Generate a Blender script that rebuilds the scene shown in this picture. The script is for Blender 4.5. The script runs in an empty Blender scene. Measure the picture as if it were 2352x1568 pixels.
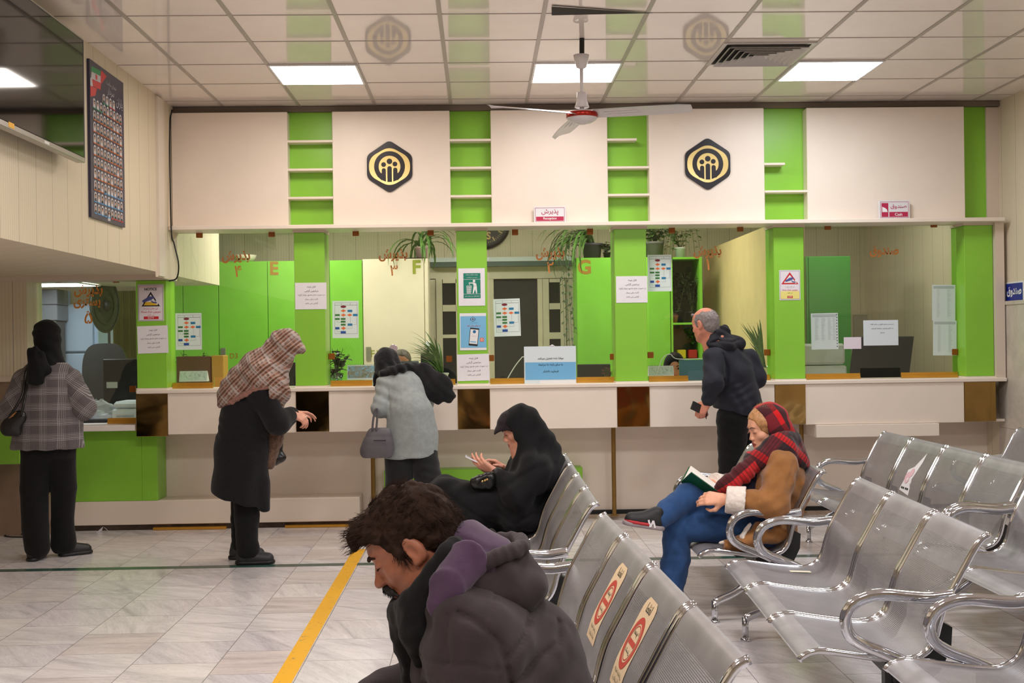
import bpy, math, random
import numpy as np
from mathutils import Vector, Matrix

# ------------------------------------------------------------------ camera, world, exposure
S = bpy.context.scene
F_PX = 2740.0                       # focal length in pixels of the 2352 px wide frame
CAM_Z = 1.47
YAW = math.atan(73 / F_PX)
ROLL = 0.0134
_f = Vector((math.sin(YAW), math.cos(YAW), 0))
_r0 = Vector((math.cos(YAW), -math.sin(YAW), 0))
_u0 = Vector((0, 0, 1))
_r = _r0 * math.cos(ROLL) - _u0 * math.sin(ROLL)
_u = _u0 * math.cos(ROLL) + _r0 * math.sin(ROLL)
cd = bpy.data.cameras.new('camera')
cam = bpy.data.objects.new('camera', cd)
S.collection.objects.link(cam)
cd.sensor_fit = 'HORIZONTAL'; cd.sensor_width = 36.0
cd.lens = F_PX / 2352 * 36.0
cd.clip_start = 0.05; cd.clip_end = 60
cam.matrix_world = Matrix(((_r.x, _u.x, -_f.x, 0), (_r.y, _u.y, -_f.y, 0), (_r.z, _u.z, -_f.z, CAM_Z), (0, 0, 0, 1)))
S.camera = cam
w = bpy.data.worlds.new('world'); S.world = w; w.use_nodes = True
w.node_tree.nodes['Background'].inputs[0].default_value = (0.97, 0.96, 0.97, 1)
w.node_tree.nodes['Background'].inputs[1].default_value = 0.16
S.view_settings.view_transform = 'Standard'; S.view_settings.look = 'None'
S.view_settings.exposure = 0.84; S.view_settings.gamma = 1.0; S.view_settings.use_curve_mapping = False
S.cycles.transparent_max_bounces = 24
S.cycles.max_bounces = 8
S.cycles.sample_clamp_indirect = 6.0
LED_HALL, LED_OFFICE = 14.0, 11.5     # radiance of the ceiling light panels

def at(px, py, Y=None, X=None, Z=None):
    """The point seen at a pixel of the photograph on a real plane Y, X or Z of the room."""
    d = _r * (px - 1176) - _u * (py - 784) + _f * F_PX
    o = Vector((0, 0, CAM_Z))
    t = (Y / d.y) if Y is not None else (X / d.x if X is not None else (Z - CAM_Z) / d.z)
    return o + d * t
def AX(px, py, Y): return at(px, py, Y=Y).x
def AZ(px, py, Y): return at(px, py, Y=Y).z

# ------------------------------------------------------------------ materials
def lin(c):
    return tuple(((v / 255) / 12.92 if v / 255 <= .04045 else ((v / 255 + .055) / 1.055) ** 2.4) for v in c)
MATS = {}
class NT:
    def __init__(s, name):
        s.m = bpy.data.materials.new(name); s.m.use_nodes = True
        s.t = s.m.node_tree; s.n = s.t.nodes; s.p = s.n['Principled BSDF']; s.out = s.n['Material Output']
    def new(s, typ, **kw):
        n = s.n.new(typ)
        for k, v in kw.items(): setattr(n, k, v)
        return n
    def link(s, a, b): s.t.links.new(a, b)
    def coord(s, which='Object', scale=(1, 1, 1), rot=(0, 0, 0), loc=(0, 0, 0)):
        c = s.new('ShaderNodeTexCoord'); m = s.new('ShaderNodeMapping')
        m.inputs['Scale'].default_value = scale; m.inputs['Rotation'].default_value = rot; m.inputs['Location'].default_value = loc
        s.link(c.outputs[which], m.inputs[0]); return m.outputs[0]
    def noise(s, vec, scale, detail=4, rough=.55, dist=0):
        n = s.new('ShaderNodeTexNoise'); n.inputs['Scale'].default_value = scale
        n.inputs['Detail'].default_value = detail; n.inputs['Roughness'].default_value = rough; n.inputs['Distortion'].default_value = dist
        if vec is not None: s.link(vec, n.inputs['Vector'])
        return n.outputs['Fac']
    def math(s, op, a, b=None, c=None):
        n = s.new('ShaderNodeMath', operation=op)
        for i, v in enumerate((a, b, c)):
            if v is None: continue
            if isinstance(v, (int, float)): n.inputs[i].default_value = v
            else: s.link(v, n.inputs[i])
        return n.outputs[0]
    def ramp(s, fac, stops, interp='LINEAR'):
        n = s.new('ShaderNodeValToRGB'); cr = n.color_ramp; cr.interpolation = interp
        while len(cr.elements) < len(stops): cr.elements.new(.5)
        for e, (p, c) in zip(cr.elements, stops): e.position = p; e.color = (*c, 1)
        s.link(fac, n.inputs[0]); return n.outputs[0]
    def mix(s, fac, a, b, blend='MIX'):
        n = s.new('ShaderNodeMix', data_type='RGBA', blend_type=blend)
        for i, v in ((0, fac), (6, a), (7, b)):
            if isinstance(v, (int, float)): n.inputs[i].default_value = v
            elif isinstance(v, tuple): n.inputs[i].default_value = (*v, 1)
            else: s.link(v, n.inputs[i])
        return n.outputs[2]
    def bump(s, h, strength=.3, dist=.01):
        n = s.new('ShaderNodeBump'); n.inputs['Strength'].default_value = strength; n.inputs['Distance'].default_value = dist
        s.link(h, n.inputs['Height']); s.link(n.outputs[0], s.p.inputs['Normal']); return n
def mat(name, col, rough=.5, metal=0., spec=.5, var=0., vscale=6., bump=0., bscale=80., bdist=.004, coat=0., sheen=0., sss=0., trans=0.):
    if name in MATS: return MATS[name]
    t = NT(name); p = t.p; c = lin(col)
    p.inputs['Base Color'].default_value = (*c, 1); p.inputs['Roughness'].default_value = rough
    p.inputs['Metallic'].default_value = metal; p.inputs['Specular IOR Level'].default_value = spec
    if coat: p.inputs['Coat Weight'].default_value = coat; p.inputs['Coat Roughness'].default_value = .08
    if sheen: p.inputs['Sheen Weight'].default_value = sheen; p.inputs['Sheen Roughness'].default_value = .5
    if sss: p.inputs['Subsurface Weight'].default_value = sss; p.inputs['Subsurface Radius'].default_value = (.01, .004, .002); p.inputs['Subsurface Scale'].default_value = .5
    if trans: p.inputs['Transmission Weight'].default_value = trans
    if var:
        v = t.coord(); f = t.noise(v, vscale, 5)
        lo = tuple(x * (1 - var) for x in c); hi = tuple(min(1, x * (1 + var)) for x in c)
        t.link(t.ramp(f, [(.3, lo), (.7, hi)]), p.inputs['Base Color'])
    if bump:
        t.bump(t.noise(t.coord(), bscale, 3), bump, bdist)
    MATS[name] = t.m; return t.m
def emit(name, col, strength):
    t = NT(name); e = t.new('ShaderNodeEmission'); e.inputs[0].default_value = (*col, 1); e.inputs[1].default_value = strength
    t.link(e.outputs[0], t.out.inputs[0]); MATS[name] = t.m; return t.m

# ------------------------------------------------------------------ object helpers
COL = S.collection
LOC = {}
def tag(o, label=None, cat=None, group=None, kind=None):
    if label: o['label'] = label
    if cat: o['category'] = cat
    if group: o['group'] = group
    if kind: o['kind'] = kind
    return o
def thing(name, label, cat, loc=(0, 0, 0), group=None, rz=0):
    o = bpy.data.objects.new(name, None); COL.objects.link(o); o.empty_display_size = .1
    o.location = loc; o.rotation_euler = (0, 0, rz); LOC[o.name] = Vector(loc)
    return tag(o, label, cat, group)
def wloc(p):
    v = Vector((0, 0, 0))
    while p is not None: v = v + LOC.get(p.name, Vector(p.location)); p = p.parent
    return v
def mk(name, verts, faces, mats, parent=None, fm=None, smooth=False, local=False, uv=None):
    """One mesh object; verts in world metres (or local ones of the parent)."""
    V = np.asarray([tuple(v) for v in verts], dtype=float) if not isinstance(verts, np.ndarray) else verts
    off = np.zeros(3)
    o = bpy.data.objects.new(name, None)
    me = bpy.data.meshes.new(name)
    if not local:
        if parent is not None: off = np.array(wloc(parent))
        else: off = np.array([(V[:, 0].min() + V[:, 0].max()) / 2, (V[:, 1].min() + V[:, 1].max()) / 2, V[:, 2].min()])
    me.from_pydata((V - off).tolist(), [], faces if not isinstance(faces, np.ndarray) else faces.tolist())
    bpy.data.objects.remove(o)
    o = bpy.data.objects.new(name, me); COL.objects.link(o)
    for m in (mats if isinstance(mats, (list, tuple)) else [mats]): me.materials.append(m)
    if fm is not None: me.polygons.foreach_set('material_index', np.asarray(fm, dtype=np.int32))
    if smooth: me.polygons.foreach_set('use_smooth', np.ones(len(me.polygons), dtype=bool))
    if uv is not None:
        l = me.uv_layers.new(name='UVMap'); idx = np.zeros(len(me.loops), dtype=np.int32)
        me.loops.foreach_get('vertex_index', idx); l.data.foreach_set('uv', np.asarray(uv, dtype=float)[idx].ravel())
    me.validate(); me.update()
    if parent is None: o.location = off; LOC[o.name] = Vector(off)
    else: o.parent = parent; LOC[o.name] = Vector((0, 0, 0))
    return o
class MB:
    def __init__(s): s.v = []; s.f = []; s.m = []; s.sm = False
    def add(s, vs, fs, mi=0):
        b = len(s.v); s.v += [tuple(v) for v in vs]; s.f += [tuple(b + i for i in f) for f in fs]; s.m += [mi] * len(fs); return s
    def box(s, a, b, mi=0, bev=0.):
        (x0, y0, z0), (x1, y1, z1) = [tuple(map(min, a, b)), tuple(map(max, a, b))]
        if bev <= 0:
            vs = [(x0, y0, z0), (x1, y0, z0), (x1, y1, z0), (x0, y1, z0), (x0, y0, z1), (x1, y0, z1), (x1, y1, z1), (x0, y1, z1)]
            return s.add(vs, [(3, 2, 1, 0), (4, 5, 6, 7), (0, 1, 5, 4), (1, 2, 6, 5), (2, 3, 7, 6), (3, 0, 4, 7)], mi)
        e = min(bev, (x1 - x0) / 2.01, (y1 - y0) / 2.01, (z1 - z0) / 2.01)
        vs = []; key = {}
        for ix, (x, sx) in enumerate(((x0, 1), (x1, -1))):
            for iy, (y, sy) in enumerate(((y0, 1), (y1, -1))):
                for iz, (z, sz) in enumerate(((z0, 1), (z1, -1))):
                    for ax in range(3):
                        p = [x + sx * e, y + sy * e, z + sz * e]; p[ax] = (x, y, z)[ax]
                        key[(ix, iy, iz, ax)] = len(vs); vs.append(p)
        k = lambda ix, iy, iz, ax: key[(ix, iy, iz, ax)]
        fs = []
        for i in (0, 1):
            fs.append(tuple(k(i, a, b, 0) for a, b in ((0, 0), (1, 0), (1, 1), (0, 1))))
            fs.append(tuple(k(a, i, b, 1) for a, b in ((0, 0), (1, 0), (1, 1), (0, 1))))
            fs.append(tuple(k(a, b, i, 2) for a, b in ((0, 0), (1, 0), (1, 1), (0, 1))))
            for j in (0, 1):
                fs.append((k(i, j, 0, 0), k(i, j, 1, 0), k(i, j, 1, 1), k(i, j, 0, 1)))
                fs.append((k(i, 0, j, 0), k(i, 1, j, 0), k(i, 1, j, 2), k(i, 0, j, 2)))
                fs.append((k(0, i, j, 1), k(1, i, j, 1), k(1, i, j, 2), k(0, i, j, 2)))
                for l in (0, 1): fs.append((k(i, j, l, 0), k(i, j, l, 1), k(i, j, l, 2)))
        return s.add(vs, fs, mi)
    def tube(s, pts, r, n=10, mi=0, closed=False, cap=True, r2=None, up=None):
        """Sweep an ellipse (r, r2) along pts; r may be a list."""
        P = [Vector(p) for p in pts]; N = len(P)
        rs = r if isinstance(r, (list, tuple)) else [r] * N
        r2s = (r2 if isinstance(r2, (list, tuple)) else [r2] * N) if r2 is not None else rs
        b = len(s.v); prev = None
        for i in range(N):
            a = P[i - 1] if (i > 0 or closed) else P[i]; c = P[(i + 1) % N] if (i < N - 1 or closed) else P[i]
            t = (c - a).normalized() if (c - a).length > 1e-9 else Vector((0, 0, 1))
            if up is not None: A = Vector(up)
            elif prev is None: A = Vector((0, 0, 1)) if abs(t.z) < .9 else Vector((0, 1, 0))
            else: A = prev
            A = (A - t * A.dot(t)); A = A.normalized() if A.length > 1e-6 else Vector((1, 0, 0)); B = t.cross(A); prev = A
            for j in range(n):
                w_ = 2 * math.pi * j / n
                s.v.append(tuple(P[i] + A * (math.cos(w_) * rs[i]) + B * (math.sin(w_) * r2s[i])))
        M = N if closed else N - 1
        for i in range(M):
            for j in range(n):
                a, c = b + i * n, b + ((i + 1) % N) * n
                s.f.append((a + j, a + (j + 1) % n, c + (j + 1) % n, c + j)); s.m.append(mi)
        if cap and not closed:
            s.f.append(tuple(b + j for j in reversed(range(n)))); s.m.append(mi)
            s.f.append(tuple(b + (N - 1) * n + j for j in range(n))); s.m.append(mi)
        return s
    def lathe(s, prof, c, n=24, mi=0, axis='z'):
        b = len(s.v)
        for (r, h) in prof:
            for j in range(n):
                w_ = 2 * math.pi * j / n; x, y = r * math.cos(w_), r * math.sin(w_)
                d = {'z': (x, y, h), 'y': (x, h, y), 'x': (h, x, y)}[axis]
                s.v.append((c[0] + d[0], c[1] + d[1], c[2] + d[2]))
        for i in range(len(prof) - 1):
            for j in range(n):
                s.f.append((b + i * n + j, b + i * n + (j + 1) % n, b + (i + 1) * n + (j + 1) % n, b + (i + 1) * n + j)); s.m.append(mi)
        s.f.append(tuple(b + j for j in reversed(range(n)))); s.m.append(mi)
        s.f.append(tuple(b + (len(prof) - 1) * n + j for j in range(n))); s.m.append(mi)
        return s
    def poly(s, pts, fr, d0=0., d1=None, mi=0):
        """A polygon in a frame (O, R, U, N): flat at depth d0 or extruded d0..d1."""
        vs = [fr(u, v, d0) for u, v in pts]; n = len(vs)
        if d1 is None: return s.add(vs, [tuple(range(n))], mi)
        vs += [fr(u, v, d1) for u, v in pts]
        return s.add(vs, [tuple(reversed(range(n))), tuple(range(n, 2 * n))] + [(i, (i + 1) % n, n + (i + 1) % n, n + i) for i in range(n)], mi)
    def rect(s, u0, v0, u1, v1, fr, d0=0., d1=None, mi=0):
        return s.poly([(u0, v0), (u1, v0), (u1, v1), (u0, v1)], fr, d0, d1, mi)
    def disc(s, cu, cv, r, fr, d0=0., d1=None, mi=0, n=24, rv=None):
        rv = rv or r
        return s.poly([(cu + r * math.cos(2 * math.pi * i / n), cv + rv * math.sin(2 * math.pi * i / n)) for i in range(n)], fr, d0, d1, mi)
    def ring(s, cu, cv, r0, r1, fr, d0=0., mi=0, n=32, k=1.):
        vs = []
        for i in range(n):
            w_ = 2 * math.pi * i / n
            vs += [fr(cu + r0 * math.cos(w_), cv + r0 * k * math.sin(w_), d0), fr(cu + r1 * math.cos(w_), cv + r1 * k * math.sin(w_), d0)]
        return s.add(vs, [(2 * i, 2 * i + 1, (2 * i + 3) % (2 * n), (2 * i + 2) % (2 * n)) for i in range(n)], mi)
    def line(s, pts, wd, fr, d0=0., mi=0):
        for (a, b) in zip(pts[:-1], pts[1:]):
            dx, dy = b[0] - a[0], b[1] - a[1]; L = math.hypot(dx, dy) or 1; nx, ny = -dy / L * wd / 2, dx / L * wd / 2
            s.poly([(a[0] + nx, a[1] + ny), (a[0] - nx, a[1] - ny), (b[0] - nx, b[1] - ny), (b[0] + nx, b[1] + ny)], fr, d0, None, mi)
        return s
    def build(s, name, mats, parent=None, smooth=False, local=False):
        return mk(name, s.v, s.f, mats, parent, s.m, smooth, local)
class Frame:
    def __init__(s, O, R=(1, 0, 0), U=(0, 0, 1), N=(0, -1, 0)):
        s.O, s.R, s.U, s.N = Vector(O), Vector(R), Vector(U), Vector(N)
    def __call__(s, u, v, d=0.): return s.O + s.R * u + s.U * v + s.N * d
    def rot(s, a):
        c, n = math.cos(a), math.sin(a); return Frame(s.O, s.R * c + s.U * n, s.U * c - s.R * n, s.N)

# Arabic-script shaping to presentation forms (isolated, final, initial, medial)
_AR = {'ا': 'ﺍﺎ', 'آ': 'ﺁﺂ', 'ب': 'ﺏﺐﺑﺒ', 'پ': 'ﭖﭗﭘﭙ', 'ت': 'ﺕﺖﺗﺘ', 'ج': 'ﺝﺞﺟﺠ', 'چ': 'ﭺﭻﭼﭽ', 'ح': 'ﺡﺢﺣﺤ', 'خ': 'ﺥﺦﺧﺨ', 'د': 'ﺩﺪ', 'ذ': 'ﺫﺬ', 'ر': 'ﺭﺮ',
       'ز': 'ﺯﺰ', 'س': 'ﺱﺲﺳﺴ', 'ش': 'ﺵﺶﺷﺸ', 'ص': 'ﺹﺺﺻﺼ', 'ض': 'ﺽﺾﺿﻀ', 'ط': 'ﻁﻂﻃﻄ', 'ظ': 'ﻅﻆﻇﻈ', 'ع': 'ﻉﻊﻋﻌ', 'غ': 'ﻍﻎﻏﻐ', 'ف': 'ﻑﻒﻓﻔ', 'ق': 'ﻕﻖﻗﻘ',
       'ک': 'ﮎﮏﮐﮑ', 'گ': 'ﮒﮓﮔﮕ', 'ل': 'ﻝﻞﻟﻠ', 'م': 'ﻡﻢﻣﻤ', 'ن': 'ﻥﻦﻧﻨ', 'و': 'ﻭﻮ', 'ه': 'ﻩﻪﻫﻬ', 'ی': 'ﯼﯽﯾﯿ'}
def shape(t):
    out = []
    for i, c in enumerate(t):
        if c not in _AR: out.append(c); continue
        f = _AR[c]; pv = t[i - 1] if i else ' '; nx = t[i + 1] if i + 1 < len(t) else ' '
        jp = pv in _AR and len(_AR[pv]) == 4; jn = nx in _AR and len(f) == 4
        out.append(f[(1 if jp else 0) + (2 if jn else 0)] if len(f) == 4 else f[1 if jp else 0])
    return ''.join(reversed(out))
_TXT = {}
def text_mesh(s, bold=0., res=3):
    k = (s, bold, res)
    if k not in _TXT:
        cu = bpy.data.curves.new('t', 'FONT'); cu.body = shape(s) if any(c in _AR for c in s) else s
        cu.resolution_u = res; cu.offset = bold; cu.align_x = 'CENTER'
        o = bpy.data.objects.new('t', cu); COL.objects.link(o); bpy.context.view_layer.update()
        me = bpy.data.meshes.new_from_object(o.evaluated_get(bpy.context.evaluated_depsgraph_get()))
        V = [tuple(v.co) for v in me.vertices]; P = [tuple(p.vertices) for p in me.polygons]
        xs = [v[0] for v in V]; ys = [v[1] for v in V]
        bpy.data.objects.remove(o); bpy.data.curves.remove(cu); bpy.data.meshes.remove(me)
        _TXT[k] = (V, P, (min(xs), min(ys), max(xs), max(ys)))
    return _TXT[k]
def put_text(mb, s, fr, u, v, width=None, height=None, d=0.001, mi=0, bold=0., res=3, sq=1.):
    """Centre the inked box of a text at (u, v) of a frame, fitted to a width or a height."""
    V, P, (x0, y0, x1, y1) = text_mesh(s, bold, res)
    k = (width / (x1 - x0)) if width else height / (y1 - y0)
    ky = k * sq
    if width and height: ky = height / (y1 - y0)
    mb.add([fr(u + (a - (x0 + x1) / 2) * k, v + (b - (y0 + y1) / 2) * ky, d) for a, b, _ in V], P, mi)
# ------------------------------------------------------------------ surfaces of the room
CREAM = mat('cream_laminate', (238, 224, 210), .38, var=.03, vscale=3, spec=.4)
CREAM2 = mat('cream_panel', (236, 221, 206), .45, var=.03, vscale=2, spec=.35)
TRIM = mat('beige_trim', (222, 205, 188), .45)
GREEN = mat('lime_green_laminate', (140, 202, 62), .34, var=.05, vscale=2.5, spec=.45)
GREEN_D = mat('green_cabinet_board', (128, 200, 62), .4, var=.04)
BRASS = NT('mirror_brass').m
def _brass():
    t = NT('polished_brass'); p = t.p
    p.inputs['Base Color'].default_value = (*lin((168, 136, 82)), 1); p.inputs['Metallic'].default_value = 1; p.inputs['Roughness'].default_value = .09
    v = t.coord(); n = t.noise(v, 3.2, 1, .3, .3)
    t.bump(n, .22, .05)
    return t.m
BRASS = _brass()
GOLD = mat('gold_anodised_rail', (214, 158, 62), .32, metal=.75, var=.06)
GOLDP = mat('dull_gold_tube', (150, 116, 62), .35, metal=.7, var=.12, vscale=14)
BLACKM = mat('black_plastic', (22, 22, 24), .45)
DARK = mat('near_black', (12, 12, 13), .6)
CHROME = mat('chrome', (205, 207, 212), .07, metal=1.)
WHITE = mat('white_plastic', (235, 235, 236), .35)
PAPER = mat('white_paper', (236, 233, 238), .7, var=.02, vscale=20)
INK = mat('black_ink', (24, 22, 26), .7)
RED = mat('red_ink', (196, 40, 44), .6)

def ribbed(name, col, seam=.25, dark=.80, rough=.55):
    """Ribbed PVC wall boarding: wide boards with seams and fine vertical ribs; runs along X and Y alike."""
    t = NT(name); c = lin(col); p = t.p; p.inputs['Roughness'].default_value = rough
    tc = t.new('ShaderNodeTexCoord'); sx = t.new('ShaderNodeSeparateXYZ'); t.link(tc.outputs['Object'], sx.inputs[0])
    q = t.math('ADD', sx.outputs[0], sx.outputs[1])
    fr = t.math('FRACT', t.math('MULTIPLY', q, 1 / seam))
    s1 = t.math('LESS_THAN', fr, .018)
    rib = t.math('SINE', t.math('MULTIPLY', q, 2 * math.pi / .028))
    f = t.math('MULTIPLY_ADD', rib, .5, .5)
    base = t.ramp(f, [(0, tuple(x * .93 for x in c)), (1, c)])
    big = t.noise(tc.outputs['Object'], 1.2, 3)
    base = t.mix(t.math('MULTIPLY', big, .18), base, tuple(x * .8 for x in c))
    t.link(t.mix(s1, base, tuple(x * dark * .6 for x in c)), p.inputs['Base Color'])
    t.bump(t.math('SUBTRACT', f, t.math('MULTIPLY', s1, 2.)), .25, .003)
    return t.m
RIB = ribbed('ribbed_beige_boarding', (228, 214, 188))
RIB_O = ribbed('ribbed_office_boarding', (226, 212, 182), seam=.24)
def stone(name, col, var, rough=.3):
    t = NT(name); c = lin(col); v = t.coord(); n = t.noise(v, 3.5, 8, .65, 1.2); n2 = t.noise(v, 40, 3)
    a = t.ramp(n, [(.25, tuple(x * (1 - var) for x in c)), (.5, c), (.75, tuple(min(1, x * (1 + var)) for x in c))])
    t.link(t.mix(t.math('MULTIPLY', n2, .25), a, tuple(x * .6 for x in c)), t.p.inputs['Base Color']); t.p.inputs['Roughness'].default_value = rough
    return t.m
STONE = stone('travertine_wainscot', (205, 194, 180), .22)
STONE_B = stone('brown_stone', (150, 124, 106), .25, .35)
def floor_mat():
    t = NT('marble_floor_tiles'); p = t.p
    tc = t.new('ShaderNodeTexCoord'); mp = t.new('ShaderNodeMapping'); mp.inputs['Location'].default_value = (1.228 / .4 + 20, -6.264 / .4 + 40, 0); mp.inputs['Scale'].default_value = (2.5, 2.5, 2.5)
    t.link(tc.outputs['Object'], mp.inputs[0])
    s = t.new('ShaderNodeSeparateXYZ'); t.link(mp.outputs[0], s.inputs[0])
    col = t.math('FLOOR', s.outputs[0])
    yy = t.math('ADD', s.outputs[1], t.math('MULTIPLY', t.math('MODULO', col, 2.), .5))
    row = t.math('FLOOR', yy)
    cb = t.new('ShaderNodeCombineXYZ'); t.link(col, cb.inputs[0]); t.link(row, cb.inputs[1])
    wn = t.new('ShaderNodeTexWhiteNoise', noise_dimensions='3D'); t.link(cb.outputs[0], wn.inputs['Vector'])
    fx = t.math('FRACT', s.outputs[0]); fy = t.math('FRACT', yy)
    def edge(f): return t.math('MINIMUM', f, t.math('SUBTRACT', 1., f))
    g = t.math('LESS_THAN', t.math('MINIMUM', edge(fx), edge(fy)), .005)
    # veins: a stretched, rotated, distorted noise per slab
    vr = t.new('ShaderNodeVectorRotate', rotation_type='Z_AXIS'); t.link(tc.outputs['Object'], vr.inputs['Vector'])
    t.link(t.math('MULTIPLY', wn.outputs['Value'], 1.3), vr.inputs['Angle'])
    ad = t.new('ShaderNodeVectorMath', operation='MULTIPLY_ADD'); t.link(vr.outputs[0], ad.inputs[0]); ad.inputs[1].default_value = (1.0, 6.0, 1)
    sc = t.new('ShaderNodeVectorMath', operation='SCALE'); t.link(wn.outputs['Color'], sc.inputs[0]); sc.inputs['Scale'].default_value = 30
    t.link(sc.outputs[0], ad.inputs[2])
    v1 = t.noise(ad.outputs[0], 1.6, 8, .62, .9); v2 = t.noise(ad.outputs[0], 5., 6, .7, 1.6)
    c0 = lin((236, 231, 230)); 
    a = t.ramp(v1, [(.28, lin((196, 190, 192))), (.42, lin((222, 217, 217))), (.56, c0), (.8, lin((244, 240, 238)))])
    vein = t.ramp(v2, [(.47, (0, 0, 0)), (.5, (1, 1, 1)), (.53, (0, 0, 0))])
    a = t.mix(t.math('MULTIPLY', vein, .30), a, lin((160, 154, 158)))
    tint = t.ramp(wn.outputs['Value'], [(0, lin((232, 220, 214))), (.35, (1, 1, 1)), (.7, lin((234, 231, 236))), (1, (1, .99, .97))])
    a = t.mix(.75, a, tint, 'MULTIPLY')
    dirt = t.noise(tc.outputs['Object'], 2.2, 6, .7)
    a = t.mix(t.math('MULTIPLY', t.ramp(dirt, [(.58, (0, 0, 0)), (.8, (1, 1, 1))]), .18), a, lin((120, 108, 102)))
    t.link(t.mix(t.math('MULTIPLY', g, .7), a, lin((92, 86, 82))), p.inputs['Base Color'])
    rg = t.noise(tc.outputs['Object'], 9, 4)
    t.link(t.ramp(rg, [(.3, (.13,) * 3), (.7, (.27,) * 3)]), p.inputs['Roughness'])
    return t.m
FLOOR = floor_mat()
CEIL = mat('glossy_ceiling_tile', (246, 235, 228), .045, spec=.5, var=.025, vscale=4)
TBAR = mat('ceiling_grid_bar', (176, 166, 158), .35)

YG, YP, YL, YC, YPI, YGL, YW = 9.62, 9.50, 9.38, 9.45, 9.50, 9.66, 9.90
ZC = 3.373
XL = AX(393, 390, YP); XR = AX(2293, 240, 9.6)
ZLED0, ZLED1 = AZ(400, 528, YL), AZ(400, 519, YL)
ZTOP, ZFB = 1.128, .775
def struct(name, mb, mats): return tag(mb.build(name, mats), kind='structure')
struct('floor', MB().box((-5.2, -4.2, -.05), (XR + .15, 13.2, 0)), FLOOR)
struct('ceiling', MB().box((XL - .02, -4.2, ZC), (XR + .15, YG + .1, ZC + .05)), CEIL)
# grid bars of the suspended ceiling (24 mm face, one tile every 604 mm)
g = MB()
for k in range(-4, 9):
    x = -.21 + .604 * k
    if XL < x < XR: g.box((x - .013, -4.0, ZC - .004), (x + .013, YG, ZC + .001))
y = 9.339
while y > -4:
    g.box((XL, y - .004, ZC - .003), (XR, y + .004, ZC + .001)); y -= .604
struct('trim_1', g, TBAR)
# slipped tile above the fan: the shade of its gap painted as a flat dark wedge
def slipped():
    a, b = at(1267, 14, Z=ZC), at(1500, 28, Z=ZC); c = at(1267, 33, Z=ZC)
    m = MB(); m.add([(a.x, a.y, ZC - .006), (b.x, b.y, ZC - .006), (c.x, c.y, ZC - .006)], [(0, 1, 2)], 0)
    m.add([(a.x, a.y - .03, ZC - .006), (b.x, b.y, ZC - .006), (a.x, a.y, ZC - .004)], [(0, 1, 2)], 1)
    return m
t = slipped().build('slipped_tile_gap_shade', [mat('ceiling_gap_shade', (52, 46, 44), .8), TBAR])
tag(t, 'flat dark wedge painted for the shaded gap of a slipped ceiling tile above the fan', 'ceiling tile')
struct('wall_back', MB().box((XL, YG, ZLED1 + .001), (XR + .1, YG + .1, ZC)), GREEN)
struct('trim_2', MB().box((XL, YG - .05, ZC - .045), (XR, YG, ZC - .004)), mat('dark_cornice', (120, 106, 94), .6))
struct('trim_3', MB().box((AX(2265, 390, YG - .01), YG - .02, ZLED1), (XR, YG, ZC - .05)), TRIM)
struct('wall_left', MB().box((-5.2, -4.2, 2.03), (XL, 11.2, ZC + .05)), RIB)
struct('trim_4', MB().box((-5.2, 9.36, 1.992), (AX(374, 636, 9.36), YGL + .02, 2.03)).box((XL - .0, 9.0, 1.99), (XL + .006, 9.62, 2.03)), TRIM)
dw = MB(); dx0 = at(364, 400, X=XL + .02).y; dx1 = at(377, 400, X=XL + .02).y
dw.box((XL, dx0, 2.0), (XL + .022, dx1, ZC - .02))
tag(dw.build('cable_trunking', mat('white_trunking', (226, 214, 200), .4)), 'white vertical cable trunking running down the ribbed wall near the corner', 'cable trunking')
struct('wall_right', MB().box((XR, -4.2, 0), (XR + .1, 13.2, ZC)), RIB)
ZWS = AZ(2296, 692, 9.5)
wr = MB()
y = -4.1
while y < 9.6:
    y2 = min(y + .6, 9.62)
    for z0, z1 in ((0, .72), (.722, ZWS - .03)): wr.box((XR - .02, y + .0015, z0), (XR, y2 - .0015, z1))
    y = y2
wr.box((XR - .028, -4.1, ZWS - .03), (XR, 9.62, ZWS))
struct('trim_5', wr, STONE)
struct('trim_6', MB().box((AX(2284, 800, 9.5), 9.46, ZTOP), (XR - .03, 9.66, ZLED0)), TRIM)
struct('wall_front', MB().box((-5.2, -4.2, 0), (XR + .1, -4.1, ZC)), RIB)
struct('wall_left.001', MB().box((-5.2, -4.2, 0), (-5.1, 13.2, 2.03)), RIB)
# wall beside the side-room window, beige boards over brown stone
x5 = AX(62, 760, 9.45); zb = AZ(20, 872, 9.45)
struct('wall_back.001', MB().box((-5.1, 9.45, zb), (x5, 9.78, 1.995)), RIB)
struct('trim_7', MB().box((-5.1, 9.432, zb - .015), (x5 + .004, 9.46, zb + .025)), TRIM)
struct('wall_back.002', MB().box((-5.1, 9.45, 0), (x5 + .14, 9.78, zb - .015)), STONE_B)
# low wall under the counters
xsd = AX(313, 720, YC); z5 = AZ(250, 990, 9.45)
struct('wall_back.003', MB().box((xsd, YW, 0), (XR, YW + .1, ZTOP - .03)), CREAM2)
struct('wall_back.005', MB().box((x5, YW, 0), (xsd - .001, YW + .1, z5)), CREAM2)
struct('baseboard_back', MB().box((AX(826, 1180, 9.85), 9.84, 0), (XR, 9.9, .03), 0).box((AX(826, 1180, 9.85), 9.87, .03), (XR, 9.9, .062), 1), [mat('worn_skirting', (172, 152, 134), .5, var=.2, vscale=9), DARK])
for px in (1414, 1812): struct('trim_8', MB().box((AX(px, 1080, 9.9) - .002, 9.897, .06), (AX(px, 1080, 9.9) + .002, 9.905, ZTOP - .05)), mat('panel_joint', (120, 100, 86), .7))
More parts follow.
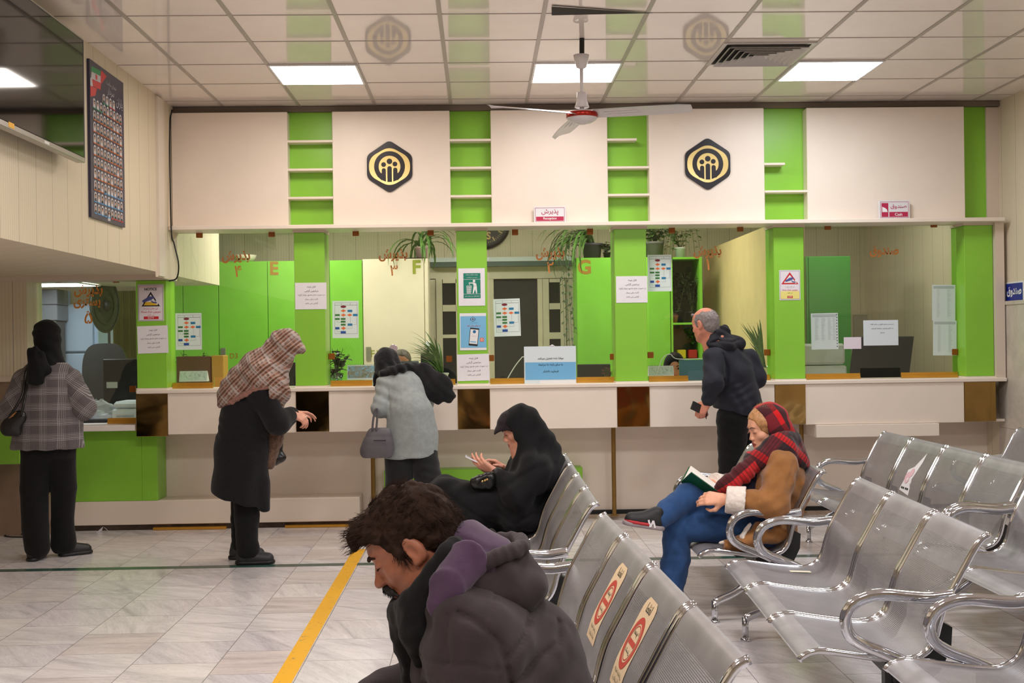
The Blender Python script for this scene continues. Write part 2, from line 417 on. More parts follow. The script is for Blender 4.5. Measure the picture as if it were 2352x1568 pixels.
# step box under the left counters with the broken skirting below it
xs0, xs1 = x5 + .14, AX(826, 1170, 9.62)
sb = thing('step_box', 'long low cream plinth box along the floor under the left counters', 'plinth', ((xs0 + xs1) / 2, 9.76, 0))
MB().box((xs0, 9.62, .045), (xs1, 9.895, .235), 0, .004).build('plinth_board', CREAM2, sb)
MB().box((xs0, 9.64, 0), (xs1, 9.895, .044)).build('base_gap', mat('dark_gap_fill', (70, 56, 46), .9, var=.5, vscale=12), sb)  # dark mottled strip, its colour stands in for the open gap
x1 = AX(352, 1205, 9.61)
MB().box((x1, 9.60, .002), (AX(520, 1205, 9.61), 9.64, .022)).build('gold_strip', GOLD, sb)
MB().box((AX(655, 1205, 9.61), 9.60, .002), (xs1, 9.64, .022)).build('gold_strip', GOLD, sb)
# ---- office behind the glass
struct('wall_back.004', MB().box((-5.1, 13.0, 0), (XR, 13.1, 3.0)), RIB_O)
struct('ceiling.001', MB().box((-5.1, YGL + .1, 2.95), (XR, 13.1, 3.0)), mat('office_ceiling', (220, 212, 200), .6))
struct('wall_right.001', MB().box((AX(1617, 600, 13), 9.95, 0), (AX(1617, 600, 13) + .08, 13.0, AZ(1617, 577, 13))), mat('partition_boarding', (232, 206, 150), .5, var=.05))
struct('wall_right.002', MB().box((AX(2090, 600, 11.8), 11.6, 0), (AX(2090, 600, 11.8) + .3, 12.1, 2.95)), mat('office_column', (150, 140, 116), .5, var=.1))
struct('trim_9', MB().box((AX(1960, 720, 12.98), 12.95, 0), (XR, 13.0, AZ(2030, 722, 12.95))), mat('office_wainscot', (176, 168, 146), .4, var=.12, vscale=3))

# ------------------------------------------------------------------ lamps in the ceilings
def led(cx, cy, z, rgb, power, label, group, s=.604, name='ceiling_light'):
    t = thing(name, label, 'ceiling light', (cx, cy, z), group)
    h = s / 2
    f = MB()
    for a, b in (((-h, -h), (h, -h + .014)), ((-h, h - .014), (h, h)), ((-h, -h + .014), (-h + .014, h - .014)), ((h - .014, -h + .014), (h, h - .014))):
        f.box((a[0], a[1], -.012), (b[0], b[1], 0))
    f.build('frame', WHITE, t, local=True)
    i = h - .014
    MB().add([(-i, -i, -.008), (i, -i, -.008), (i, i, -.008), (-i, i, -.008)], [(3, 2, 1, 0)]).build('diffuser', emit('led_%s' % (name + label[:12]), rgb, power), t, local=True)
    return t
yl = (8.735 + 8.131) / 2
xs = [-.21 + .604 * (k + .5) for k in (-2, 1, 4)]
for x, rgb, nm, pw in ((xs[0], (1, .90, .81), 'square warm white light panel in the ceiling, nearest the ribbed left wall', .84), (xs[1], (1, .95, .92), 'square white light panel in the ceiling just behind the fan rod', .88), (xs[2], (.91, .95, 1.0), 'square cool white light panel in the ceiling beside the air vent', 1.08)):
    led(x, yl, ZC - .002, rgb, LED_HALL * pw, nm, 'light panels in the hall ceiling')
for i, yy in enumerate((4.51, .89)):
    for j, x in enumerate(xs):
        led(x, yy, ZC - .002, ((1, .93, .88), (1, .95, .94), (.96, .97, 1.0))[j], LED_HALL * (1.75, 1.35)[i], 'hall ceiling light panel over the %s of the seating, %s' % (('middle', 'near end')[i], ('towards the ribbed wall', 'in the centre', 'towards the right wall')[j]), 'light panels in the hall ceiling')
for x, yy, rgb, pw in ((-1.6, 11.2, (1, .94, .86), 1.5), (.1, 11.2, (1, .94, .90), 1.2), (1.5, 11.2, (1, .94, .83), 1.1), (3.3, 10.75, (1, .97, .88), .5), (-3.7, 10.5, (.86, .93, 1), .55)):
    led(x, yy, 2.945 if x > -2.4 else 2.025, rgb, LED_OFFICE * pw, 'square light panel in the office ceiling %s' % {-1.6: 'over counter four', .1: 'over counter three', 1.5: 'over counter one', 3.3: 'in the cash room', -3.7: 'in the side room'}[x], 'light panels in the office ceiling', name='office_light')
# ------------------------------------------------------------------ counters, pillars, glass
PX_P = [(313, 382), (677, 747), (1050, 1120), (1413, 1486), (1779, 1848), (2217, 2282)]     # pillar faces
PX_B = [(313, 385), (680, 755), (1052, 1125), (1418, 1492), (1780, 1850), (2215, 2287)]     # brass plates
PX_F = [(385, 680), (755, 1052), (1125, 1418), (1492, 1780), (1850, 2215)]                  # cream fronts
PL = ['beside the side-room window', 'between counters four and three', 'between counters three and two', 'between counters two and one', 'left of the cash window', 'at the right wall']
for i, (a, b) in enumerate(PX_P):
    x0, x1 = AX(a, 720, YPI), AX(b, 720, YPI)
    t = thing('pillar', 'lime green pillar %s' % PL[i], 'pillar', ((x0 + x1) / 2, YPI + .13, ZTOP), 'green pillars of the counter')
    z1 = ZLED0 if i else 1.99
    MB().box((x0, YPI, ZTOP + .012), (x1, YPI + .27, z1 - (.02 if i else 0)), 0, .003).build('pillar_casing', GREEN, t)
    if i: MB().box((x0 - .008, YPI - .012, z1 - .02), (x1 + .008, YPI + .27, z1)).build('cap', TRIM, t)
    MB().box((x0 - .004, YPI - .012, ZTOP), (x1 + .004, YPI + .27, ZTOP + .012)).build('foot_trim', CREAM, t)
NM = ['four', 'three', 'two', 'one']
ct = thing('reception_counter', 'long cream reception counter with mirror brass plates below the green pillars', 'counter', (0, 9.6, ZFB))
MB().box((AX(313, 880, YC), YC - .012, ZTOP - .03), (XR - .03, YW - .005, ZTOP), 0, .004).build('worktop', CREAM, ct)
for i, (a, b) in enumerate(PX_F):
    MB().box((AX(a, 935, YC) + .001, YC, ZFB), (AX(b, 935, YC) - .001, YC + .04, ZTOP - .031), 0, .002).build('front_panel', CREAM, ct)
for i, (a, b) in enumerate(PX_B):
    MB().box((AX(a, 935, YC), YC - .008, ZFB + (-.012 if i == 0 else 0.006)), (AX(b, 935, YC), YC + .03, ZTOP - .031), 0, .002).build('brass_plate', BRASS, ct)
MB().box((AX(313, 935, YC), YC + .04, ZFB), (XR - .03, YW - .005, ZFB + .02)).build('underside_board', CREAM2, ct)
# lower counter of the side-room window
z5 = AZ(250, 990, 9.45); gx0, gx1 = AX(60, 1050, 9.62), AX(361, 1060, 9.62)
sc = thing('side_counter', 'low lime green counter with a cream top under the side-room window', 'counter', (gx0 + .5, 9.76, .235))
xb = AX(313, 935, YC) - .012
MB().box((x5 + .15, 9.62, .236), (xb, 9.895, z5 - .002), 0, .003).box((xb + .0005, 9.62, .236), (gx1, 9.895, ZFB - .016), 0, .003).build('green_front', GREEN, sc)
MB().box((x5 + .145, 9.45, z5), (xb, 9.895, z5 + .045), 0, .004).build('worktop', mat('white_worktop', (240, 232, 226), .3), sc)
# small green cabinet jutting from the stone wall at the left edge
bx = AX(45, 1030, 9.15)
t = tag(MB().box((-4.6, 9.15, AZ(20, 1066, 9.15)), (bx, 9.45, AZ(20, 990, 9.15)), 0, .004).build('wall_box', [GREEN]), 'small lime green wall box jutting from the brown stone at the left edge', 'wall box')
t = tag(MB().box((AX(882, 1100, 9.72), 9.72, .27), (AX(1338, 1100, 9.72), 9.9, .435), 0, .003).build('footrest_beam', [GREEN]), 'long lime green footrest beam low on the wall under the middle counters', 'footrest')
t = tag(MB().box((AX(1877, 990, 9.4), 9.42, AZ(2000, 1003, 9.42)), (AX(2160, 990, 9.4), 9.9, ZFB - .002), 0, .003).build('drop_shelf', [CREAM]), 'cream box shelf hanging under the cash counter', 'shelf')
for px, nm in ((857, 'behind the woman in the grey coat'), (1410, 'left of the reading woman'), (1842, 'behind the woman in the red checked scarf')):
    x = AX(px, 1090, 9.76)
    t = thing('support_pipe', 'dull gold support pipe under the counter, %s' % nm, 'pipe', (x, 9.76, 0), 'support pipes under the counter')
    z0 = .236 if px < 860 and x < xs1 else .031
    MB().lathe([(.018, z0 + .008), (.018, ZFB)], (x, 9.76, 0), 16).build('tube', GOLDP, t, smooth=False)
    MB().lathe([(.035, z0), (.035, z0 + .006), (.02, z0 + .012)], (x, 9.76, 0), 20).build('flange', GOLDP, t)
# upper ledge
tag(MB().box((XL, YL, ZLED0), (AX(2309, 502, YL), YGL + .06, ZLED1), 0, .003).build('upper_ledge', [CREAM]), 'long cream ledge running above all the counter windows', 'ledge')

def glass_mat():
    t = NT('clear_glass'); tr = t.new('ShaderNodeBsdfTransparent'); tr.inputs[0].default_value = (.93, .97, .94, 1)
    gl = t.new('ShaderNodeBsdfGlossy'); gl.inputs['Roughness'].default_value = .01; gl.inputs[0].default_value = (1, 1, 1, 1)
    fr = t.new('ShaderNodeFresnel'); fr.inputs[0].default_value = 1.5
    mx = t.new('ShaderNodeMixShader'); t.link(fr.outputs[0], mx.inputs[0]); t.link(tr.outputs[0], mx.inputs[1]); t.link(gl.outputs[0], mx.inputs[2])
    t.link(mx.outputs[0], t.out.inputs[0]); return t.m
GLASS = glass_mat()
def jar_mat():
    t = NT('jar_glass'); tr = t.new('ShaderNodeBsdfTransparent'); tr.inputs[0].default_value = (.82, .9, .86, 1)
    gl = t.new('ShaderNodeBsdfGlossy'); gl.inputs['Roughness'].default_value = .05
    mx = t.new('ShaderNodeMixShader'); mx.inputs[0].default_value = .12; t.link(tr.outputs[0], mx.inputs[1]); t.link(gl.outputs[0], mx.inputs[2]); t.link(mx.outputs[0], t.out.inputs[0]); return t.m
JAR = jar_mat()
LETTER = mat('bronze_lettering', (206, 130, 62), .5)
LETTER_O = mat('gold_lettering', (232, 150, 62), .45)
CLIP = mat('amber_glass_clip', (150, 84, 26), .3, metal=.35)
FG = Frame((0, YGL, 0))
# (glass px range, text lines [(text, px cx, px cy, px width/height)], clips px, gap px, rail spans)
WIN = [((90, 313), [('پذیرش', 203, 669, 66), ('بستری', 200, 697, 62), ('۵', 203, 728, 0)], [(134, 642), (267, 642)], (100, 245), [(247, 312)]),
       ((400, 677), [('پذیرش', 542, 591, 65), ('۴', 547, 623, 0)], [(458, 539), (624, 537)], (492, 560), [(397, 490), (561, 664)]),
       ((757, 1048), [('پذیرش', 903, 587, 66), ('۳', 905, 620, 0)], [(817, 535), (989, 534)], (855, 985), [(760, 855), (985, 1046)]),
       ((1125, 1411), [('پذیرش', 1264, 584, 66), ('۲', 1264, 614, 0)], [(1183, 533), (1355, 532)], (1220, 1318), [(1126, 1220), (1319, 1411)]),
       ((1490, 1768), [('پذیرش', 1625, 580, 64), ('۱', 1626, 607, 0)], [(1543, 529), (1700, 525)], (1580, 1700), [(1490, 1580), (1700, 1768)]),
       ((1850, 2199), [('صندوق', 2031, 578, 67)], [(1901, 521), (2145, 515)], (1975, 2068), [(1850, 1975), (2069, 2199)])]
SC = [(305, 893), (396, 833), (1032, 824), (1128, 822), (1408, 819), (1494, 815), (1762, 809), (2193, 808), (762, 818)]
WL = ['side-room window lettered 5', 'counter window lettered 4', 'counter window lettered 3', 'counter window lettered 2', 'counter window lettered 1', 'wide cash window']
for i, ((a, b), lines, clips, gap, rails) in enumerate(WIN):
    x0, x1 = AX(a, 720, YGL), AX(b, 720, YGL)
    zb_ = (ZTOP if i else z5 + .045) + .001; zt = ZLED0 if i else 1.99
    g0, g1 = AX(gap[0], 860, YGL), AX(gap[1], 860, YGL); gz = zb_ + .085
    t = thing('window_%d' % (i + 1), WL[i], 'window', ((x0 + x1) / 2, YGL, zb_)); t['kind'] = 'structure'
    del t['category']
    MB().poly([(x0, zb_), (g0, zb_), (g0, gz), (g1, gz), (g1, zb_), (x1, zb_), (x1, zt), (x0, zt)], FG, 0, -.008).build('glass_pane', GLASS, t)
    m = MB()
    for (s, cx, cy, wd) in lines:
        p = at(cx, cy, Y=YGL - .002); q = at(cx + 1, cy, Y=YGL - .002).x - p.x
        big = .12 if s == '۵' else .105
        if wd: put_text(m, s, FG, p.x, p.z, width=wd * q, d=.002, bold=.034, sq=1.25, res=4)
        else: put_text(m, s, FG, p.x, p.z, height=(26 if i else 30) * q, d=.002, bold=.012, res=6)
    m.build('lettering', LETTER_O if i == 0 else LETTER, t)
    for (cx, cy) in clips + [c for c in SC if a - 3 <= c[0] <= b + 3]:
        p = at(cx, cy, Y=YGL); MB().box((p.x - .025, YGL - .012, p.z - .025), (p.x + .025, YGL + .014, p.z + .025), 0, .004).build('glass_clip', CLIP, t)
    for (ra, rb) in rails:
        r0, r1 = AX(ra, 875, YGL), AX(rb, 875, YGL)
        MB().box((r0, YGL - .02, zb_), (r1, YGL - .002, zb_ + .022)).box((r0, YGL - .012, zb_ + .022), (r1, YGL - .002, zb_ + .045)).build('gold_rail', GOLD, t)
    if i in (2, 3):
        p = at((904, 1268)[i - 2], (800, 801)[i - 2], Y=YGL)
        MB().lathe([(.012, -.03), (.03, -.03), (.033, -.024), (.033, .0), (.0, .0)], (p.x, YGL, p.z), 24, axis='y').build('speaking_disc', mat('acrylic_disc', (196, 178, 186), .2, metal=.3), t)

# ------------------------------------------------------------------ upper wall: cream panels, small shelves, emblems, signs
PX_PAN = [(393, 661), (764, 1034), (1128, 1396), (1491, 1756), (1854, 2216)]
PNL = ['plain cream wall panel next to the ribbed left wall', 'cream wall panel with an emblem, above counter three', 'cream wall panel behind the ceiling fan', 'cream wall panel with an emblem, above counter one', 'wide plain cream wall panel above the cash window']
for i, (a, b) in enumerate(PX_PAN):
    x0, x1 = AX(a, 390, YP), AX(b, 390, YP)
    if i == 0: x0 = XL + .004
    zt = AZ((a + b) / 2, (258, 255, 252, 249, 246)[i], YP)
    tag(MB().box((x0, YP, ZLED1), (x1, YG, zt), 0, .004).build('wall_panel', [CREAM]), PNL[i], 'wall panel', 'cream panels of the upper wall')
SHN = ['first green strip from the left', 'green strip between the first emblem and the fan', 'green strip right of the fan', 'green strip left of the cash panel']
SHP = [[(661, 764, 324), (661, 764, 389), (661, 764, 454)], [(1033, 1127, 321), (1033, 1127, 385), (1033, 1128, 450)],
       [(1395, 1462, 320), (1395, 1491, 384), (1395, 1494, 447)], [(1757, 1802, 376), (1758, 1856, 439)]]
for i, rows in enumerate(SHP):
    n = len(rows)
    for j, (a, b, yy) in enumerate(rows):
        z = AZ((a + b) / 2, yy, YP)
        pos = (['topmost', 'middle', 'lowest'] if n == 3 else ['upper, cut short', 'lower, full width'])[j]
        x0, x1 = AX(a, 390, YP) - .006, AX(b, 390, YP) + .006
        tag(MB().box((x0, YP + .004, z - .009), (x1, YG, z + .009), 0, .002).build('wall_shelf', [CREAM]), 'narrow cream shelf in the %s, %s one' % (SHN[i], pos), 'shelf', 'narrow shelves on the upper wall')
def emblem(cx, cy, label):
    t = thing('emblem_sign', label, 'sign', tuple(at(cx, cy, Y=YP)))
    p = at(cx, cy, Y=YP); k = at(cx + 52, cy, Y=YP).x - p.x; F = Frame((p.x, YP, p.z))
    def hexa(w_, h, r, n=6):
        P = [(0, h), (-w_, h * .43), (-w_, -h * .43), (0, -h), (w_, -h * .43), (w_, h * .43)]; out = []
        for i in range(6):
            A, B, C = Vector(P[i - 1]), Vector(P[i]), Vector(P[(i + 1) % 6])
            a = B + (A - B).normalized() * r; c = B + (C - B).normalized() * r
            for q in range(n + 1):
                s = q / n; out.append(tuple((1 - s) ** 2 * a + 2 * s * (1 - s) * B + s * s * c))
        return out
    blk = mat('emblem_black', (36, 32, 38), .3, spec=.4); gld = mat('emblem_gold', (226, 200, 132), .22, metal=.55)
    MB().poly(hexa(k, k * 1.17, k * .2), F, .0, .012).build('black_plate', blk, t)
    MB().poly(hexa(k * .905, k * .90, k * .36), F, .012, .0135).build('gold_field', gld, t)
    m = MB(); R0, R1 = k * .48, k * .68
    m.ring(0, 0, R0, R1, F, .015, n=48)
    for sx, hy, r in ((0, .23, .122), (-.26, .09, .105), (.24, .11, .105)): m.disc(sx * k, hy * k, r * k, F, .015, .0155)
    def col(x0, x1, top, low):
        r = (x1 - x0) / 2; c = (x0 + x1) / 2
        m.poly([(x * k, y_ * k) for x, y_ in [(x1, low(x1)), (x1, top - r)] + [(c + r * math.cos(q * math.pi / 8), top - r + r * math.sin(q * math.pi / 8)) for q in range(9)] + [(x0, top - r), (x0, low(x0))]], F, .0152)
    cir = lambda x: -math.sqrt(max(.0, .67 ** 2 - x * x))
    col(-.1, .1, 0.02, lambda x: -.68); col(-.345, -.165, -.07, cir); col(.16, .345, -.05, cir)
    g_ = MB()
    for x in (-.132, .128): g_.rect((x - .03) * k, -.72 * k, (x + .03) * k, -.1 * k, F, .0158)
    for sx in (-1, 1):
        m.poly([(sx * .34 * k, -.62 * k), (sx * .55 * k, -.42 * k), (sx * .50 * k, -.2 * k), (sx * .34 * k, -.3 * k)], F, .0151)
    m.build('people_mark', blk, t); g_.build('gold_gap', gld, t)
emblem(895, 383, 'black and gold hexagonal emblem left of the ceiling fan')
emblem(1625, 377, 'black and gold hexagonal emblem right of the ceiling fan')

MAROON = mat('maroon_print', (176, 34, 74), .5)
SILV = mat('silver_sign', (225, 224, 228), .35, metal=.1)
def sign(a, b, c, d, label, eng, fa, picto):
    y_ = YP - .05
    x0, x1, z1, z0 = AX(a, (c + d) / 2, y_), AX(b, (c + d) / 2, y_), AZ((a + b) / 2, c, y_), ZLED1 + .001
    t = thing('counter_sign', label, 'sign', ((x0 + x1) / 2, y_, z0)); w_, h = x1 - x0, z1 - z0
    MB().box((x0, y_, z0), (x1, y_ + .02, z1), 0, .002).build('sign_board', SILV, t)
    F = Frame(((x0 + x1) / 2, y_, (z0 + z1) / 2)); m = MB()
    m.line([(-w_ * .45, -h * .42), (w_ * .45, -h * .42), (w_ * .45, h * .42), (-w_ * .45, h * .42), (-w_ * .45, -h * .42)], .0025, F, .001, 0)
    u0 = -w_ * .17 if picto else -w_ * .43
    m.rect(u0, -h * .38, w_ * .43, -h * .12, F, .001, None, 0)
    put_text(m, fa, F, (u0 + w_ * .43) / 2, h * .15, width=(w_ * .52), d=.0015, mi=0, bold=.006)
    put_text(m, eng, F, (u0 + w_ * .43) / 2, -h * .25, height=h * (.15 if eng == 'Cash' else .19), d=.002, mi=1, bold=.012)
    if picto:
        m.rect(-w_ * .42, -h * .38, -w_ * .2, h * .36, F, .001, None, 0)
        m.poly([(-w_ * .4, -h * .12), (-w_ * .22, -h * .12), (-w_ * .25, h * .02), (-w_ * .31, h * .1), (-w_ * .4, h * .16)], F, .002, None, 1)
    m.build('print', [MAROON, WHITE], t)
sign(1226, 1300, 474, 514, 'small silver sign with maroon band reading Reception standing on the ledge', 'Reception', 'پذیرش', False)
sign(2019, 2090, 460, 499, 'small silver sign with maroon band reading Cash standing on the ledge', 'Cash', 'صندوق', True)
# blue sign on the right wall
def blue():
    y0, y1 = at(2305, 670, X=XR - .02).y, at(2347, 670, X=XR - .02).y
    z0, z1 = AZ(2326, 693, (y0 + y1) / 2), AZ(2326, 647, (y0 + y1) / 2)
    t = thing('blue_wall_sign', 'small blue sign with white lettering on the right wall', 'sign', (XR, (y0 + y1) / 2, z0))
    MB().box((XR - .006, min(y0, y1), z0), (XR, max(y0, y1), z1)).build('sign_plate', WHITE, t)
    F = Frame((XR - .006, (y0 + y1) / 2, (z0 + z1) / 2), (0, -1, 0), (0, 0, 1), (-1, 0, 0)); w_, h = abs(y1 - y0), z1 - z0
    m = MB(); m.rect(-w_ * .46, -h * .43, w_ * .46, h * .43, F, .001, None, 0)
    put_text(m, 'صندوق', F, 0, 0, width=w_ * .8, height=h * .52, d=.002, mi=1, bold=.035); m.build('print', [mat('sign_blue', (24, 42, 142), .4), WHITE], t)
blue()

# ------------------------------------------------------------------ notices on pillars and glass
def paper(name, x0, y0, x1, y1, Yp, label, cat, group=None, tilt=0., m=PAPER, d=.002):
    c = at((x0 + x1) / 2, (y0 + y1) / 2, Y=Yp); w_ = AX(x1, (y0 + y1) / 2, Yp) - AX(x0, (y0 + y1) / 2, Yp); h = AZ((x0 + x1) / 2, y0, Yp) - AZ((x0 + x1) / 2, y1, Yp)
    F = Frame((c.x, Yp, c.z)).rot(math.radians(tilt)); t = thing(name, label, cat, tuple(c), group)
    MB().rect(-w_ / 2, -h / 2, w_ / 2, h / 2, F, 0, d).build('sheet', m, t)
    return t, Frame(F(0, 0, d), F.R, F.U, F.N), w_, h
NOTE = ['قابل توجه', 'مراجعین گرامی', 'در صورت عدم حضور بیمار ارائه', 'کارت ملی بیمار', 'الزامی می باشد']
for (a, b, c, d, tl, nm) in ((316, 748, 386, 811, 1.2, 'below the camera notice'), (678, 649, 750, 710, 0, 'on the pillar between counters four and three'), (1050, 813, 1124, 874, 1, 'below the blue phone poster'), (1415, 634, 1487, 695, 0, 'on the pillar between counters two and one')):
    t, F, w_, h = paper('paper_notice', a, b, c, d, YPI - .001, 'white paper notice, five black lines, %s' % nm, 'notice', 'identical paper notices on the pillars', tl)
    m = MB()
    for i, (s, k) in enumerate(zip(NOTE, (.27, .44, .86, .42, .4))): put_text(m, s, F, w_ * .02, h * (.34 - .155 * i), width=w_ * k, d=.0006, res=1, bold=.004)
    m.build('print', INK, t)
def mats_chart(): return [mat('chart_line', (90, 92, 104), .7), mat('chart_maroon', (128, 30, 52), .6), mat('chart_orange', (232, 112, 52), .6), mat('chart_blue', (34, 120, 166), .6), mat('chart_green', (56, 118, 52), .6), mat('chart_navy', (36, 78, 160), .6)]
def chart(a, b, c, d, tl, label):
    t, F, w_, h = paper('flow_chart', a, b, c, d, YGL + .009, label, 'poster', 'flow chart sheets on the counter glass', tl, mat('chart_paper', (222, 232, 230), .6), .001)
    F = Frame((F.O.x, YGL - .001, F.O.z), F.R, F.U, F.N)
    MB().rect(-w_ / 2, -h / 2, w_ / 2, h / 2, F, .0002, .001).build('sheet', mat('chart_paper', (222, 232, 230), .6), t)
    X = lambda u: -w_ / 2 + u * w_
    Y_ = lambda v: h / 2 - v * h
    m = MB(); L = .0016
    fr = [(.09, .05), (.95, .05), (.95, .885), (.09, .885), (.09, .05)]
    m.line([(X(u), Y_(v)) for u, v in fr], L, F, .0014)
    m.line([(X(.09), Y_(.115)), (X(.95), Y_(.115))], L * 1.6, F, .0014); m.line([(X(.35), Y_(.05)), (X(.35), Y_(.115))], L, F, .0014); m.line([(X(.68), Y_(.05)), (X(.68), Y_(.115))], L, F, .0014)
    for pl in ([(.92, .42), (.92, .64), (.75, .64)], [(.68, .42), (.68, .6)], [(.17, .53), (.17, .57), (.32, .57)], [(.75, .69), (.75, .74), (.55, .74)], [(.17, .77), (.17, .83), (.32, .83)], [(.42, .16), (.42, .85)]):
        m.line([(X(u), Y_(v)) for u, v in pl], L * .8, F, .0014)
    m.disc(X(.42), Y_(.155), .11 * w_, F, .0018, None, 1, 20, .032 * h)
    dia = lambda u, v, r, s, mi: m.poly([(X(u - r), Y_(v)), (X(u), Y_(v + s)), (X(u + r), Y_(v)), (X(u), Y_(v - s))], F, .0018, None, mi)
    for u, v in ((.42, .265), (.42, .38), (.66, .38)): dia(u, v, .105, .036, 2)
    dia(.42, .735, .1, .042, 2)
    bx_ = lambda u, v, a_, b_, mi: m.rect(X(u - a_), Y_(v + b_), X(u + a_), Y_(v - b_), F, .0018, None, mi)
    for u, v in ((.67, .27), (.875, .38), (.67, .64)): bx_(u, v, .09, .03, 3)
    for u, v in ((.19, .38), (.19, .485), (.41, .485), (.41, .56), (.41, .64)): bx_(u, v, .09, .024, 4)
    bx_(.185, .735, .08, .03, 5); bx_(.41, .845, .1, .032, 5)
    m.build('print', mats_chart(), t)
    bpy.data.objects.remove(t.children[0] if t.children[0].name.startswith('sheet') and t.children[0].name != 'x' else t.children[1])
chart(404, 719, 464, 803, 0, 'white flow chart sheet inside the glass of counter four, beside the dark bush')
chart(764, 691, 824, 776, -.4, 'white flow chart sheet on the glass of counter three over the green cupboard')
chart(1134, 686, 1195, 772, 1.2, 'white flow chart sheet on the glass of counter two before the dark doorway')
chart(1487, 585, 1542, 669, 0, 'white flow chart sheet on the glass of counter one, below the grey pot')
# camera warning notices
def camera_mark(m, F, u, v, k, mb_, mw):
    m.poly([(u - .5 * k, v - .05 * k), (u - .45 * k, v - .18 * k), (u + .05 * k, v - .02 * k), (u + .25 * k, v + .12 * k), (u + .2 * k, v + .22 * k), (u - .1 * k, v + .2 * k)], F, .0022, None, mb_)
    m.poly([(u + .02 * k, v - .02 * k), (u + .12 * k, v - .2 * k), (u + .42 * k, v - .24 * k), (u + .42 * k, v - .16 * k), (u + .2 * k, v - .12 * k)], F, .0023, None, mb_)
    m.rect(u + .36 * k, v - .3 * k, u + .48 * k, v + .02 * k, F, .0021, None, mw)
def cam_notice(a, b, c, d, label, kind):
    t, F, w_, h = paper('camera_notice', a, b, c, d, YPI - .001, label, 'notice', None, 0, mat('notice_white', (234, 226, 232), .35))
    m = MB(); MM = [INK, mat('notice_red', (204, 30, 44), .5), mat('notice_yellow', (236, 190, 40), .5), mat('notice_blue', (82, 88, 150), .5), WHITE, mat('pale_yellow', (238, 224, 130), .5)]
    tri = lambda r, v0, v1, mi, dd: m.poly([(-r, v0), (r, v0), (0, v1)], F, dd, None, mi)
    if kind == 0:
        m.line([(-w_ * .47, -h * .48), (w_ * .47, -h * .48), (w_ * .47, h * .48), (-w_ * .47, h * .48), (-w_ * .47, -h * .48)], .0022, F, .001, 0)
        put_text(m, 'Post Presence In Advance', F, 0, h * .44, width=w_ * .86, d=.001, mi=1, res=1); put_text(m, 'NOTICE', F, 0, h * .37, width=w_ * .48, d=.001, mi=0, bold=.03)
        tri(w_ * .36, -h * .1, h * .3, 0, .001); tri(w_ * .28, -h * .07, h * .23, 4, .0013); m.poly([(-w_ * .28, -h * .07), (w_ * .28, -h * .07), (w_ * .19, h * .02), (-w_ * .19, h * .02)], F, .0016, None, 2)
        camera_mark(m, F, -w_ * .02, h * .08, w_ * .62, 3, 4)
        put_text(m, 'این مکان مجهز به', F, 0, -h * .165, width=w_ * .54, d=.001, mi=1, res=1, bold=.006); put_text(m, 'دوربین مدار بسته', F, 0, -h * .25, width=w_ * .76, d=.001, mi=1, res=2, bold=.014); put_text(m, 'می باشد', F, 0, -h * .335, width=w_ * .28, d=.001, mi=1, res=1)
        m.rect(-w_ * .28, -h * .45, w_ * .3, -h * .375, F, .001, None, 1); put_text(m, 'CCTV', F, 0, -h * .412, width=w_ * .24, d=.002, mi=4, bold=.02)
    else:
        m.line([(-w_ * .46, -h * .47), (w_ * .46, -h * .47), (w_ * .46, h * .47), (-w_ * .46, h * .47), (-w_ * .46, -h * .47)], .0015, F, .0018, 3)
        m.rect(-w_ * .45, -h * .46, w_ * .45, -h * .2, F, .001, None, 5)
        tri(w_ * .41, h * .03, h * .43, 1, .001); tri(w_ * .29, h * .075, h * .34, 4, .0013); camera_mark(m, F, w_ * .05, h * .17, w_ * .55, 3, 4)
        put_text(m, 'این مکان مجهز به', F, 0, -h * .06, width=w_ * .42, d=.002, mi=0, res=1); put_text(m, 'دوربین مدار بسته', F, 0, -h * .16, width=w_ * .74, d=.002, mi=1, res=2, bold=.012); put_text(m, 'می باشد', F, 0, -h * .26, width=w_ * .24, d=.002, mi=0, res=1)
        m.rect(-w_ * .13, -h * .43, w_ * .13, -h * .36, F, .002, None, 1); put_text(m, 'CCTV', F, 0, -h * .395, width=w_ * .2, d=.0025, mi=4, res=1, bold=.02)
    m.build('print', MM, t)
cam_notice(317, 653, 376, 737, 'black triangle camera notice on the pillar beside the side-room window', 0)
cam_notice(1790, 620, 1838, 689, 'red triangle camera notice on the pillar left of the cash window', 1)
# litter notice
t, F, w_, h = paper('litter_notice', 1053, 616, 1114, 702, YPI - .001, 'white sheet with a green litter bin pictogram at the top of the middle pillar', 'notice')
m = MB()
m.rect(-w_ * .31, h * .21, w_ * .33, h * .37, F, .001, None, 0); m.rect(-w_ * .31, -h * .18, w_ * .33, h * .2, F, .001, None, 0); m.rect(-w_ * .31, -h * .3, w_ * .33, -h * .19, F, .001, None, 0)
put_text(m, 'رعایت نظافت نشانه', F, .01 * w_, h * .325, width=w_ * .45, d=.002, mi=1, res=1, bold=.008); put_text(m, 'شخصیت شماست', F, .01 * w_, h * .255, width=w_ * .4, d=.002, mi=1, res=1, bold=.008); put_text(m, 'لطفا نظافت را رعایت کنید', F, .01 * w_, -h * .245, width=w_ * .56, d=.002, mi=1, res=1, bold=.008)
m.disc(w_ * .09, h * .16, w_ * .05, F, .002, None, 1, 16)
m.poly([(-w_ * .11, h * .12), (w_ * .1, h * .12), (w_ * .16, h * .1), (w_ * .19, h * .03), (w_ * .07, h * .03), (w_ * .05, h * .09), (-w_ * .1, h * .1)], F, .002, None, 1)
m.poly([(w_ * .07, h * .025), (w_ * .19, h * .025), (w_ * .2, -h * .17), (w_ * .16, -h * .17), (w_ * .13, -h * .06), (w_ * .07, -h * .17), (w_ * .03, -h * .17)], F, .002, None, 1)
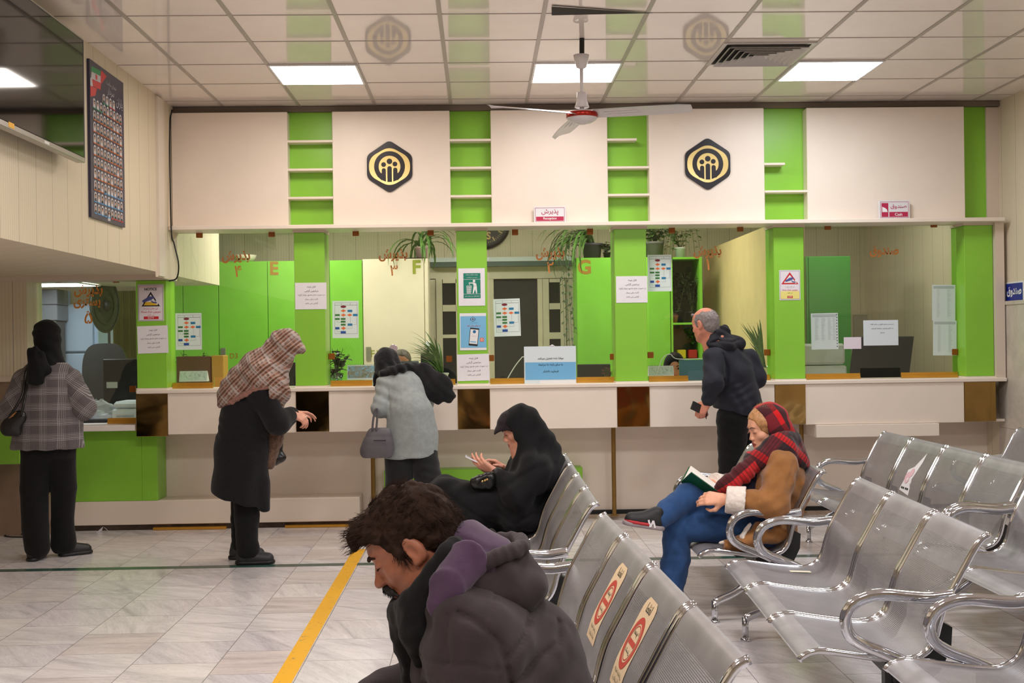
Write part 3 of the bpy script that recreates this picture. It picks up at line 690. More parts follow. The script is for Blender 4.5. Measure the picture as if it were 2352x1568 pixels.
m.poly([(-w_ * .12, h * .1), (-w_ * .08, h * .06), (-w_ * .06, h * .05), (-w_ * .07, h * .08)], F, .002, None, 1)
for k in range(5): m.line([(-w_ * (.19 - .045 * k), h * .03), (-w_ * (.175 - .033 * k), -h * .17)], w_ * .016, F, .002, 1)
for k in range(5): m.line([(-w_ * (.19 - .002 * k), h * (.03 - .048 * k)), (w_ * (-.005 - .006 * k), h * (.03 - .048 * k))], w_ * .016, F, .0022, 1)
m.build('print', [mat('litter_green', (14, 128, 108), .5), WHITE], t)
# blue phone poster (its square code is left out)
t, F, w_, h = paper('phone_poster', 1056, 719, 1117, 804, YPI - .001, 'pale blue poster with a tilted phone on the middle pillar', 'poster')
m = MB(); MM = [mat('poster_blue', (122, 186, 226), .5), mat('poster_deep_blue', (26, 104, 158), .5), RED, BLACKM, WHITE, mat('poster_orange', (236, 104, 62), .5)]
m.rect(-w_ * .47, -h * .43, w_ * .5, h * .42, F, .001, None, 0)
m.poly([(0, h * .41), (-w_ * .1, h * .355), (-w_ * .1, h * .32), (0, h * .27), (w_ * .1, h * .32), (w_ * .1, h * .355)], F, .002, None, 1); m.ring(0, h * .34, w_ * .045, w_ * .06, F, .0025, 4, 20)
put_text(m, 'سازمان تامین اجتماعی', F, .02 * w_, h * .24, width=w_ * .3, d=.002, mi=1, res=1); put_text(m, 'در پیام رسان ایتا', F, .04 * w_, h * .155, width=w_ * .5, d=.002, mi=2, res=1, bold=.01)
G = Frame(F(.03 * w_, -h * .14, 0), F.R, F.U, F.N).rot(-.11)
m.rect(-w_ * .17, -h * .24, w_ * .17, h * .24, G, .002, None, 3); m.rect(-w_ * .15, -h * .19, w_ * .15, h * .2, G, .0025, None, 4); m.disc(0, h * .14, w_ * .06, G, .003, None, 1, 16)
put_text(m, 'تامین اجتماعی', G, 0, h * .02, width=w_ * .2, d=.003, mi=2, res=1); m.rect(-w_ * .12, -h * .15, w_ * .1, -h * .12, G, .003, None, 0)
m.rect(w_ * .26, -h * .27, w_ * .4, -h * .17, F, .002, None, 5); m.ring(w_ * .33, -h * .22, w_ * .03, w_ * .045, F, .0025, 4, 16)
m.build('print', MM, t)
# blue and white closed notice at counter two
t, F, w_, h = paper('closed_notice', 1204, 795, 1323, 880, YGL - .035, 'white and pale blue closed notice standing in front of the glass of counter two', 'notice', None, 0, mat('notice_pale', (216, 226, 232), .5))
m = MB(); m.rect(-w_ * .48, -h * .40, w_ * .495, h * .07, F, .001, None, 0); m.rect(-w_ * .2, -h * .5, w_ * .495, -h * .42, F, .001, None, 2)
for s, v, k in (('موقتا باجه تعطیل میباشد', .17, .5), ('به سایر باجه ها مراجعه', .0, .47), ('فرمایید باتشکر', -.18, .3)): put_text(m, s, F, .01 * w_, h * v, width=w_ * k, d=.002, mi=1, res=2, bold=.012)
m.build('print', [mat('notice_sky_blue', (112, 176, 220), .5), INK, WHITE], t)
# cash window papers
t, F, w_, h = paper('cash_notice', 1983, 735, 2063, 793, YGL - .001, 'white sheet with three lines of print on the cash window', 'notice', None, 0, mat('notice_pale', (216, 226, 232), .5))
m = MB()
for s, v, k in (('سیستم صندوق قطع می باشد لطفا', .33, .66), ('به داخل پذیرش مراجعه فرمایید', .17, .64), ('باتشکر', .0, .13)): put_text(m, s, F, .04 * w_, h * v, width=w_ * k, d=.0006, res=1, bold=.006)
m.build('print', INK, t)
t, F, w_, h = paper('small_note', 1938, 774, 1978, 801, YGL - .001, 'small pinkish blank note on the cash window beside the monitor', 'note', None, 0, mat('pink_note', (226, 214, 226), .6))
def table_sheet(a, b, c, d, label, two, grp=None):
    t, F, w_, h = paper('printed_list', a, b, c, d, YGL - .001, label, 'sheet', grp, -.8 if two else .5, mat('list_paper', (206, 216, 214), .6))
    m = MB(); m.rect(-w_ * .44, h * .4, w_ * .44, h * .46, F, .0004, None, 1); m.line([(-w_ * .44, h * .4), (w_ * .44, h * .4), (w_ * .44, h * .46), (-w_ * .44, h * .46), (-w_ * .44, h * .4)], .0016, F, .0006, 0)
    rr = random.Random(int(a + b))
    for j in range(26):
        v = .36 - j * (.024 if not two else .03)
        if v < -.46: break
        for u in (-.3, .15) if two else (-.36, -.12, .12, .3):
            L = rr.uniform(.08, .16); m.rect(w_ * u, h * v, w_ * (u + L), h * (v + .008), F, .0006, None, 1)
    m.build('print', [mat('list_line', (120, 128, 128), .7), mat('list_text', (176, 186, 184), .7)], t); return t, F, w_, h
t, F, w_, h = table_sheet(1863, 719, 1925, 802, 'large dense printed list on the cash window over the white printer', False)
m = MB()
for j in range(12): m.rect(w_ * .44, h * (.44 - j * .08), w_ * .47, h * (.47 - j * .08), F, .0008)
m.build('binding_holes', INK, t)
table_sheet(2141, 654, 2194, 736, 'upper printed list at the right end of the cash window', True, 'two taped lists')
table_sheet(2143, 736, 2197, 816, 'lower printed list at the right end of the cash window', True, 'two taped lists')
# ------------------------------------------------------------------ waiting-room benches
def steel_mat():
    t = NT('perforated_steel'); p = t.p
    uv = t.new('ShaderNodeUVMap'); s = t.new('ShaderNodeSeparateXYZ'); t.link(uv.outputs[0], s.inputs[0])
    P = 1 / .0066
    u = t.math('MULTIPLY', s.outputs[0], P); v = t.math('MULTIPLY', s.outputs[1], P / .866)
    u2 = t.math('ADD', u, t.math('MULTIPLY', t.math('MODULO', t.math('FLOOR', v), 2.), .5))
    du = t.math('SUBTRACT', t.math('FRACT', u2), .5); dv = t.math('MULTIPLY', t.math('SUBTRACT', t.math('FRACT', v), .5), .866)
    d = t.math('SQRT', t.math('ADD', t.math('MULTIPLY', du, du), t.math('MULTIPLY', dv, dv)))
    hole = t.math('LESS_THAN', d, .27)
    # plain margins: U runs 0..w in metres, and V 0..length; the second UV holds the margins
    uv2 = t.new('ShaderNodeUVMap', uv_map='margin'); s2 = t.new('ShaderNodeSeparateXYZ'); t.link(uv2.outputs[0], s2.inputs[0])
    def inside(x, a, b): return t.math('MULTIPLY', t.math('GREATER_THAN', x, a), t.math('LESS_THAN', x, b))
    msk = t.math('MULTIPLY', inside(s2.outputs[0], .03, .97), inside(s2.outputs[1], .095, .90))
    hole = t.math('MULTIPLY', hole, msk)
    n = t.noise(t.coord(), 7, 5, .6)
    t.link(t.ramp(n, [(.3, lin((140, 136, 138))), (.7, lin((160, 156, 158)))]), p.inputs['Base Color'])
    p.inputs['Metallic'].default_value = .35; p.inputs['Roughness'].default_value = .40
    tr = t.new('ShaderNodeBsdfTransparent'); mx = t.new('ShaderNodeMixShader')
    t.link(hole, mx.inputs[0]); t.link(p.outputs[0], mx.inputs[1]); t.link(tr.outputs[0], mx.inputs[2]); t.link(mx.outputs[0], t.out.inputs[0])
    return t.m
STEEL = steel_mat()
BEAM = mat('black_beam', (34, 34, 36), .4, metal=.3)
_PP = [(0, .783), (-.026, .768), (-.057, .723), (-.105, .637), (-.15, .553), (-.173, .485), (-.19, .425), (-.216, .382), (-.262, .357), (-.32, .352), (-.42, .362), (-.52, .377), (-.575, .384), (-.615, .380), (-.645, .366), (-.66, .35)]
def crom(pts, n, closed=False):
    P = [np.array(p, float) for p in pts]; out = []; N = len(P)
    for i in range(N if closed else N - 1):
        p1, p2 = P[i], P[(i + 1) % N]; p0 = P[i - 1] if (i > 0 or closed) else 2 * p1 - p2; p3 = P[(i + 2) % N] if (i + 2 < N or closed) else 2 * p2 - p1
        for k in range(n):
            s = k / n; out.append(.5 * (2 * p1 + (p2 - p0) * s + (2 * p0 - 5 * p1 + 4 * p2 - p3) * s * s + (3 * p1 - p0 - 3 * p2 + p3) * s ** 3))
    if not closed: out.append(P[-1])
    return np.array(out)
PROF = crom(_PP, 4)
_T = np.gradient(PROF, axis=0); _T /= np.linalg.norm(_T, axis=1)[:, None]
PN = np.stack([_T[:, 1], -_T[:, 0]], 1)            # normal to the sitting side
PLEN = np.concatenate([[0], np.cumsum(np.linalg.norm(np.diff(PROF, axis=0), axis=1))])
def surf(y, s, off=0.):
    """Point of the sitting surface at bench coordinate y, s metres down from the top edge of the back."""
    x = np.interp(s, PLEN, PROF[:, 0]); z = np.interp(s, PLEN, PROF[:, 1]); nx = np.interp(s, PLEN, PN[:, 0]); nz = np.interp(s, PLEN, PN[:, 1])
    return Vector((x + nx * off, y, z + nz * off))
_SH = {}
def shell_mesh(w_):
    if w_ in _SH: return _SH[w_]
    n = len(PROF); vs = []; uv = []; mg = []; fs = []
    ys = [-w_ / 2 + w_ * k / 6 for k in range(7)]
    for side, off in ((0, .0012), (1, -.0012)):
        for y in ys:
            for i in range(n):
                q = PROF[i] + PN[i] * off; vs.append((q[0], y, q[1])); uv.append((y + w_ / 2, PLEN[i])); mg.append(((y + w_ / 2) / w_, PLEN[i] / PLEN[-1]))
    m = 7 * n
    for j in range(6):
        for i in range(n - 1):
            a, b, c, d = j * n + i, j * n + i + 1, (j + 1) * n + i + 1, (j + 1) * n + i
            fs.append((a, b, c, d)); fs.append((m + d, m + c, m + b, m + a))
    for j in range(6):
        for i in (0, n - 1): a, d = j * n + i, (j + 1) * n + i; fs.append((a, d, m + d, m + a))
    o = mk('seat_shell', vs, fs, STEEL, None, None, True, True, uv)
    me = o.data; l = me.uv_layers.new(name='margin'); idx = np.zeros(len(me.loops), dtype=np.int32); me.loops.foreach_get('vertex_index', idx); l.data.foreach_set('uv', np.array(mg)[idx].ravel())
    bpy.data.objects.remove(o); _SH[w_] = me; return me
_CH = {}
def cached(key, fn):
    if key not in _CH:
        o = fn(); _CH[key] = o.data; bpy.data.objects.remove(o)
    return _CH[key]
def child(name, me, parent, loc=(0, 0, 0)):
    o = bpy.data.objects.new(name, me); COL.objects.link(o); o.parent = parent; o.location = loc; return o
ARM = crom([(-.13, .575), (-.16, .572), (-.218, .566), (-.30, .572), (-.36, .578), (-.42, .572), (-.475, .545), (-.502, .495), (-.49, .44), (-.445, .405), (-.385, .380), (-.32, .352), (-.285, .335)], 4)
FRAMEP = crom([(.004, .785)] + _PP[1:] , 3)
def leg_build():
    m = MB()
    for sx, ex in ((-1, -.575), (1, -.03)):
        c = crom([(-.30, .255), (-.30 + sx * .07, .225), (-.30 + sx * .17, .155), (ex - sx * .02, .118), (ex, .10)], 4)
        m.tube([(p[0], 0, p[1]) for p in c], [.026 - .012 * i / (len(c) - 1) for i in range(len(c))], 10, r2=[.02] * len(c), up=(0, 1, 0))
        m.lathe([(.016, .018), (.016, .118)], (ex, 0, 0), 14)
    m.box((-.345, -.03, .235), (-.255, .03, .262), 0, .004)
    return m.build('leg', CHROME, None, True, True)
def glide_build(): return MB().lathe([(.024, 0), (.026, .006), (.02, .014), (.012, .02)], (0, 0, 0), 16).build('foot_glide', CHROME, None, True, True)
def brack_build():
    F = Frame((0, 0, 0), (1, 0, 0), (0, 0, 1), (0, 1, 0))
    return MB().poly([(-.36, .34), (-.26, .342), (-.215, .365), (-.18, .43), (-.155, .47), (-.125, .455), (-.13, .38), (-.17, .30), (-.24, .25), (-.36, .25)], F, -.022, .022).build('bracket', BLACKM, None, False, True)
def bench(x0, y0, n, pitch, label, skew=0., arms=(1, 1)):
    """n seats along y from the near end y0; x0 is the top edge of the backs; the seats face -x."""
    L = n * pitch
    t = thing('waiting_bench', label, 'bench', (x0, y0 + L / 2, 0), 'perforated steel benches', skew)
    w_ = round(pitch - .05, 4)
    for k in range(n):
        yc = -L / 2 + pitch * (k + .5); child('seat_shell', shell_mesh(w_), t, (0, yc, 0))
        for s in (-1, 1):
            child('side_frame', cached('frame', lambda: MB().tube([(p[0], 0, p[1] - .004) for p in FRAMEP], .0115, 8, r2=.0125, up=(0, 1, 0)).build('side_frame', CHROME, None, True, True)), t, (0, yc + s * (w_ / 2 + .008), 0))
        for s in (-1, 1):
            if (k == 0 and s < 0) or (k == n - 1 and s > 0): child('bracket', cached('br', brack_build), t, (0, yc + s * (w_ / 2 - .03), 0))
    for k in range(1, n): child('bracket', cached('br', brack_build), t, (0, -L / 2 + pitch * k, 0))
    MB().box((-.335, -L / 2 + .02, .262), (-.265, L / 2 - .02, .305), 0, .006).build('beam', BEAM, t, local=True)
    for s in (-1, 1):
        lg = child('leg', cached('leg', leg_build), t, (0, s * (L / 2 - .045), 0))
        for ex in (-.575, -.03): child('foot_glide', cached('glide', glide_build), lg, (ex, 0, 0))
        if arms[0 if s < 0 else 1]:
            child('armrest', cached('arm', lambda: MB().tube([(p[0], 0, p[1]) for p in ARM], .017, 12, r2=.022, up=(0, 1, 0)).build('armrest', CHROME, None, True, True)), t, (0, s * (L / 2 - .0), 0))
    return t, L
B_A, LA = bench(.500, 5.03, 4, .5475, 'steel bench on which the woman in the black chador sits', -.011)
B_B, LB = bench(.527, 2.53, 4, .5525, 'steel bench with two stickers, beside the man in front', .035)
B_C, LC = bench(1.770, 6.10, 3, .55, 'steel bench on which the woman in the red scarf reads')
B_D, LD = bench(1.80, 4.07, 3, .572, 'empty steel bench with a strip of tape on a seat', -.055)
B_E, LE = bench(1.99, 2.26, 3, .575, 'steel bench cut off by the bottom right corner', -.02)
B_F, LF = bench(2.915, 6.20, 4, .5875, 'empty steel bench with a torn white sticker on a back', 0)
B_G, LG = bench(2.88, 4.38, 3, .565, 'steel bench cut off at the right edge, nearer than the torn sticker')
B_H, LH = bench(3.975, 7.0, 3, .57, 'steel bench against the right wall of which only a corner shows')
CHART_BEIGE = mat('sticker_beige', (222, 196, 160), .6); ST_RED = mat('sticker_red', (190, 66, 52), .6); ST_INK = mat('sticker_ink', (46, 48, 38), .6)
def sticker(t, yc, s0, s1, hw):
    """A tall arched sticker on the sitting side of a back, with a red oval and black script."""
    n = 16; vs = []; fs = []
    for i in range(n + 1):
        s = s0 + (s1 - s0) * i / n; k = min(1, math.sqrt(max(0.0, i / n * 9))) * .35 + .65
        vs += [surf(yc - hw * k, s, .003), surf(yc + hw * k, s, .003)]
    for i in range(n): fs.append((2 * i, 2 * i + 1, 2 * i + 3, 2 * i + 2))
    o = mk('sticker', vs, fs, CHART_BEIGE, t, None, False, True)
    m = MB(); c = s0 + (s1 - s0) * .50; L = (s1 - s0)
    fr = lambda u, v, d=0.: surf(yc + u, c - v, .003 + d)
    m.ring(0, 0, hw * .66, hw * .88, fr, .0008, 0, 40, 1.12); m.ring(0, 0, hw * .56, hw * .60, fr, .0008, 0, 40, 1.12); m.rect(-hw * .5, -hw * .1, hw * .5, hw * .1, fr, .0008, None, 0)
    put_text(m, 'لطفا', fr, 0, L * .40, width=hw * .8, d=.001, mi=1, bold=.004, res=3); put_text(m, 'ممنوع', fr, 0, .026, width=hw * .7, d=.001, mi=1, bold=.006, res=3); put_text(m, 'نشستن', fr, 0, -.026, width=hw * .7, d=.001, mi=1, bold=.01, res=2)
    put_text(m, 'فاصله اجتماعی', fr, 0, -L * .34, width=hw * 1.3, d=.001, mi=1, res=1); put_text(m, 'را رعایت کنید', fr, 0, -L * .42, width=hw * 1.3, d=.001, mi=1, res=1)
    m.build('print', [ST_RED, ST_INK], o, local=True)
for k in (2, 1): sticker(B_B, -LB / 2 + .5525 * (k + .5) - (.02 if k == 2 else .0), .075, .345, .080)
def torn():
    yc = -LF / 2 + .5875 * 2.5; c = .26
    pts = [(-.09, -.11), (.085, -.13), (.07, -.02), (.11, .1), (.105, .17), (.02, .06), (-.055, .03), (-.05, -.04)]
    o = MB().add([surf(yc - u, c - v, .003) for u, v in pts], [tuple(range(len(pts)))]).build('torn_sticker', [mat('torn_white', (240, 236, 238), .6)], B_F, local=True)
    m = MB(); fr = lambda u, v, d=0.: surf(yc - u, c - v, .004)
    for a, b, r in ((-.01, -.02, .04), (.03, .02, .03)): m.disc(a, b, r, fr, 0, None, 0, 14)
    for a in (-.05, -.02, .02, .05): m.rect(a - .012, -.098, a + .012, -.085, fr, 0, None, 1)
    m.build('print', [mat('faded_pink', (232, 190, 196), .6), ST_INK], o, local=True)
torn()
def tape():
    yc = -LD / 2 + .572 * 2.72
    fr = [surf(yc + y, s, .002) for y, s in ((-.02, .535), (-.02, .635), (.02, .635), (.02, .535))]
    MB().add(fr, [(0, 1, 2, 3)]).build('tape_strip', [mat('yellow_tape_old', (222, 214, 190), .6)], B_D, local=True)
tape()

# ------------------------------------------------------------------ fan, vent, television, poster, cables
def fan():
    x, y_ = .66, 7.5; zm = AZ(1350, 268, y_)
    t = thing('ceiling_fan', 'white three-blade ceiling fan with a red motor band', 'ceiling fan', (x, y_, zm))
    WF = mat('fan_white', (226, 220, 220), .35); RB = mat('fan_red_band', (168, 38, 26), .25, metal=.6)
    zc = AZ(1350, 140, y_)
    MB().tube([(x + .006, y_, ZC), (x + .004, y_, zc + .03)], .016, 10).build('hanger_hook', mat('dark_iron', (44, 46, 44), .6, metal=.4), t)
    MB().lathe([(.046, zc + .032), (.043, zc + .035), (.050, zc + .037), (.040, zc - .01), (.032, zc - .04), (.014, zc - .05)], (x, y_, 0), 24).build('upper_canopy', WF, t, smooth=True)
    MB().lathe([(.0115, zm + .05), (.0115, zc - .03)], (x, y_, 0), 12).build('rod', WF, t, smooth=True)
    MB().lathe([(.016, zm + .155), (.030, zm + .152), (.033, zm + .10), (.047, zm + .06), (.044, zm + .057), (.015, zm + .057)], (x, y_, 0), 24).build('lower_canopy', WF, t, smooth=True)
    MB().lathe([(.012, zm + .06), (.02, zm + .04), (.088, zm + .03), (.098, zm + .022)], (x, y_, 0), 32).build('motor_top', WF, t, smooth=True)
    MB().lathe([(.098, zm + .023), (.1, zm + .02), (.1, zm - .006), (.098, zm - .008)], (x, y_, 0), 36).build('motor_band', RB, t, smooth=True)
    MB().lathe([(.098, zm - .008), (.09, zm - .02), (.06, zm - .038), (.028, zm - .042), (.026, zm - .047), (.0, zm - .047)], (x, y_, 0), 36).build('motor_bowl', WF, t, smooth=True)
    for ang in (98, 213, 336):
        a = math.radians(ang); d = Vector((math.cos(a), math.sin(a), 0)); sd = Vector((-math.sin(a), math.cos(a), 0)); m = MB(); vs = []
        N = 10
        for i in range(N + 1):
            s = i / N; r = .085 + s * .62; hw = .058 + .012 * math.sin(s * math.pi) ; tip = 1 if s < .9 else 1 - (s - .9) * 5
            for q in (-1, -.5, 0, .5, 1):
                p = Vector((x, y_, zm + .016 - s * .02)) + d * r + sd * (hw * tip * q) + Vector((0, 0, -.016 * q + .006 * (1 - q * q)))
                vs += [p, p - Vector((0, 0, .003))]
        for i in range(N):
            for j in range(4):
                for u in (0, 1):
                    A = i * 10 + j * 2 + u; B = (i + 1) * 10 + j * 2 + u; f = (A, B, B + 2, A + 2); m.f.append(f if u == 0 else tuple(reversed(f))); m.m.append(0)
        m.v = [tuple(v) for v in vs]
        bl = m.build('blade', WF, t, smooth=True)
        r_ = MB()
        for q in (-.5, 0, .5):
            p = lambda s: tuple(Vector((x, y_, zm + .017 - s * .02)) + d * (.085 + s * .62) + sd * (.062 * q) + Vector((0, 0, -.016 * q)))
            r_.tube([p(.1), p(.3), p(.48)], [.004, .005, .002], 6)
        r_.build('rib', WF, bl)
fan()
def vent():
    a = at(1760, 122, Z=ZC); cx, cy = 1.59 + .302 + .0, a.y - .0
    t = thing('air_vent', 'square slatted air vent in the ceiling beside the cool light panel', 'air vent', (cx, cy, ZC))
    WV = mat('vent_white', (206, 200, 196), .35, metal=.1); DK = mat('vent_dark', (30, 27, 26), .8)
    MB().box((cx - .29, cy - .29, ZC - .004), (cx + .29, cy + .29, ZC - .002)).build('duct_mouth', DK, t)
    f = MB()
    for s0, s1, z in ((.302, .275, .010),):
        for A, B in (((-s0, -s0), (s0, -s1)), ((-s0, s1), (s0, s0)), ((-s0, -s1), (-s1, s1)), ((s1, -s1), (s0, s1))): f.box((cx + A[0], cy + A[1], ZC - z), (cx + B[0], cy + B[1], ZC - .001))
    f.build('rim', WV, t)
    for k in range(6):
        r0 = .262 - .042 * k; r1 = r0 - .030; m = MB()
        q = [(-1, -1), (1, -1), (1, 1), (-1, 1)]
        vs = [(cx + u * r0, cy + v * r0, ZC - .030) for u, v in q] + [(cx + u * r1, cy + v * r1, ZC - .006) for u, v in q]
        vs += [(p[0], p[1], p[2] + .003) for p in vs]
        fs = []
        for i in range(4): j = (i + 1) % 4; fs += [(i, j, 4 + j, 4 + i), (8 + i, 12 + i, 12 + j, 8 + j), (i, 8 + i, 8 + j, j)]
        m.add(vs, fs).build('slat_ring', WV, t)
vent()
def tv():
    Xt = XL + .13; y1 = at(193, 235, X=Xt).y; z0, z1 = at(193, 372, X=Xt).z, at(193, 92, X=Xt).z; y0 = y1 - 1.26
    t = thing('television', 'black wall television with a silver bottom edge high on the left wall', 'television', (Xt - .03, (y0 + y1) / 2, z0))
    SB = mat('tv_silver', (176, 170, 168), .3, metal=.7)
    MB().box((Xt - .05, y0, z0), (Xt - .004, y1, z1), 0, .004).build('housing', BLACKM, t)
    MB().box((Xt - .004, y0 + .008, z0 + .03), (Xt - .001, y1 - .008, z1 - .008)).build('screen', mat('tv_screen', (8, 8, 10), .06, spec=.6), t)
    b = MB().box((Xt - .046, y0, z0 - .004), (Xt + .002, y1, z0 + .026), 0, .003).build('bottom_bezel', SB, t)
    MB().box((Xt - .046, y1 - .001, z0), (Xt + .002, y1 + .004, z1), 0, .001).build('side_bezel', SB, t)
    MB().box((Xt - .046, y0, z1 - .006), (Xt + .002, y1, z1 + .003), 0, .001).build('top_bezel', SB, t)
    ya = at(26, 292, X=Xt).y
    MB().box((Xt + .002, ya - .04, z0 + .004), (Xt + .0035, ya + .03, z0 + .03)).build('sticker', mat('yellow_sticker', (230, 170, 30), .5), t)
    F = Frame((Xt + .0025, at(107, 333, X=Xt).y, z0 + .012), (0, 1, 0), (0, 0, 1), (1, 0, 0)); m = MB(); m.rect(-.035, -.007, .035, .007, F, .0, None, 0); m.build('badge', WHITE, t)
    MB().box((XL + .001, (y0 + y1) / 2 - .25, z0 + .2), (Xt - .05, (y0 + y1) / 2 + .25, z1 - .15), 0, .006).build('wall_bracket', BLACKM, t)
tv()
def poster():
    Xp = XL + .018; ya, yb = at(208, 330, X=Xp).y, at(285, 330, X=Xp).y
    z1, z0 = at(246, 160, X=Xp).z, at(246, 512, X=Xp).z
    z1 = at(208, 136, X=Xp).z; z0 = at(285, 522, X=Xp).z
    t = thing('portrait_board', 'tall dark blue board with rows of small portraits on the ribbed wall', 'poster', (XL, (ya + yb) / 2, z0))
    MB().box((XL + .001, ya, z0), (Xp, yb, z1)).build('board', [mat('board_navy', (46, 46, 72), .35)], t)
    F = Frame((Xp, (ya + yb) / 2, (z0 + z1) / 2), (0, 1, 0), (0, 0, 1), (1, 0, 0)); w_, h = yb - ya, z1 - z0
    MM = [mat('portrait_white', (196, 192, 196), .5), mat('portrait_skin', (176, 132, 108), .6), mat('portrait_dark', (40, 36, 40), .6), mat('tag_orange', (206, 110, 50), .5), mat('tag_blue', (80, 156, 214), .5), mat('tag_green', (40, 150, 106), .5), mat('tag_red', (206, 60, 60), .5)]
    m = MB(); rr = random.Random(5)
    def person(u, v, k, tg):
        u *= w_; v *= h; s = w_ * .036; hh = h * .031
        m.poly([(u - s, v - hh), (u + s, v - hh), (u + s, v + hh * .35)] + [(u + s * math.cos(q * math.pi / 8), v + hh * .35 + hh * .65 * math.sin(q * math.pi / 8)) for q in range(1, 8)] + [(u - s, v + hh * .35)], F, .001, None, 0)
        m.disc(u, v + hh * .15, s * .62, F, .0014, None, 1, 10, hh * .42); m.disc(u, v + hh * .42, s * .5, F, .0016, None, 2, 10, hh * .2)
        m.poly([(u - s * .8, v - hh), (u + s * .8, v - hh), (u + s * .55, v - hh * .3), (u - s * .55, v - hh * .3)], F, .0013, None, 2 if rr.random() < .7 else 0)
        m.rect(u - s * 1.15, v - hh * 1.12, u + s * 1.1, v - hh * .90, F, .002, None, tg)
    for i in range(4): person(-.11 + .098 * i, .302, i, 5 if i < 2 else 6)
    for r_ in range(10):
        for c in range(9):
            tg = 3
            if r_ == 0 and c < 3: tg = 5
            if r_ >= 8 or (r_ == 7 and c > 2): tg = 4
            if r_ == 9 and c > 4: tg = 6
            person(-.385 + .0965 * c, .234 - .0745 * r_, 0, tg)
    m.rect(-.04 * w_, -.49 * h, .035 * w_, -.43 * h, F, .001, None, 0)
    m.build('portraits', MM, t)
    m = MB()
    fl = lambda v0, v1, mi: m.poly([(-.47 * w_, h * v0), (-.2 * w_, h * (v0 + .012)), (-.19 * w_, h * (v1 + .012)), (-.45 * w_, h * v1)], F, .001, None, mi)
    fl(.425, .46, 0); fl(.38, .425, 1); fl(.335, .38, 2)
    m.poly([(-.2 * w_, h * .38), (-.02 * w_, h * .462), (-.16 * w_, h * .478), (-.19 * w_, h * .47)], F, .0012, None, 2)
    m.poly([(-.49 * w_, h * .26), (-.36 * w_, h * .285), (-.3 * w_, h * .34), (-.49 * w_, h * .33)], F, .0012, None, 2); m.poly([(-.49 * w_, h * .33), (-.42 * w_, h * .335), (-.44 * w_, h * .385), (-.49 * w_, h * .38)], F, .0013, None, 1)
    m.disc(-.32 * w_, h * .41, .025 * w_, F, .002, None, 2, 14)
    m.build('flag_print', [mat('flag_green', (40, 140, 84), .5), MM[0], mat('flag_red', (206, 52, 56), .5)], t); m = MB()
    for s, u, v, wd in (('یاران', .36, .335, .2), ('سردار', .1, .37, .2), ('شهدای سلامت', .12, .42, .3)): put_text(m, s, F, u * w_, v * h, width=wd * w_, d=.001, mi=0, res=2)
    m.build('title_lettering', [MM[0]], t)
poster()
BLK = mat('black_cable', (20, 20, 20), .5)
p = [at(395, 252, Y=9.46), at(390, 300, Y=9.46), at(393, 520, Y=9.36), at(400, 560, Y=9.38), at(410, 605, Y=9.36), at(406, 638, Y=9.38), at(388, 645, Y=9.38)]
tag(MB().tube([tuple(q) for q in crom([tuple(q) for q in p], 6)], .006, 8).build('power_cable', BLK, None, True), 'black cable hanging down the corner from the ceiling to the side window', 'cable')
p = [at(96, 641, Y=9.6), at(150, 643, Y=9.6), at(200, 642, Y=9.6), at(260, 643, Y=9.6), at(311, 642, Y=9.6)]
tag(MB().tube([tuple(q - Vector((0, 0, .0))) for q in p], .005, 8).build('window_cable', BLK, None, True), 'black cable strung along the top of the side-room window', 'cable')
p = [(AX(58, 1222, 9.42), 9.4, .02), at(40, 1226, Z=.006), at(12, 1229, Z=.006), at(20, 1232, Z=.006), at(58, 1233, Z=.006)]
tag(MB().tube([tuple(q) for q in crom([tuple(q) for q in p], 6)], .005, 8).build('floor_cable', BLK, None, True), 'black cable lying on the floor behind the woman in the checked coat', 'cable')
def scrap():
    a = at(237, 1222, Z=0); m = MB()
    m.add([(a.x - .045, a.y - .03, .002), (a.x - .02, a.y + .03, .002), (a.x + .0, a.y, .045), (a.x + .045, a.y - .005, .006), (a.x + .02, a.y + .025, .02)], [(0, 1, 2), (2, 4, 3)])
    m.add([(x, y_, z + .0015) for x, y_, z in m.v[:5]], [(2, 1, 0), (3, 4, 2)])
    tag(m.build('paper_scrap', [PAPER]), 'crumpled white paper scrap on the floor beside the plinth', 'paper scrap')
scrap()
def tape_mat():
    t = NT('worn_yellow_tape'); n = t.noise(t.coord('Object', (1, 1, 1)), 26, 6, .75); k = t.ramp(n, [(.36, (0, 0, 0)), (.40, (1, 1, 1))])
    t.link(t.mix(k, lin((150, 128, 92)), lin((232, 172, 22))), t.p.inputs['Base Color']); t.p.inputs['Roughness'].default_value = .5; return t.m
xa, xb_ = at(650, 1568, Z=0), at(823, 1266, Z=0)
xm = (xa.x + xb_.x) / 2
tag(MB().box((xm - .045, 2.0, .0), (xm + .04, 8.55, .0016)).build('floor_tape', [tape_mat()]), 'worn yellow tape line on the marble floor leading to the counters', 'tape line')
yg = at(1000, 1292, Z=0).y
struct('trim_10', MB().box((-5, yg - .045, 0), (XR - .03, yg + .045, .0012)), mat('dark_green_marble_strip', (62, 92, 84), .22, var=.25, vscale=9))
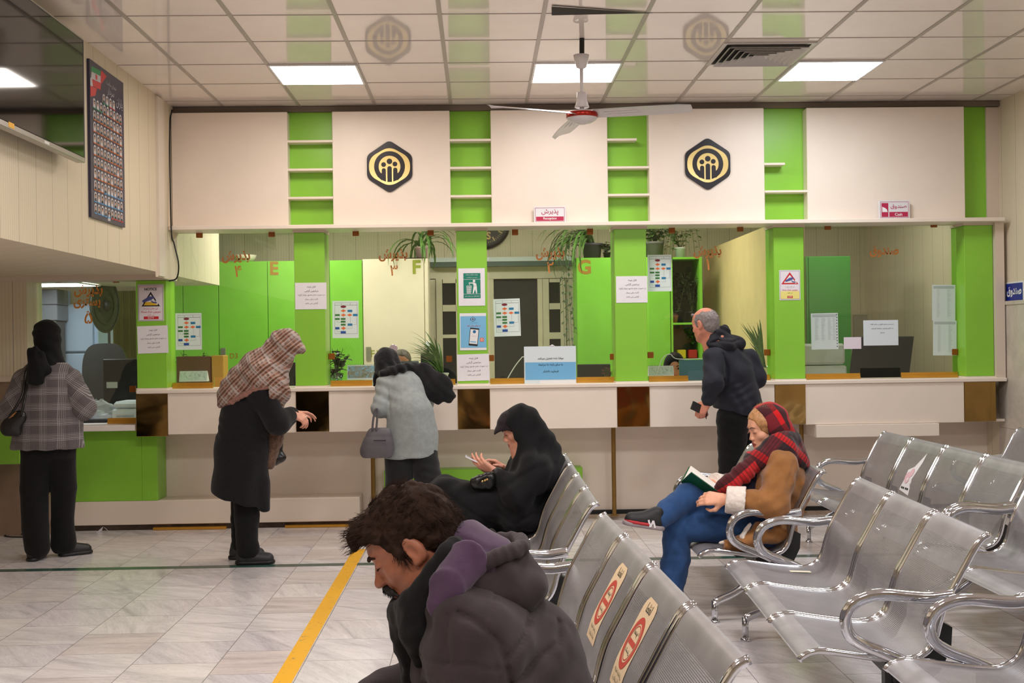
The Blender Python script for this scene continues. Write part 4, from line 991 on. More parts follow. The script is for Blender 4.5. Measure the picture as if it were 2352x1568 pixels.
# ------------------------------------------------------------------ office furniture and plants behind the glass
def vcol(name, a, b, rough=.5):
    t = NT(name); n = t.noise(t.coord(), 30, 3); t.link(t.ramp(n, [(.3, lin(a)), (.7, lin(b))]), t.p.inputs['Base Color']); t.p.inputs['Roughness'].default_value = rough
    t.p.inputs['Specular IOR Level'].default_value = .3; return t.m
LEAF = vcol('leaf_green', (62, 98, 40), (104, 142, 66)); LEAF_D = vcol('leaf_dark_green', (38, 56, 34), (66, 88, 52)); LEAF_P = vcol('leaf_pale_green', (90, 120, 66), (140, 164, 96))
SOIL = mat('soil', (50, 38, 30), .95); STEMM = mat('stem_green', (84, 98, 54), .6)
def blade(m, base, az, length, droop, wd, rise=.8, n=8, mi=0):
    d = Vector((math.cos(az), math.sin(az), 0)); sd = Vector((-math.sin(az), math.cos(az), 0)); p = Vector(base); vs = []; e = rise
    for i in range(n + 1):
        s = i / n; w_ = wd * (math.sin(math.pi * min(1, .15 + s * .85)) ** .7) * (1 if s < 1 else 0) + .0006
        up = Vector((0, 0, 1)) * math.sin(e) + d * math.cos(e); nrm = Vector((0, 0, math.cos(e))) - d * math.sin(e)
        vs += [p - sd * w_ + nrm * w_ * .35, p, p + sd * w_ + nrm * w_ * .35]
        p = p + up * (length / n); e -= droop / n
    fs = []
    for i in range(n):
        a = 3 * i; fs += [(a, a + 1, a + 4, a + 3), (a + 1, a + 2, a + 5, a + 4)]
    m.add(vs, fs, mi)
def leaf(m, p, d, L, wd, up=Vector((0, 0, 1)), mi=0):
    d = d.normalized(); sd = d.cross(up); sd = sd.normalized() if sd.length > 1e-3 else Vector((1, 0, 0)); nr = sd.cross(d)
    pr = [(0, .06), (.25, .8), (.5, 1), (.75, .7), (1, .03)]; vs = []
    for s, k in pr: c = p + d * (L * s) - nr * (L * .25 * s * s); vs += [c - sd * wd * k + nr * wd * .25 * k, c, c + sd * wd * k + nr * wd * .25 * k]
    fs = []
    for i in range(4): a = 3 * i; fs += [(a, a + 1, a + 4, a + 3), (a + 1, a + 2, a + 5, a + 4)]
    m.add(vs, fs, mi)
def bushy(m, st, base, n, h, spread, L, wd, rr, per=9, hang=0.):
    for _ in range(n):
        az = rr.uniform(0, 6.28); r = spread * math.sqrt(rr.random()); hh = h * rr.uniform(.6, 1)
        tip = Vector(base) + Vector((math.cos(az) * r, math.sin(az) * r, hh)); q = [Vector(base), Vector(base) * .5 + tip * .5 + Vector((0, 0, h * .12)), tip]
        if hang: q.append(tip + Vector((math.cos(az) * .05, math.sin(az) * .05, -hang * rr.uniform(.5, 1))))
        c = crom([tuple(v) for v in q], 5); st.tube([tuple(v) for v in c], .0022, 5)
        for k in range(per):
            p = Vector(c[int((len(c) - 1) * (.25 + .75 * k / per))]); a2 = rr.uniform(0, 6.28)
            leaf(m, p, Vector((math.cos(a2), math.sin(a2), rr.uniform(-.5, .7))), L * rr.uniform(.6, 1.1), wd * rr.uniform(.7, 1.1))
def pot(t, c, r0, r1, h, m, soil=True):
    MB().lathe([(r0, 0), (r1 * .96, h * .86), (r1 * 1.05, h * .87), (r1 * 1.05, h), (r1 * .9, h), (r1 * .88, h * .9)], c, 24).build('pot', m, t, smooth=True)
    if soil: MB().lathe([(r1 * .87, h * .88), (r1 * .5, h * .92), (0.001, h * .93)], c, 16).build('soil', SOIL, t)
YCB = 12.0
ztc = AZ(560, 600, YCB)
def cabinet(a, b, ztop, label, m, seams=(), letters=(), handles=(), grp='tall cupboards behind the counters'):
    x0, x1 = AX(a, 700, YCB), AX(b, 700, YCB)
    t = thing('tall_cupboard', label, 'cupboard', ((x0 + x1) / 2, YCB + .25, 0), grp)
    MB().box((x0, YCB + .02, 0), (x1, YCB + .5, ztop)).build('carcass', m, t)
    e = [x0] + [AX(s, 700, YCB) for s in seams] + [x1]; doors = []
    for p, q in zip(e[:-1], e[1:]): doors.append((p, q, MB().box((p + .003, YCB, .08), (q - .003, YCB + .02, ztop - .003), 0, .002).build('door', m, t)))
    F = Frame((0, YCB, 0))
    for (s, cx, cy, hpx, mm) in letters:
        p = at(cx, cy, Y=YCB); q = at(cx, cy + 1, Y=YCB); mb = MB(); put_text(mb, s, F, p.x, p.z, height=(p.z - q.z) * hpx, d=.0015, bold=.035 if len(s) == 1 else .01); mb.build('cupboard_letter', mm, t)
    for (cx, cy) in handles:
        p = at(cx, cy, Y=YCB); d_ = [d for (u, v, d) in doors if u <= p.x <= v] or [t]
        MB().box((p.x - .025, YCB - .012, p.z - .07), (p.x + .025, YCB, p.z + .07), 0, .004).build('handle', mat('brushed_handle', (176, 172, 160), .3, metal=.8), d_[0])
    return t
LT1 = mat('letter_ochre', (166, 122, 40), .5); LT2 = mat('letter_olive', (158, 164, 60), .5)
cabinet(340, 757, ztc, 'long lime green cupboard with the letter E behind counter four', GREEN_D, (420, 502, 615, 690), [('E', 630, 616, 31, LT1), ('D3', 537, 817, 12, LT1)], [(513, 815)])
cabinet(757.5, 833, ztc, 'narrow lime green cupboard behind counter three, left of the cream one', GREEN_D, ())
BEIGE_C = mat('beige_cupboard', (238, 224, 198), .45, var=.03)
cabinet(833.5, 984, AZ(900, 594, YCB), 'cream cupboard with the letter F behind counter three', BEIGE_C, (975,), [('F', 957, 613, 32, LT2), ('F1', 860, 812, 16, LT2)], [(847, 812)])
cabinet(1325, 1540, AZ(1400, 591, YCB), 'lime green cupboard with the letter G behind counters two and one', GREEN_D, (1412,), [('G', 1342, 613, 34, LT1)], ())
# open green shelf unit
x0, x1 = AX(1541, 700, YCB), AX(1616, 700, YCB) - .01; zt = AZ(1580, 590, YCB)
t = thing('plant_shelf', 'open lime green shelf unit of plants behind counter one', 'shelf unit', ((x0 + x1) / 2, YCB + .2, 0))
MB().box((x1 - .03, YCB, 0), (x1, YCB + .45, zt)).build('side_panel', GREEN_D, t)
MB().box((x0, YCB, 0), (x0 + .02, YCB + .45, zt)).build('side_panel', GREEN_D, t)
ZSH = [zt - .02, AZ(1580, 745, YCB), AZ(1580, 828, YCB)]
for z in ZSH: MB().box((x0 + .02, YCB, z), (x1 - .03, YCB + .45, z + .02)).build('shelf_board', GREEN_D, t)
MB().box((x0 + .02, YCB + .44, 0), (x1 - .03, YCB + .45, zt - .02)).build('back_panel', mat('shelf_back', (128, 122, 100), .6), t)
# window and doorway in the office wall
FRM = mat('painted_joinery', (222, 212, 184), .5, var=.05); NIGHT = mat('night_pane', (30, 34, 36), .12)
def fpx(m, a, b, c, d, Yp=12.97, dep=.05, mi=0): m.box((AX(a, (b + d) / 2, Yp), Yp, AZ((a + c) / 2, d, Yp)), (AX(c, (b + d) / 2, Yp), Yp + dep, AZ((a + c) / 2, b, Yp)), mi)
t = thing('office_window', 'large dark office window with painted frames behind counters three and two', 'window', tuple(at(1160, 860, Y=12.97)))
m = MB(); fpx(m, 985, 612, 1325, 640, 12.93, .07); fpx(m, 1118, 640, 1135, 900, 12.93, .07); fpx(m, 1236, 640, 1247, 900, 12.93, .07); fpx(m, 985, 640, 1002, 900, 12.93, .07); fpx(m, 1300, 640, 1325, 900, 12.93, .07); m.build('outer_frame', FRM, t)
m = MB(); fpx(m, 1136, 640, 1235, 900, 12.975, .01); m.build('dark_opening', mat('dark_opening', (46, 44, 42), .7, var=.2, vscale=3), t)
def sash(a, b, lab, ys):
    m = MB(); fpx(m, a, 640, a + 14, 900, 12.90, .06); fpx(m, b - 12, 640, b, 900, 12.90, .06)
    for y0, y1 in ys: fpx(m, a + 14, y0, b - 12, y1, 12.90, .06)
    s = m.build('sash', FRM, t)
    ed = [640] + [q for y in ys for q in y] + [900]
    for (u, v) in zip(ed[2::2], ed[3::2]):
        m = MB(); fpx(m, a + 13, u, b - 11, v, 12.93, .01); m.build('pane', NIGHT, s)
sash(1003, 1060, 'a', [(640, 650), (700, 715), (768, 776)]); sash(1248, 1300, 'b', [(640, 648), (696, 710), (763, 778)])
t = thing('shutter_box', 'grey green roller shutter box above the office window', 'shutter box', tuple(at(1140, 612, Y=12.8)))
m = MB(); fpx(m, 986, 600, 1320, 611, 12.80, .18); m.build('box', mat('shutter_grey', (84, 100, 92), .35), t)
m = MB(); fpx(m, 986, 590, 1320, 600, 12.79, .2); m.build('top_rail', mat('shutter_silver', (206, 214, 212), .4), t)
def clock():
    c = at(1112, 512, Y=12.95); k = at(1172, 512, Y=12.95).x - c.x
    t = thing('wall_clock', 'large round dark clock on the office wall, half hidden by the ledge', 'clock', tuple(c)); F = Frame((c.x, 12.95, c.z))
    MB().lathe([(k * .3, .05), (k, .05), (k, .01), (k * .9, -.012), (k * .8, .0)], (c.x, 12.95, c.z), 40, axis='y').build('rim', mat('clock_rim', (42, 34, 30), .5), t, smooth=True)
    MB().disc(0, 0, k * .84, F, .003, .004, 0, 40).build('dial', mat('clock_dial', (60, 52, 46), .5), t)
    m = MB(); GD = mat('clock_gold', (206, 176, 100), .4)
    for q in range(60):
        a = q * math.pi / 30; r0 = .62 if q % 5 == 0 else .72
        m.line([(k * r0 * math.cos(a), k * r0 * math.sin(a)), (k * .79 * math.cos(a), k * .79 * math.sin(a))], .014 if q % 5 == 0 else .004, F, .005)
    p = at(1122, 541, Y=12.95); put_text(m, 'S', F, p.x - c.x, p.z - c.z, height=.085, d=.006, bold=.04)
    m.build('markers', GD, t)
clock()
def small(name, px, Yp, cat, label, m, dep=.2, bev=.006, grp=None, z0=None):
    a, b, c, d = px; mb = MB(); x0_, x1_ = AX(a, (b + d) / 2, Yp), AX(c, (b + d) / 2, Yp); zz = AZ((a + c) / 2, d, Yp) if z0 is None else z0
    mb.box((x0_, Yp, zz), (x1_, Yp + dep, AZ((a + c) / 2, b, Yp)), 0, bev)
    return tag(mb.build(name, [m]), label, cat, grp)
DESKZ = .92
t = thing('office_desk', 'long pale desk top running behind the counter glass', 'desk', (.5, 10.3, 0))
MB().box((XL + .06, 10.02, DESKZ - .03), (AX(1617, 900, 9.96) - .9 if False else 1.7, 10.65, DESKZ)).build('desk_top', CREAM2, t)
for x in (XL + .08, -.6, .8, 1.64): MB().box((x, 10.04, 0), (x + .04, 10.6, DESKZ - .031)).build('leg', CREAM2, t)
t = thing('cash_desk', 'pale desk top behind the cash window', 'desk', (3.2, 10.3, 0))
MB().box((2.6, 10.02, DESKZ - .03), (XR - .03, 10.65, DESKZ)).build('desk_top', CREAM2, t)
for x in (2.62, XR - .1): MB().box((x, 10.04, 0), (x + .04, 10.6, DESKZ - .031)).build('leg', CREAM2, t)
WOODB = mat('brown_veneer', (112, 74, 54), .45, var=.15, vscale=8); ORG = mat('light_veneer', (206, 150, 66), .45)
t = small('wooden_box', (405, 818, 485, 900), 10.15, 'box', 'brown wooden box on the desk at counter four', WOODB, .14, z0=DESKZ)
t = small('card_rack', (486, 816, 513, 900), 10.14, 'rack', 'light wooden rack beside the brown box at counter four', ORG, .2, z0=DESKZ)
def calendar(a, b, c, d, Yp, label, kind):
    x0_, x1_ = AX(a, (b + d) / 2, Yp), AX(c, (b + d) / 2, Yp); z1 = AZ((a + c) / 2, b, Yp); z0 = AZ((a + c) / 2, d, Yp)
    t = thing('desk_calendar', label, 'calendar', ((x0_ + x1_) / 2, Yp, z0), 'desk calendars behind the glass')
    n = NT('calendar_print_%d' % kind); v = n.coord(); q = n.noise(v, 26 if kind else 34, 6, .7, 1.5)
    if kind: st = [(.3, lin((58, 66, 70))), (.45, lin((206, 218, 214))), (.7, lin((226, 236, 232)))]
    else: st = [(.35, lin((50, 96, 96))), (.46, lin((170, 146, 110))), (.54, lin((110, 166, 206))), (.7, lin((200, 220, 232)))]
    n.link(n.ramp(q, st), n.p.inputs['Base Color'])
    h = z1 - z0; m = MB(); m.add([(x0_, Yp, z0), (x1_, Yp, z0), (x1_, Yp + .03, z1), (x0_, Yp + .03, z1), (x0_, Yp + .09, z0), (x1_, Yp + .09, z0)], [(0, 1, 2, 3), (3, 2, 5, 4), (0, 3, 4), (1, 5, 2)]); m.build('folded_card', WHITE, t)
    MB().add([(x0_ + .004, Yp + .0022, z0 + h * .12), (x1_ - .004, Yp + .0022, z0 + h * .12), (x1_ - .004, Yp + .027, z1 - .008), (x0_ + .004, Yp + .027, z1 - .008)], [(0, 1, 2, 3)]).build('picture', n.m, t)
    m = MB()
    for k in range(14):
        x = x0_ + (x1_ - x0_) * (k + .5) / 14; m.tube([(x, Yp + .02, z1 - .004), (x, Yp + .025, z1 + .008), (x, Yp + .04, z1 - .003)], .0012, 5)
    m.build('wire_binding', mat('wire', (110, 110, 112), .4), t)
    if Yp < 9.97: tag(MB().box((x0_, Yp, ZTOP + .001), (x1_, Yp + .09, z0)).build('plastic_stand', [JAR]), 'clear plastic stand under the %s' % label, 'stand')
calendar(411, 852, 475, 876, 9.78, 'floral desk calendar at counter four', 1)
calendar(797, 838, 861, 872, 9.78, 'blue landscape desk calendar at counter three', 0)
calendar(1490, 840, 1548, 863, 9.78, 'floral desk calendar at counter one', 1)
def monitor(px, Yp, label, tilt=0., stand=True, name='monitor'):
    a, b, c, d = px; x0_, x1_ = AX(a, b, Yp), AX(c, b, Yp); z1 = AZ((a + c) / 2, b, Yp); zd = z5 + .045 if Yp == 10.42 else DESKZ; z0 = zd + .06
    t = thing(name, label, 'monitor', ((x0_ + x1_) / 2, Yp + .05, zd), 'black monitors behind the glass')
    m = MB().box((x0_, Yp, z0), (x1_, Yp + .03, z1), 0, .006); m.v = [(x + (z - z0) * tilt, y_, z) for x, y_, z in m.v]; m.build('housing', BLACKM, t)
    MB().box(((x0_ + x1_) / 2 - .02, Yp + .03, zd), ((x0_ + x1_) / 2 + .02, Yp + .05, z0 + .1)).build('neck', BLACKM, t)
    MB().box(((x0_ + x1_) / 2 - .1, Yp - .04, zd), ((x0_ + x1_) / 2 + .1, Yp + .12, zd + .012), 0, .004).build('base', BLACKM, t)
    return t
monitor((640, 832, 690, 890), 10.2, 'black monitor at counter four behind the bent woman'); monitor((966, 812, 1012, 880), 10.35, 'black monitor at counter three beside the potted grass')
monitor((1326, 836, 1402, 890), 10.3, 'black monitor at counter two beside the red flower')
t = monitor((1945, 773, 2082, 890), 10.2, 'large black monitor seen from behind in the cash window', .14)
t = small('laptop_lid', (917, 829, 962, 850), 10.1, 'laptop', 'dark grey laptop lid in front of the clerk at counter three', mat('laptop_grey', (84, 88, 100), .4), .02, z0=DESKZ)
def printer(px, Yp, label, lid=True, zb_=DESKZ):
    a, b, c, d = px; x0_, x1_ = AX(a, b, Yp), AX(c, b, Yp); z1 = AZ((a + c) / 2, b, Yp)
    t = thing('printer', label, 'printer', ((x0_ + x1_) / 2, Yp + .2, zb_)); PW = mat('printer_white', (226, 230, 232), .4)
    h = z1 - zb_
    MB().box((x0_, Yp, zb_ + .002), (x1_, Yp + .36, zb_ + h * .62), 0, .015).build('body', PW, t); MB().box((x0_ + .01, Yp + .01, zb_ + h * .64), (x1_ - .01, Yp + .36, z1), 0, .02).build('lid', PW, t)
    MB().box((x0_ + .04, Yp - .012, zb_ + h * .2), (x1_ - .04, Yp + .002, zb_ + h * .26)).build('tray', mat('printer_grey', (170, 174, 178), .5), t)
printer((1838, 789, 1945, 890), 10.1, 'white office printer behind the printed list in the cash window')
t = thing('side_desk', 'grey desk top behind the side-room window', 'desk', (-3.2, 10.35, 0))
MB().box((x5 + .2, 10.02, z5 + .01), (xsd - .05, 10.75, z5 + .043)).build('desk_top', mat('desk_grey', (150, 146, 140), .4), t)
for x in (x5 + .22, xsd - .12): MB().box((x, 10.04, 0), (x + .05, 10.7, z5 + .009)).build('leg', CREAM2, t)
printer((256, 922, 318, 968), 10.03, 'small white printer at the side-room window', True, z5 + .045)
# cash room locker
x0, x1 = AX(1853, 700, 11.2), AX(1955, 700, 11.2)
t = thing('green_locker', 'tall green metal locker in the cash room', 'locker', ((x0 + x1) / 2, 11.4, 0)); zt = AZ(1905, 588, 11.2)
GM = mat('locker_green', (70, 158, 60), .28)
MB().box((x0, 11.22, 0), (x1, 11.65, zt)).build('body', GM, t); xm = AX(1858, 700, 11.2)
MB().box((xm + .002, 11.2, .06), (x1 - .002, 11.22, zt - .004), 0, .003).build('door', GM, t); MB().box((x0, 11.2, .06), (xm - .003, 11.22, zt - .004), 0, .003).build('door', GM, t)
# side room
def sbx(name, px, Yp, cat, label, m, dep=.3, z0=0.): return small(name, px, Yp, cat, label, m, dep, .008, None, z0)
t = thing('refrigerator', 'pale blue refrigerator in the side room', 'refrigerator', (AX(180, 800, 11.3), 11.55, 0)); FRG = mat('fridge_blue_white', (176, 190, 206), .35)
x0, x1 = AX(130, 800, 11.3), AX(216, 800, 11.3)
MB().box((x0, 11.33, 0), (x1, 11.9, AZ(170, 698, 11.3)), 0, .01).build('body', FRG, t)
MB().box((x0 + .004, 11.3, .05), (x1 - .004, 11.33, AZ(170, 812, 11.3)), 0, .01).build('door', FRG, t); MB().box((x0 + .004, 11.3, AZ(170, 808, 11.3)), (x1 - .004, 11.33, AZ(170, 702, 11.3)), 0, .01).build('freezer_door', FRG, t)
for i, (b, d) in enumerate(((664, 699), (700, 736))):
    small('wrapped_box', (91, b, 131, d), 11.0, 'box', '%s grey box in shiny plastic wrap stacked in the side room' % ('upper', 'lower')[i], mat('wrapped_grey', (112, 112, 116), .2), .3, .006, 'wrapped boxes in the side room')
sbx('stand_cabinet', (88, 737, 128, 800), 10.98, 'cabinet', 'dark cabinet under the wrapped boxes in the side room', mat('cabinet_dark', (84, 80, 78), .5), .26)
t = small('white_board', (128, 668, 160, 700), 12.97, 'board', 'pale blue board on the side-room wall', mat('pale_blue', (170, 196, 226), .5), .03)
sbx('blue_door_panel', (216, 712, 226, 900), 11.25, 'panel', 'narrow pale blue door edge in the side room', mat('pale_blue_door', (160, 180, 204), .5), .3)
def fan_disc():
    c = at(238, 700, Y=11.0)
    t = thing('standing_fan', 'dark round standing fan in the side room', 'fan', (c.x, 11.05, 0)); m = mat('fan_dark', (46, 48, 36), .5)
    MB().lathe([(.0, .1), (.04, .09), (.05, .02), (.05, 0)], (c.x, 11.05, c.z), 28, axis='y').build('motor', m, t, smooth=True)
    for k in range(3): MB().ring(0, 0, .2 - .07 * k, .215 - .07 * k, Frame((c.x, 11.04, c.z), (.36, .93, 0), (0, 0, 1), (.93, -.36, 0)), 0, 0, 36, 1.2).build('guard_ring', m, t)
    MB().disc(0, 0, .2, Frame((c.x, 11.06, c.z), (.36, .93, 0), (0, 0, 1), (.93, -.36, 0)), 0, -.01, 0, 36, .24).build('blade_disc', m, t)
    MB().lathe([(.015, .03), (.012, c.z - .1)], (c.x, 11.15, 0), 12).build('pole', m, t); MB().lathe([(.15, 0), (.14, .02), (.02, .035)], (c.x, 11.15, 0), 28).build('base', m, t)
fan_disc()
def curtain():
    x0_, x1_ = AX(243, 720, 12.7), AX(380, 720, 12.7); z1 = AZ(280, 668, 12.7); n = 90; vs = []; fs = []
    for i in range(n + 1):
        x = x0_ + (x1_ - x0_) * i / n; y_ = 12.7 + .02 * math.sin(i * 1.9); vs += [(x, y_, .0), (x, y_, z1)]
    for i in range(n): fs.append((2 * i, 2 * i + 2, 2 * i + 3, 2 * i + 1))
    tag(mk('curtain', vs, fs, [mat('curtain_yellow', (206, 200, 130), .8)], None, None, True), 'yellow green pleated curtain at the back of the side room', 'curtain')
curtain()
t = monitor((236, 824, 318, 935), 10.42, 'black monitor seen from behind at the side-room window')
MB().box((AX(245, 890, 10.42), 10.416, AZ(250, 891, 10.42)), (AX(270, 890, 10.42), 10.42, AZ(250, 877, 10.42))).build('asset_label', mat('label_grey', (196, 200, 190), .6), t)
t = thing('office_chair', 'dark grey office chair back in the side room', 'chair', (AX(238, 900, 10.8), 10.8, 0)); CHD = mat('chair_dark', (54, 54, 54), .6)
c = at(240, 870, Y=10.8); F = Frame((c.x, 10.8, c.z))
MB().poly([(x * .2, z * .3 + .02) for x, z in [(math.cos(a) * (abs(math.cos(a)) ** -.4 if abs(math.cos(a)) > .01 else 1), math.sin(a) * (abs(math.sin(a)) ** -.3 if abs(math.sin(a)) > .01 else 1)) for a in [i * math.pi / 16 for i in range(32)]]], F, 0, -.06).build('backrest', CHD, t)
MB().box((c.x - .22, 10.82, .46), (c.x + .22, 11.26, .54), 0, .03).build('seat', CHD, t); MB().lathe([(.03, .1), (.025, .46)], (c.x, 11.05, 0), 12).build('column', BLACKM, t)
MB().box((c.x - .02, 10.86, .5), (c.x + .02, 10.9, .95)).build('back_bar', BLACKM, t)
for k in range(5):
    a = k * 1.2566; MB().tube([(c.x, 11.05, .1), (c.x + .26 * math.cos(a), 11.05 + .26 * math.sin(a), .05)], [.022, .014], 8).build('leg', BLACKM, t)
def bag():
    a = at(222, 950, Y=10.08); rr = random.Random(3); vs = []; n, k = 9, 14
    for i in range(n):
        s = i / (n - 1); r = .14 * math.sin(math.pi * (.08 + .87 * s)) ** .6 * (1 - .35 * s)
        for j in range(k):
            w_ = 6.283 * j / k; q = r * (1 + .25 * rr.uniform(-1, 1)); vs.append((a.x + q * 1.2 * math.cos(w_), a.y + .06 + q * .5 * math.sin(w_), z5 + .05 + s * .17 + .01 * rr.uniform(-1, 1)))
    fs = [(i * k + j, i * k + (j + 1) % k, (i + 1) * k + (j + 1) % k, (i + 1) * k + j) for i in range(n - 1) for j in range(k)]
    t = NT('clear_plastic_bag'); tr = t.new('ShaderNodeBsdfTransparent'); mx = t.new('ShaderNodeMixShader'); mx.inputs[0].default_value = .42; t.p.inputs['Base Color'].default_value = (.8, .82, .84, 1); t.p.inputs['Roughness'].default_value = .2
    t.link(tr.outputs[0], mx.inputs[1]); t.link(t.p.outputs[0], mx.inputs[2]); t.link(mx.outputs[0], t.out.inputs[0])
    tag(mk('plastic_bag', vs, fs, [t.m], None, None, False), 'crumpled clear plastic bag on the side-room counter', 'plastic bag')
bag()
tag(MB().box((AX(100, 965, 9.8), 9.8, z5 + .046), (AX(246, 965, 9.8), 9.89, z5 + .075), 0, .005).build('document_tray', [mat('tray_black', (36, 40, 44), .4)]), 'black document tray in the opening of the side-room window', 'tray')
# plants
def plant_blades(c, r0, r1, h, potm, n, L, droop, wd, lm, label, seed, rise=(.6, 1.4), az=None, name='potted_plant'):
    rr = random.Random(seed); t = thing(name, label, 'plant', c); pot(t, c, r0, r1, h, potm); m = MB()
    for i in range(n): blade(m, (c[0] + rr.uniform(-.3, .3) * r1, c[1] + rr.uniform(-.3, .3) * r1, c[2] + h * .9), rr.uniform(*(az or (0, 6.28))), L * rr.uniform(.6, 1.1), droop * rr.uniform(.7, 1.2), wd, rr.uniform(*rise))
    m.build('foliage', lm, t); return t
c = at(968, 596, Y=12.2); c.z = AZ(900, 594, YCB) + .002
t = plant_blades(tuple(c), .05, .065, .13, mat('pink_pot', (206, 170, 168), .5), 26, .62, 3.0, .014, LEAF, 'spider plant in a pinkish pot on the cream cupboard', 4, (.5, 1.5))
MB().lathe([(.11, 0), (.12, .012), (.1, .012)], (c.x - .06, c.y, c.z), 24).build('saucer', BLACKM, t)
c = at(1360, 590, Y=12.2); c.z = AZ(1400, 591, YCB) + .002
t = plant_blades(tuple(c), .085, .105, .155, mat('purple_grey_pot', (74, 68, 82), .5), 44, .75, 3.1, .012, LEAF, 'drooping grass plant in a dark pot on the cupboard lettered G', 8, (.5, 1.3), (2.2, 4.4))
st, m = MB(), MB(); rr = random.Random(2)
for k in range(5):
    q = [(c.x - .1, c.y - .1, c.z + .12), (c.x - .22 - .03 * k, c.y - .32, c.z + .1), (c.x - .25 - .02 * k, c.y - .4, c.z - .35), (c.x - .22 - .025 * k, c.y - .4, c.z - .75 - .12 * k)]
    cc = crom(q, 8); st.tube([tuple(v) for v in cc], .002, 5)
    for v in cc[6:]: leaf(m, Vector(v), Vector((rr.uniform(-1, 1), rr.uniform(-1, 0), -.4)), .05, .012)
st.build('trailing_stem', STEMM, t); m.build('trailing_leaves', LEAF_D, t)
def plant_bushy(c, r0, r1, h, potm, n, hh, sp, L, wd, lm, label, seed, hang=0., jar=False, per=9):
    rr = random.Random(seed); t = thing('potted_plant', label, 'plant', c)
    if jar: MB().lathe([(r0, 0), (r1, h * .2), (r1, h), (r1 * .94, h), (r1 * .92, .01)], c, 24).build('glass_jar', JAR, t, smooth=True)
    else: pot(t, c, r0, r1, h, potm)
    st, m = MB(), MB(); bushy(m, st, (c[0], c[1], c[2] + h * (.3 if jar else .9)), n, hh, sp, L, wd, rr, per, hang); st.build('stems', STEMM, t); m.build('foliage', lm, t); return t
ztg = AZ(1400, 591, YCB) + .002
c = at(1394, 588, Y=12.15); plant_bushy((c.x, c.y, ztg), .03, .04, .06, BLACKM, 8, .12, .08, .05, .018, LEAF_D, 'small leafy plant beside the dark pot on the cupboard lettered G', 3)
c = at(1503, 588, Y=12.2); plant_bushy((c.x, c.y, ztg), .085, .1, .165, mat('grey_pot', (120, 116, 112), .6), 16, .22, .22, .07, .026, LEAF, 'leafy plant in a grey pot behind the glass of counter one', 5)
zt1 = ZSH[0] + .022
c = at(1562, 586, Y=12.2); plant_bushy((c.x, c.y, zt1), .045, .055, .11, WHITE, 16, .2, .2, .05, .02, LEAF, 'trailing plant in a white pot on top of the green shelf unit', 6, .35)
c = at(1560, 742, Y=12.2); plant_bushy((c.x, c.y, ZSH[1] + .022), .05, .06, .13, BLACKM, 14, .52, .16, .055, .02, LEAF_D, 'tall dark plant in a black pot on the middle of the green shelf unit', 7, 0, False, 14)
c = at(1590, 742, Y=12.15); plant_bushy((c.x, c.y, ZSH[1] + .022), .05, .06, .11, BLACKM, 12, .42, .13, .06, .02, LEAF_D, 'second dark plant on the middle shelf, nearer the partition', 17, 0, False, 12)
c = at(1545, 742, Y=11.93); plant_bushy((c.x + .04, c.y + .14, ZSH[1] + .022), .03, .04, .07, mat('terracotta', (150, 90, 66), .7), 9, .12, .09, .06, .024, LEAF_D, 'small plant in a clay pot at the left of the middle shelf', 9)
for k, (a, b, c_, d, col, nm) in enumerate(((1556, 803, 1576, 826, (222, 190, 40), 'yellow'), (1582, 803, 1602, 826, (196, 44, 40), 'red'))):
    small('small_box', (a, b, c_, d), 12.1, 'box', 'small %s box on the low green shelf behind counter one' % nm, mat('box_' + nm, col, .5), .1, z0=ZSH[2] + .021)
c = at(1600, 828, Y=12.1); plant_bushy((c.x, c.y + .12, ZSH[2] + .022), .04, .05, .08, BLACKM, 12, .3, .16, .05, .02, LEAF, 'green plant on the low shelf behind the red box', 10)
t = plant_blades((AX(1748, 850, 9.95), 9.86, ZTOP + .001), .045, .05, .11, JAR, 22, .42, .5, .011, LEAF, 'spiky grass in a glass jar at the right end of counter one', 11, (1.15, 1.5), (1.9, 4.4))
t = plant_blades((AX(1015, 860, 10.0), 9.84, ZTOP + .001), .05, .06, .09, WHITE, 50, .42, 1.2, .009, LEAF, 'bushy potted grass in a white pot at counter three', 12, (.9, 1.5), (1.7, 4.6))
plant_bushy((AX(773, 860, 9.84), 9.84, ZTOP + .001), .045, .048, .105, None, 11, .30, .16, .075, .028, LEAF_D, 'dark leafed cutting in a glass jar at the left of counter three', 13, 0, True, 6)
plant_bushy((AX(455, 830, 10.6), 10.55, DESKZ + .001), .06, .07, .16, WHITE, 26, .36, .24, .06, .024, LEAF_D, 'dense dark bush in a pot behind the brown box at counter four', 14, 0, False, 12)
def flower():
    c = (AX(1394, 860, 9.8), 9.8, ZTOP + .001); t = thing('red_flower', 'small dark red flower bunch at the right of counter two', 'flowers', c); rr = random.Random(4); m = MB(); st = MB()
    for k in range(26):
        v = Vector((rr.gauss(0, 1), rr.gauss(0, 1), rr.gauss(0, 1))).normalized() * .04 + Vector((c[0], c[1], c[2] + .075)); st.tube([(c[0], c[1], c[2] + .01), tuple(v)], .0015, 4)
        for q in range(5): a = q * 1.2566; leaf(m, v, Vector((math.cos(a), math.sin(a), .3)), .016, .007)
    m.build('petals', mat('dark_red_petal', (150, 44, 56), .6), t); st.build('stems', STEMM, t); MB().lathe([(.018, 0), (.022, .025), (.015, .026)], c, 12).build('pot', WHITE, t)
flower()
wc = [(AX(1160, 866, 9.78), 9.78, ZTOP + .004), tuple(at(1180, 845, Y=9.8)), tuple(at(1196, 824, Y=9.8)), tuple(at(1205, 819, Y=9.78)), tuple(at(1250, 821, Y=9.72))]
tag(MB().tube([tuple(v) for v in crom(wc, 6)], .004, 8).build('white_cable', [WHITE], None, True), 'white cable looping up behind the closed notice', 'cable')
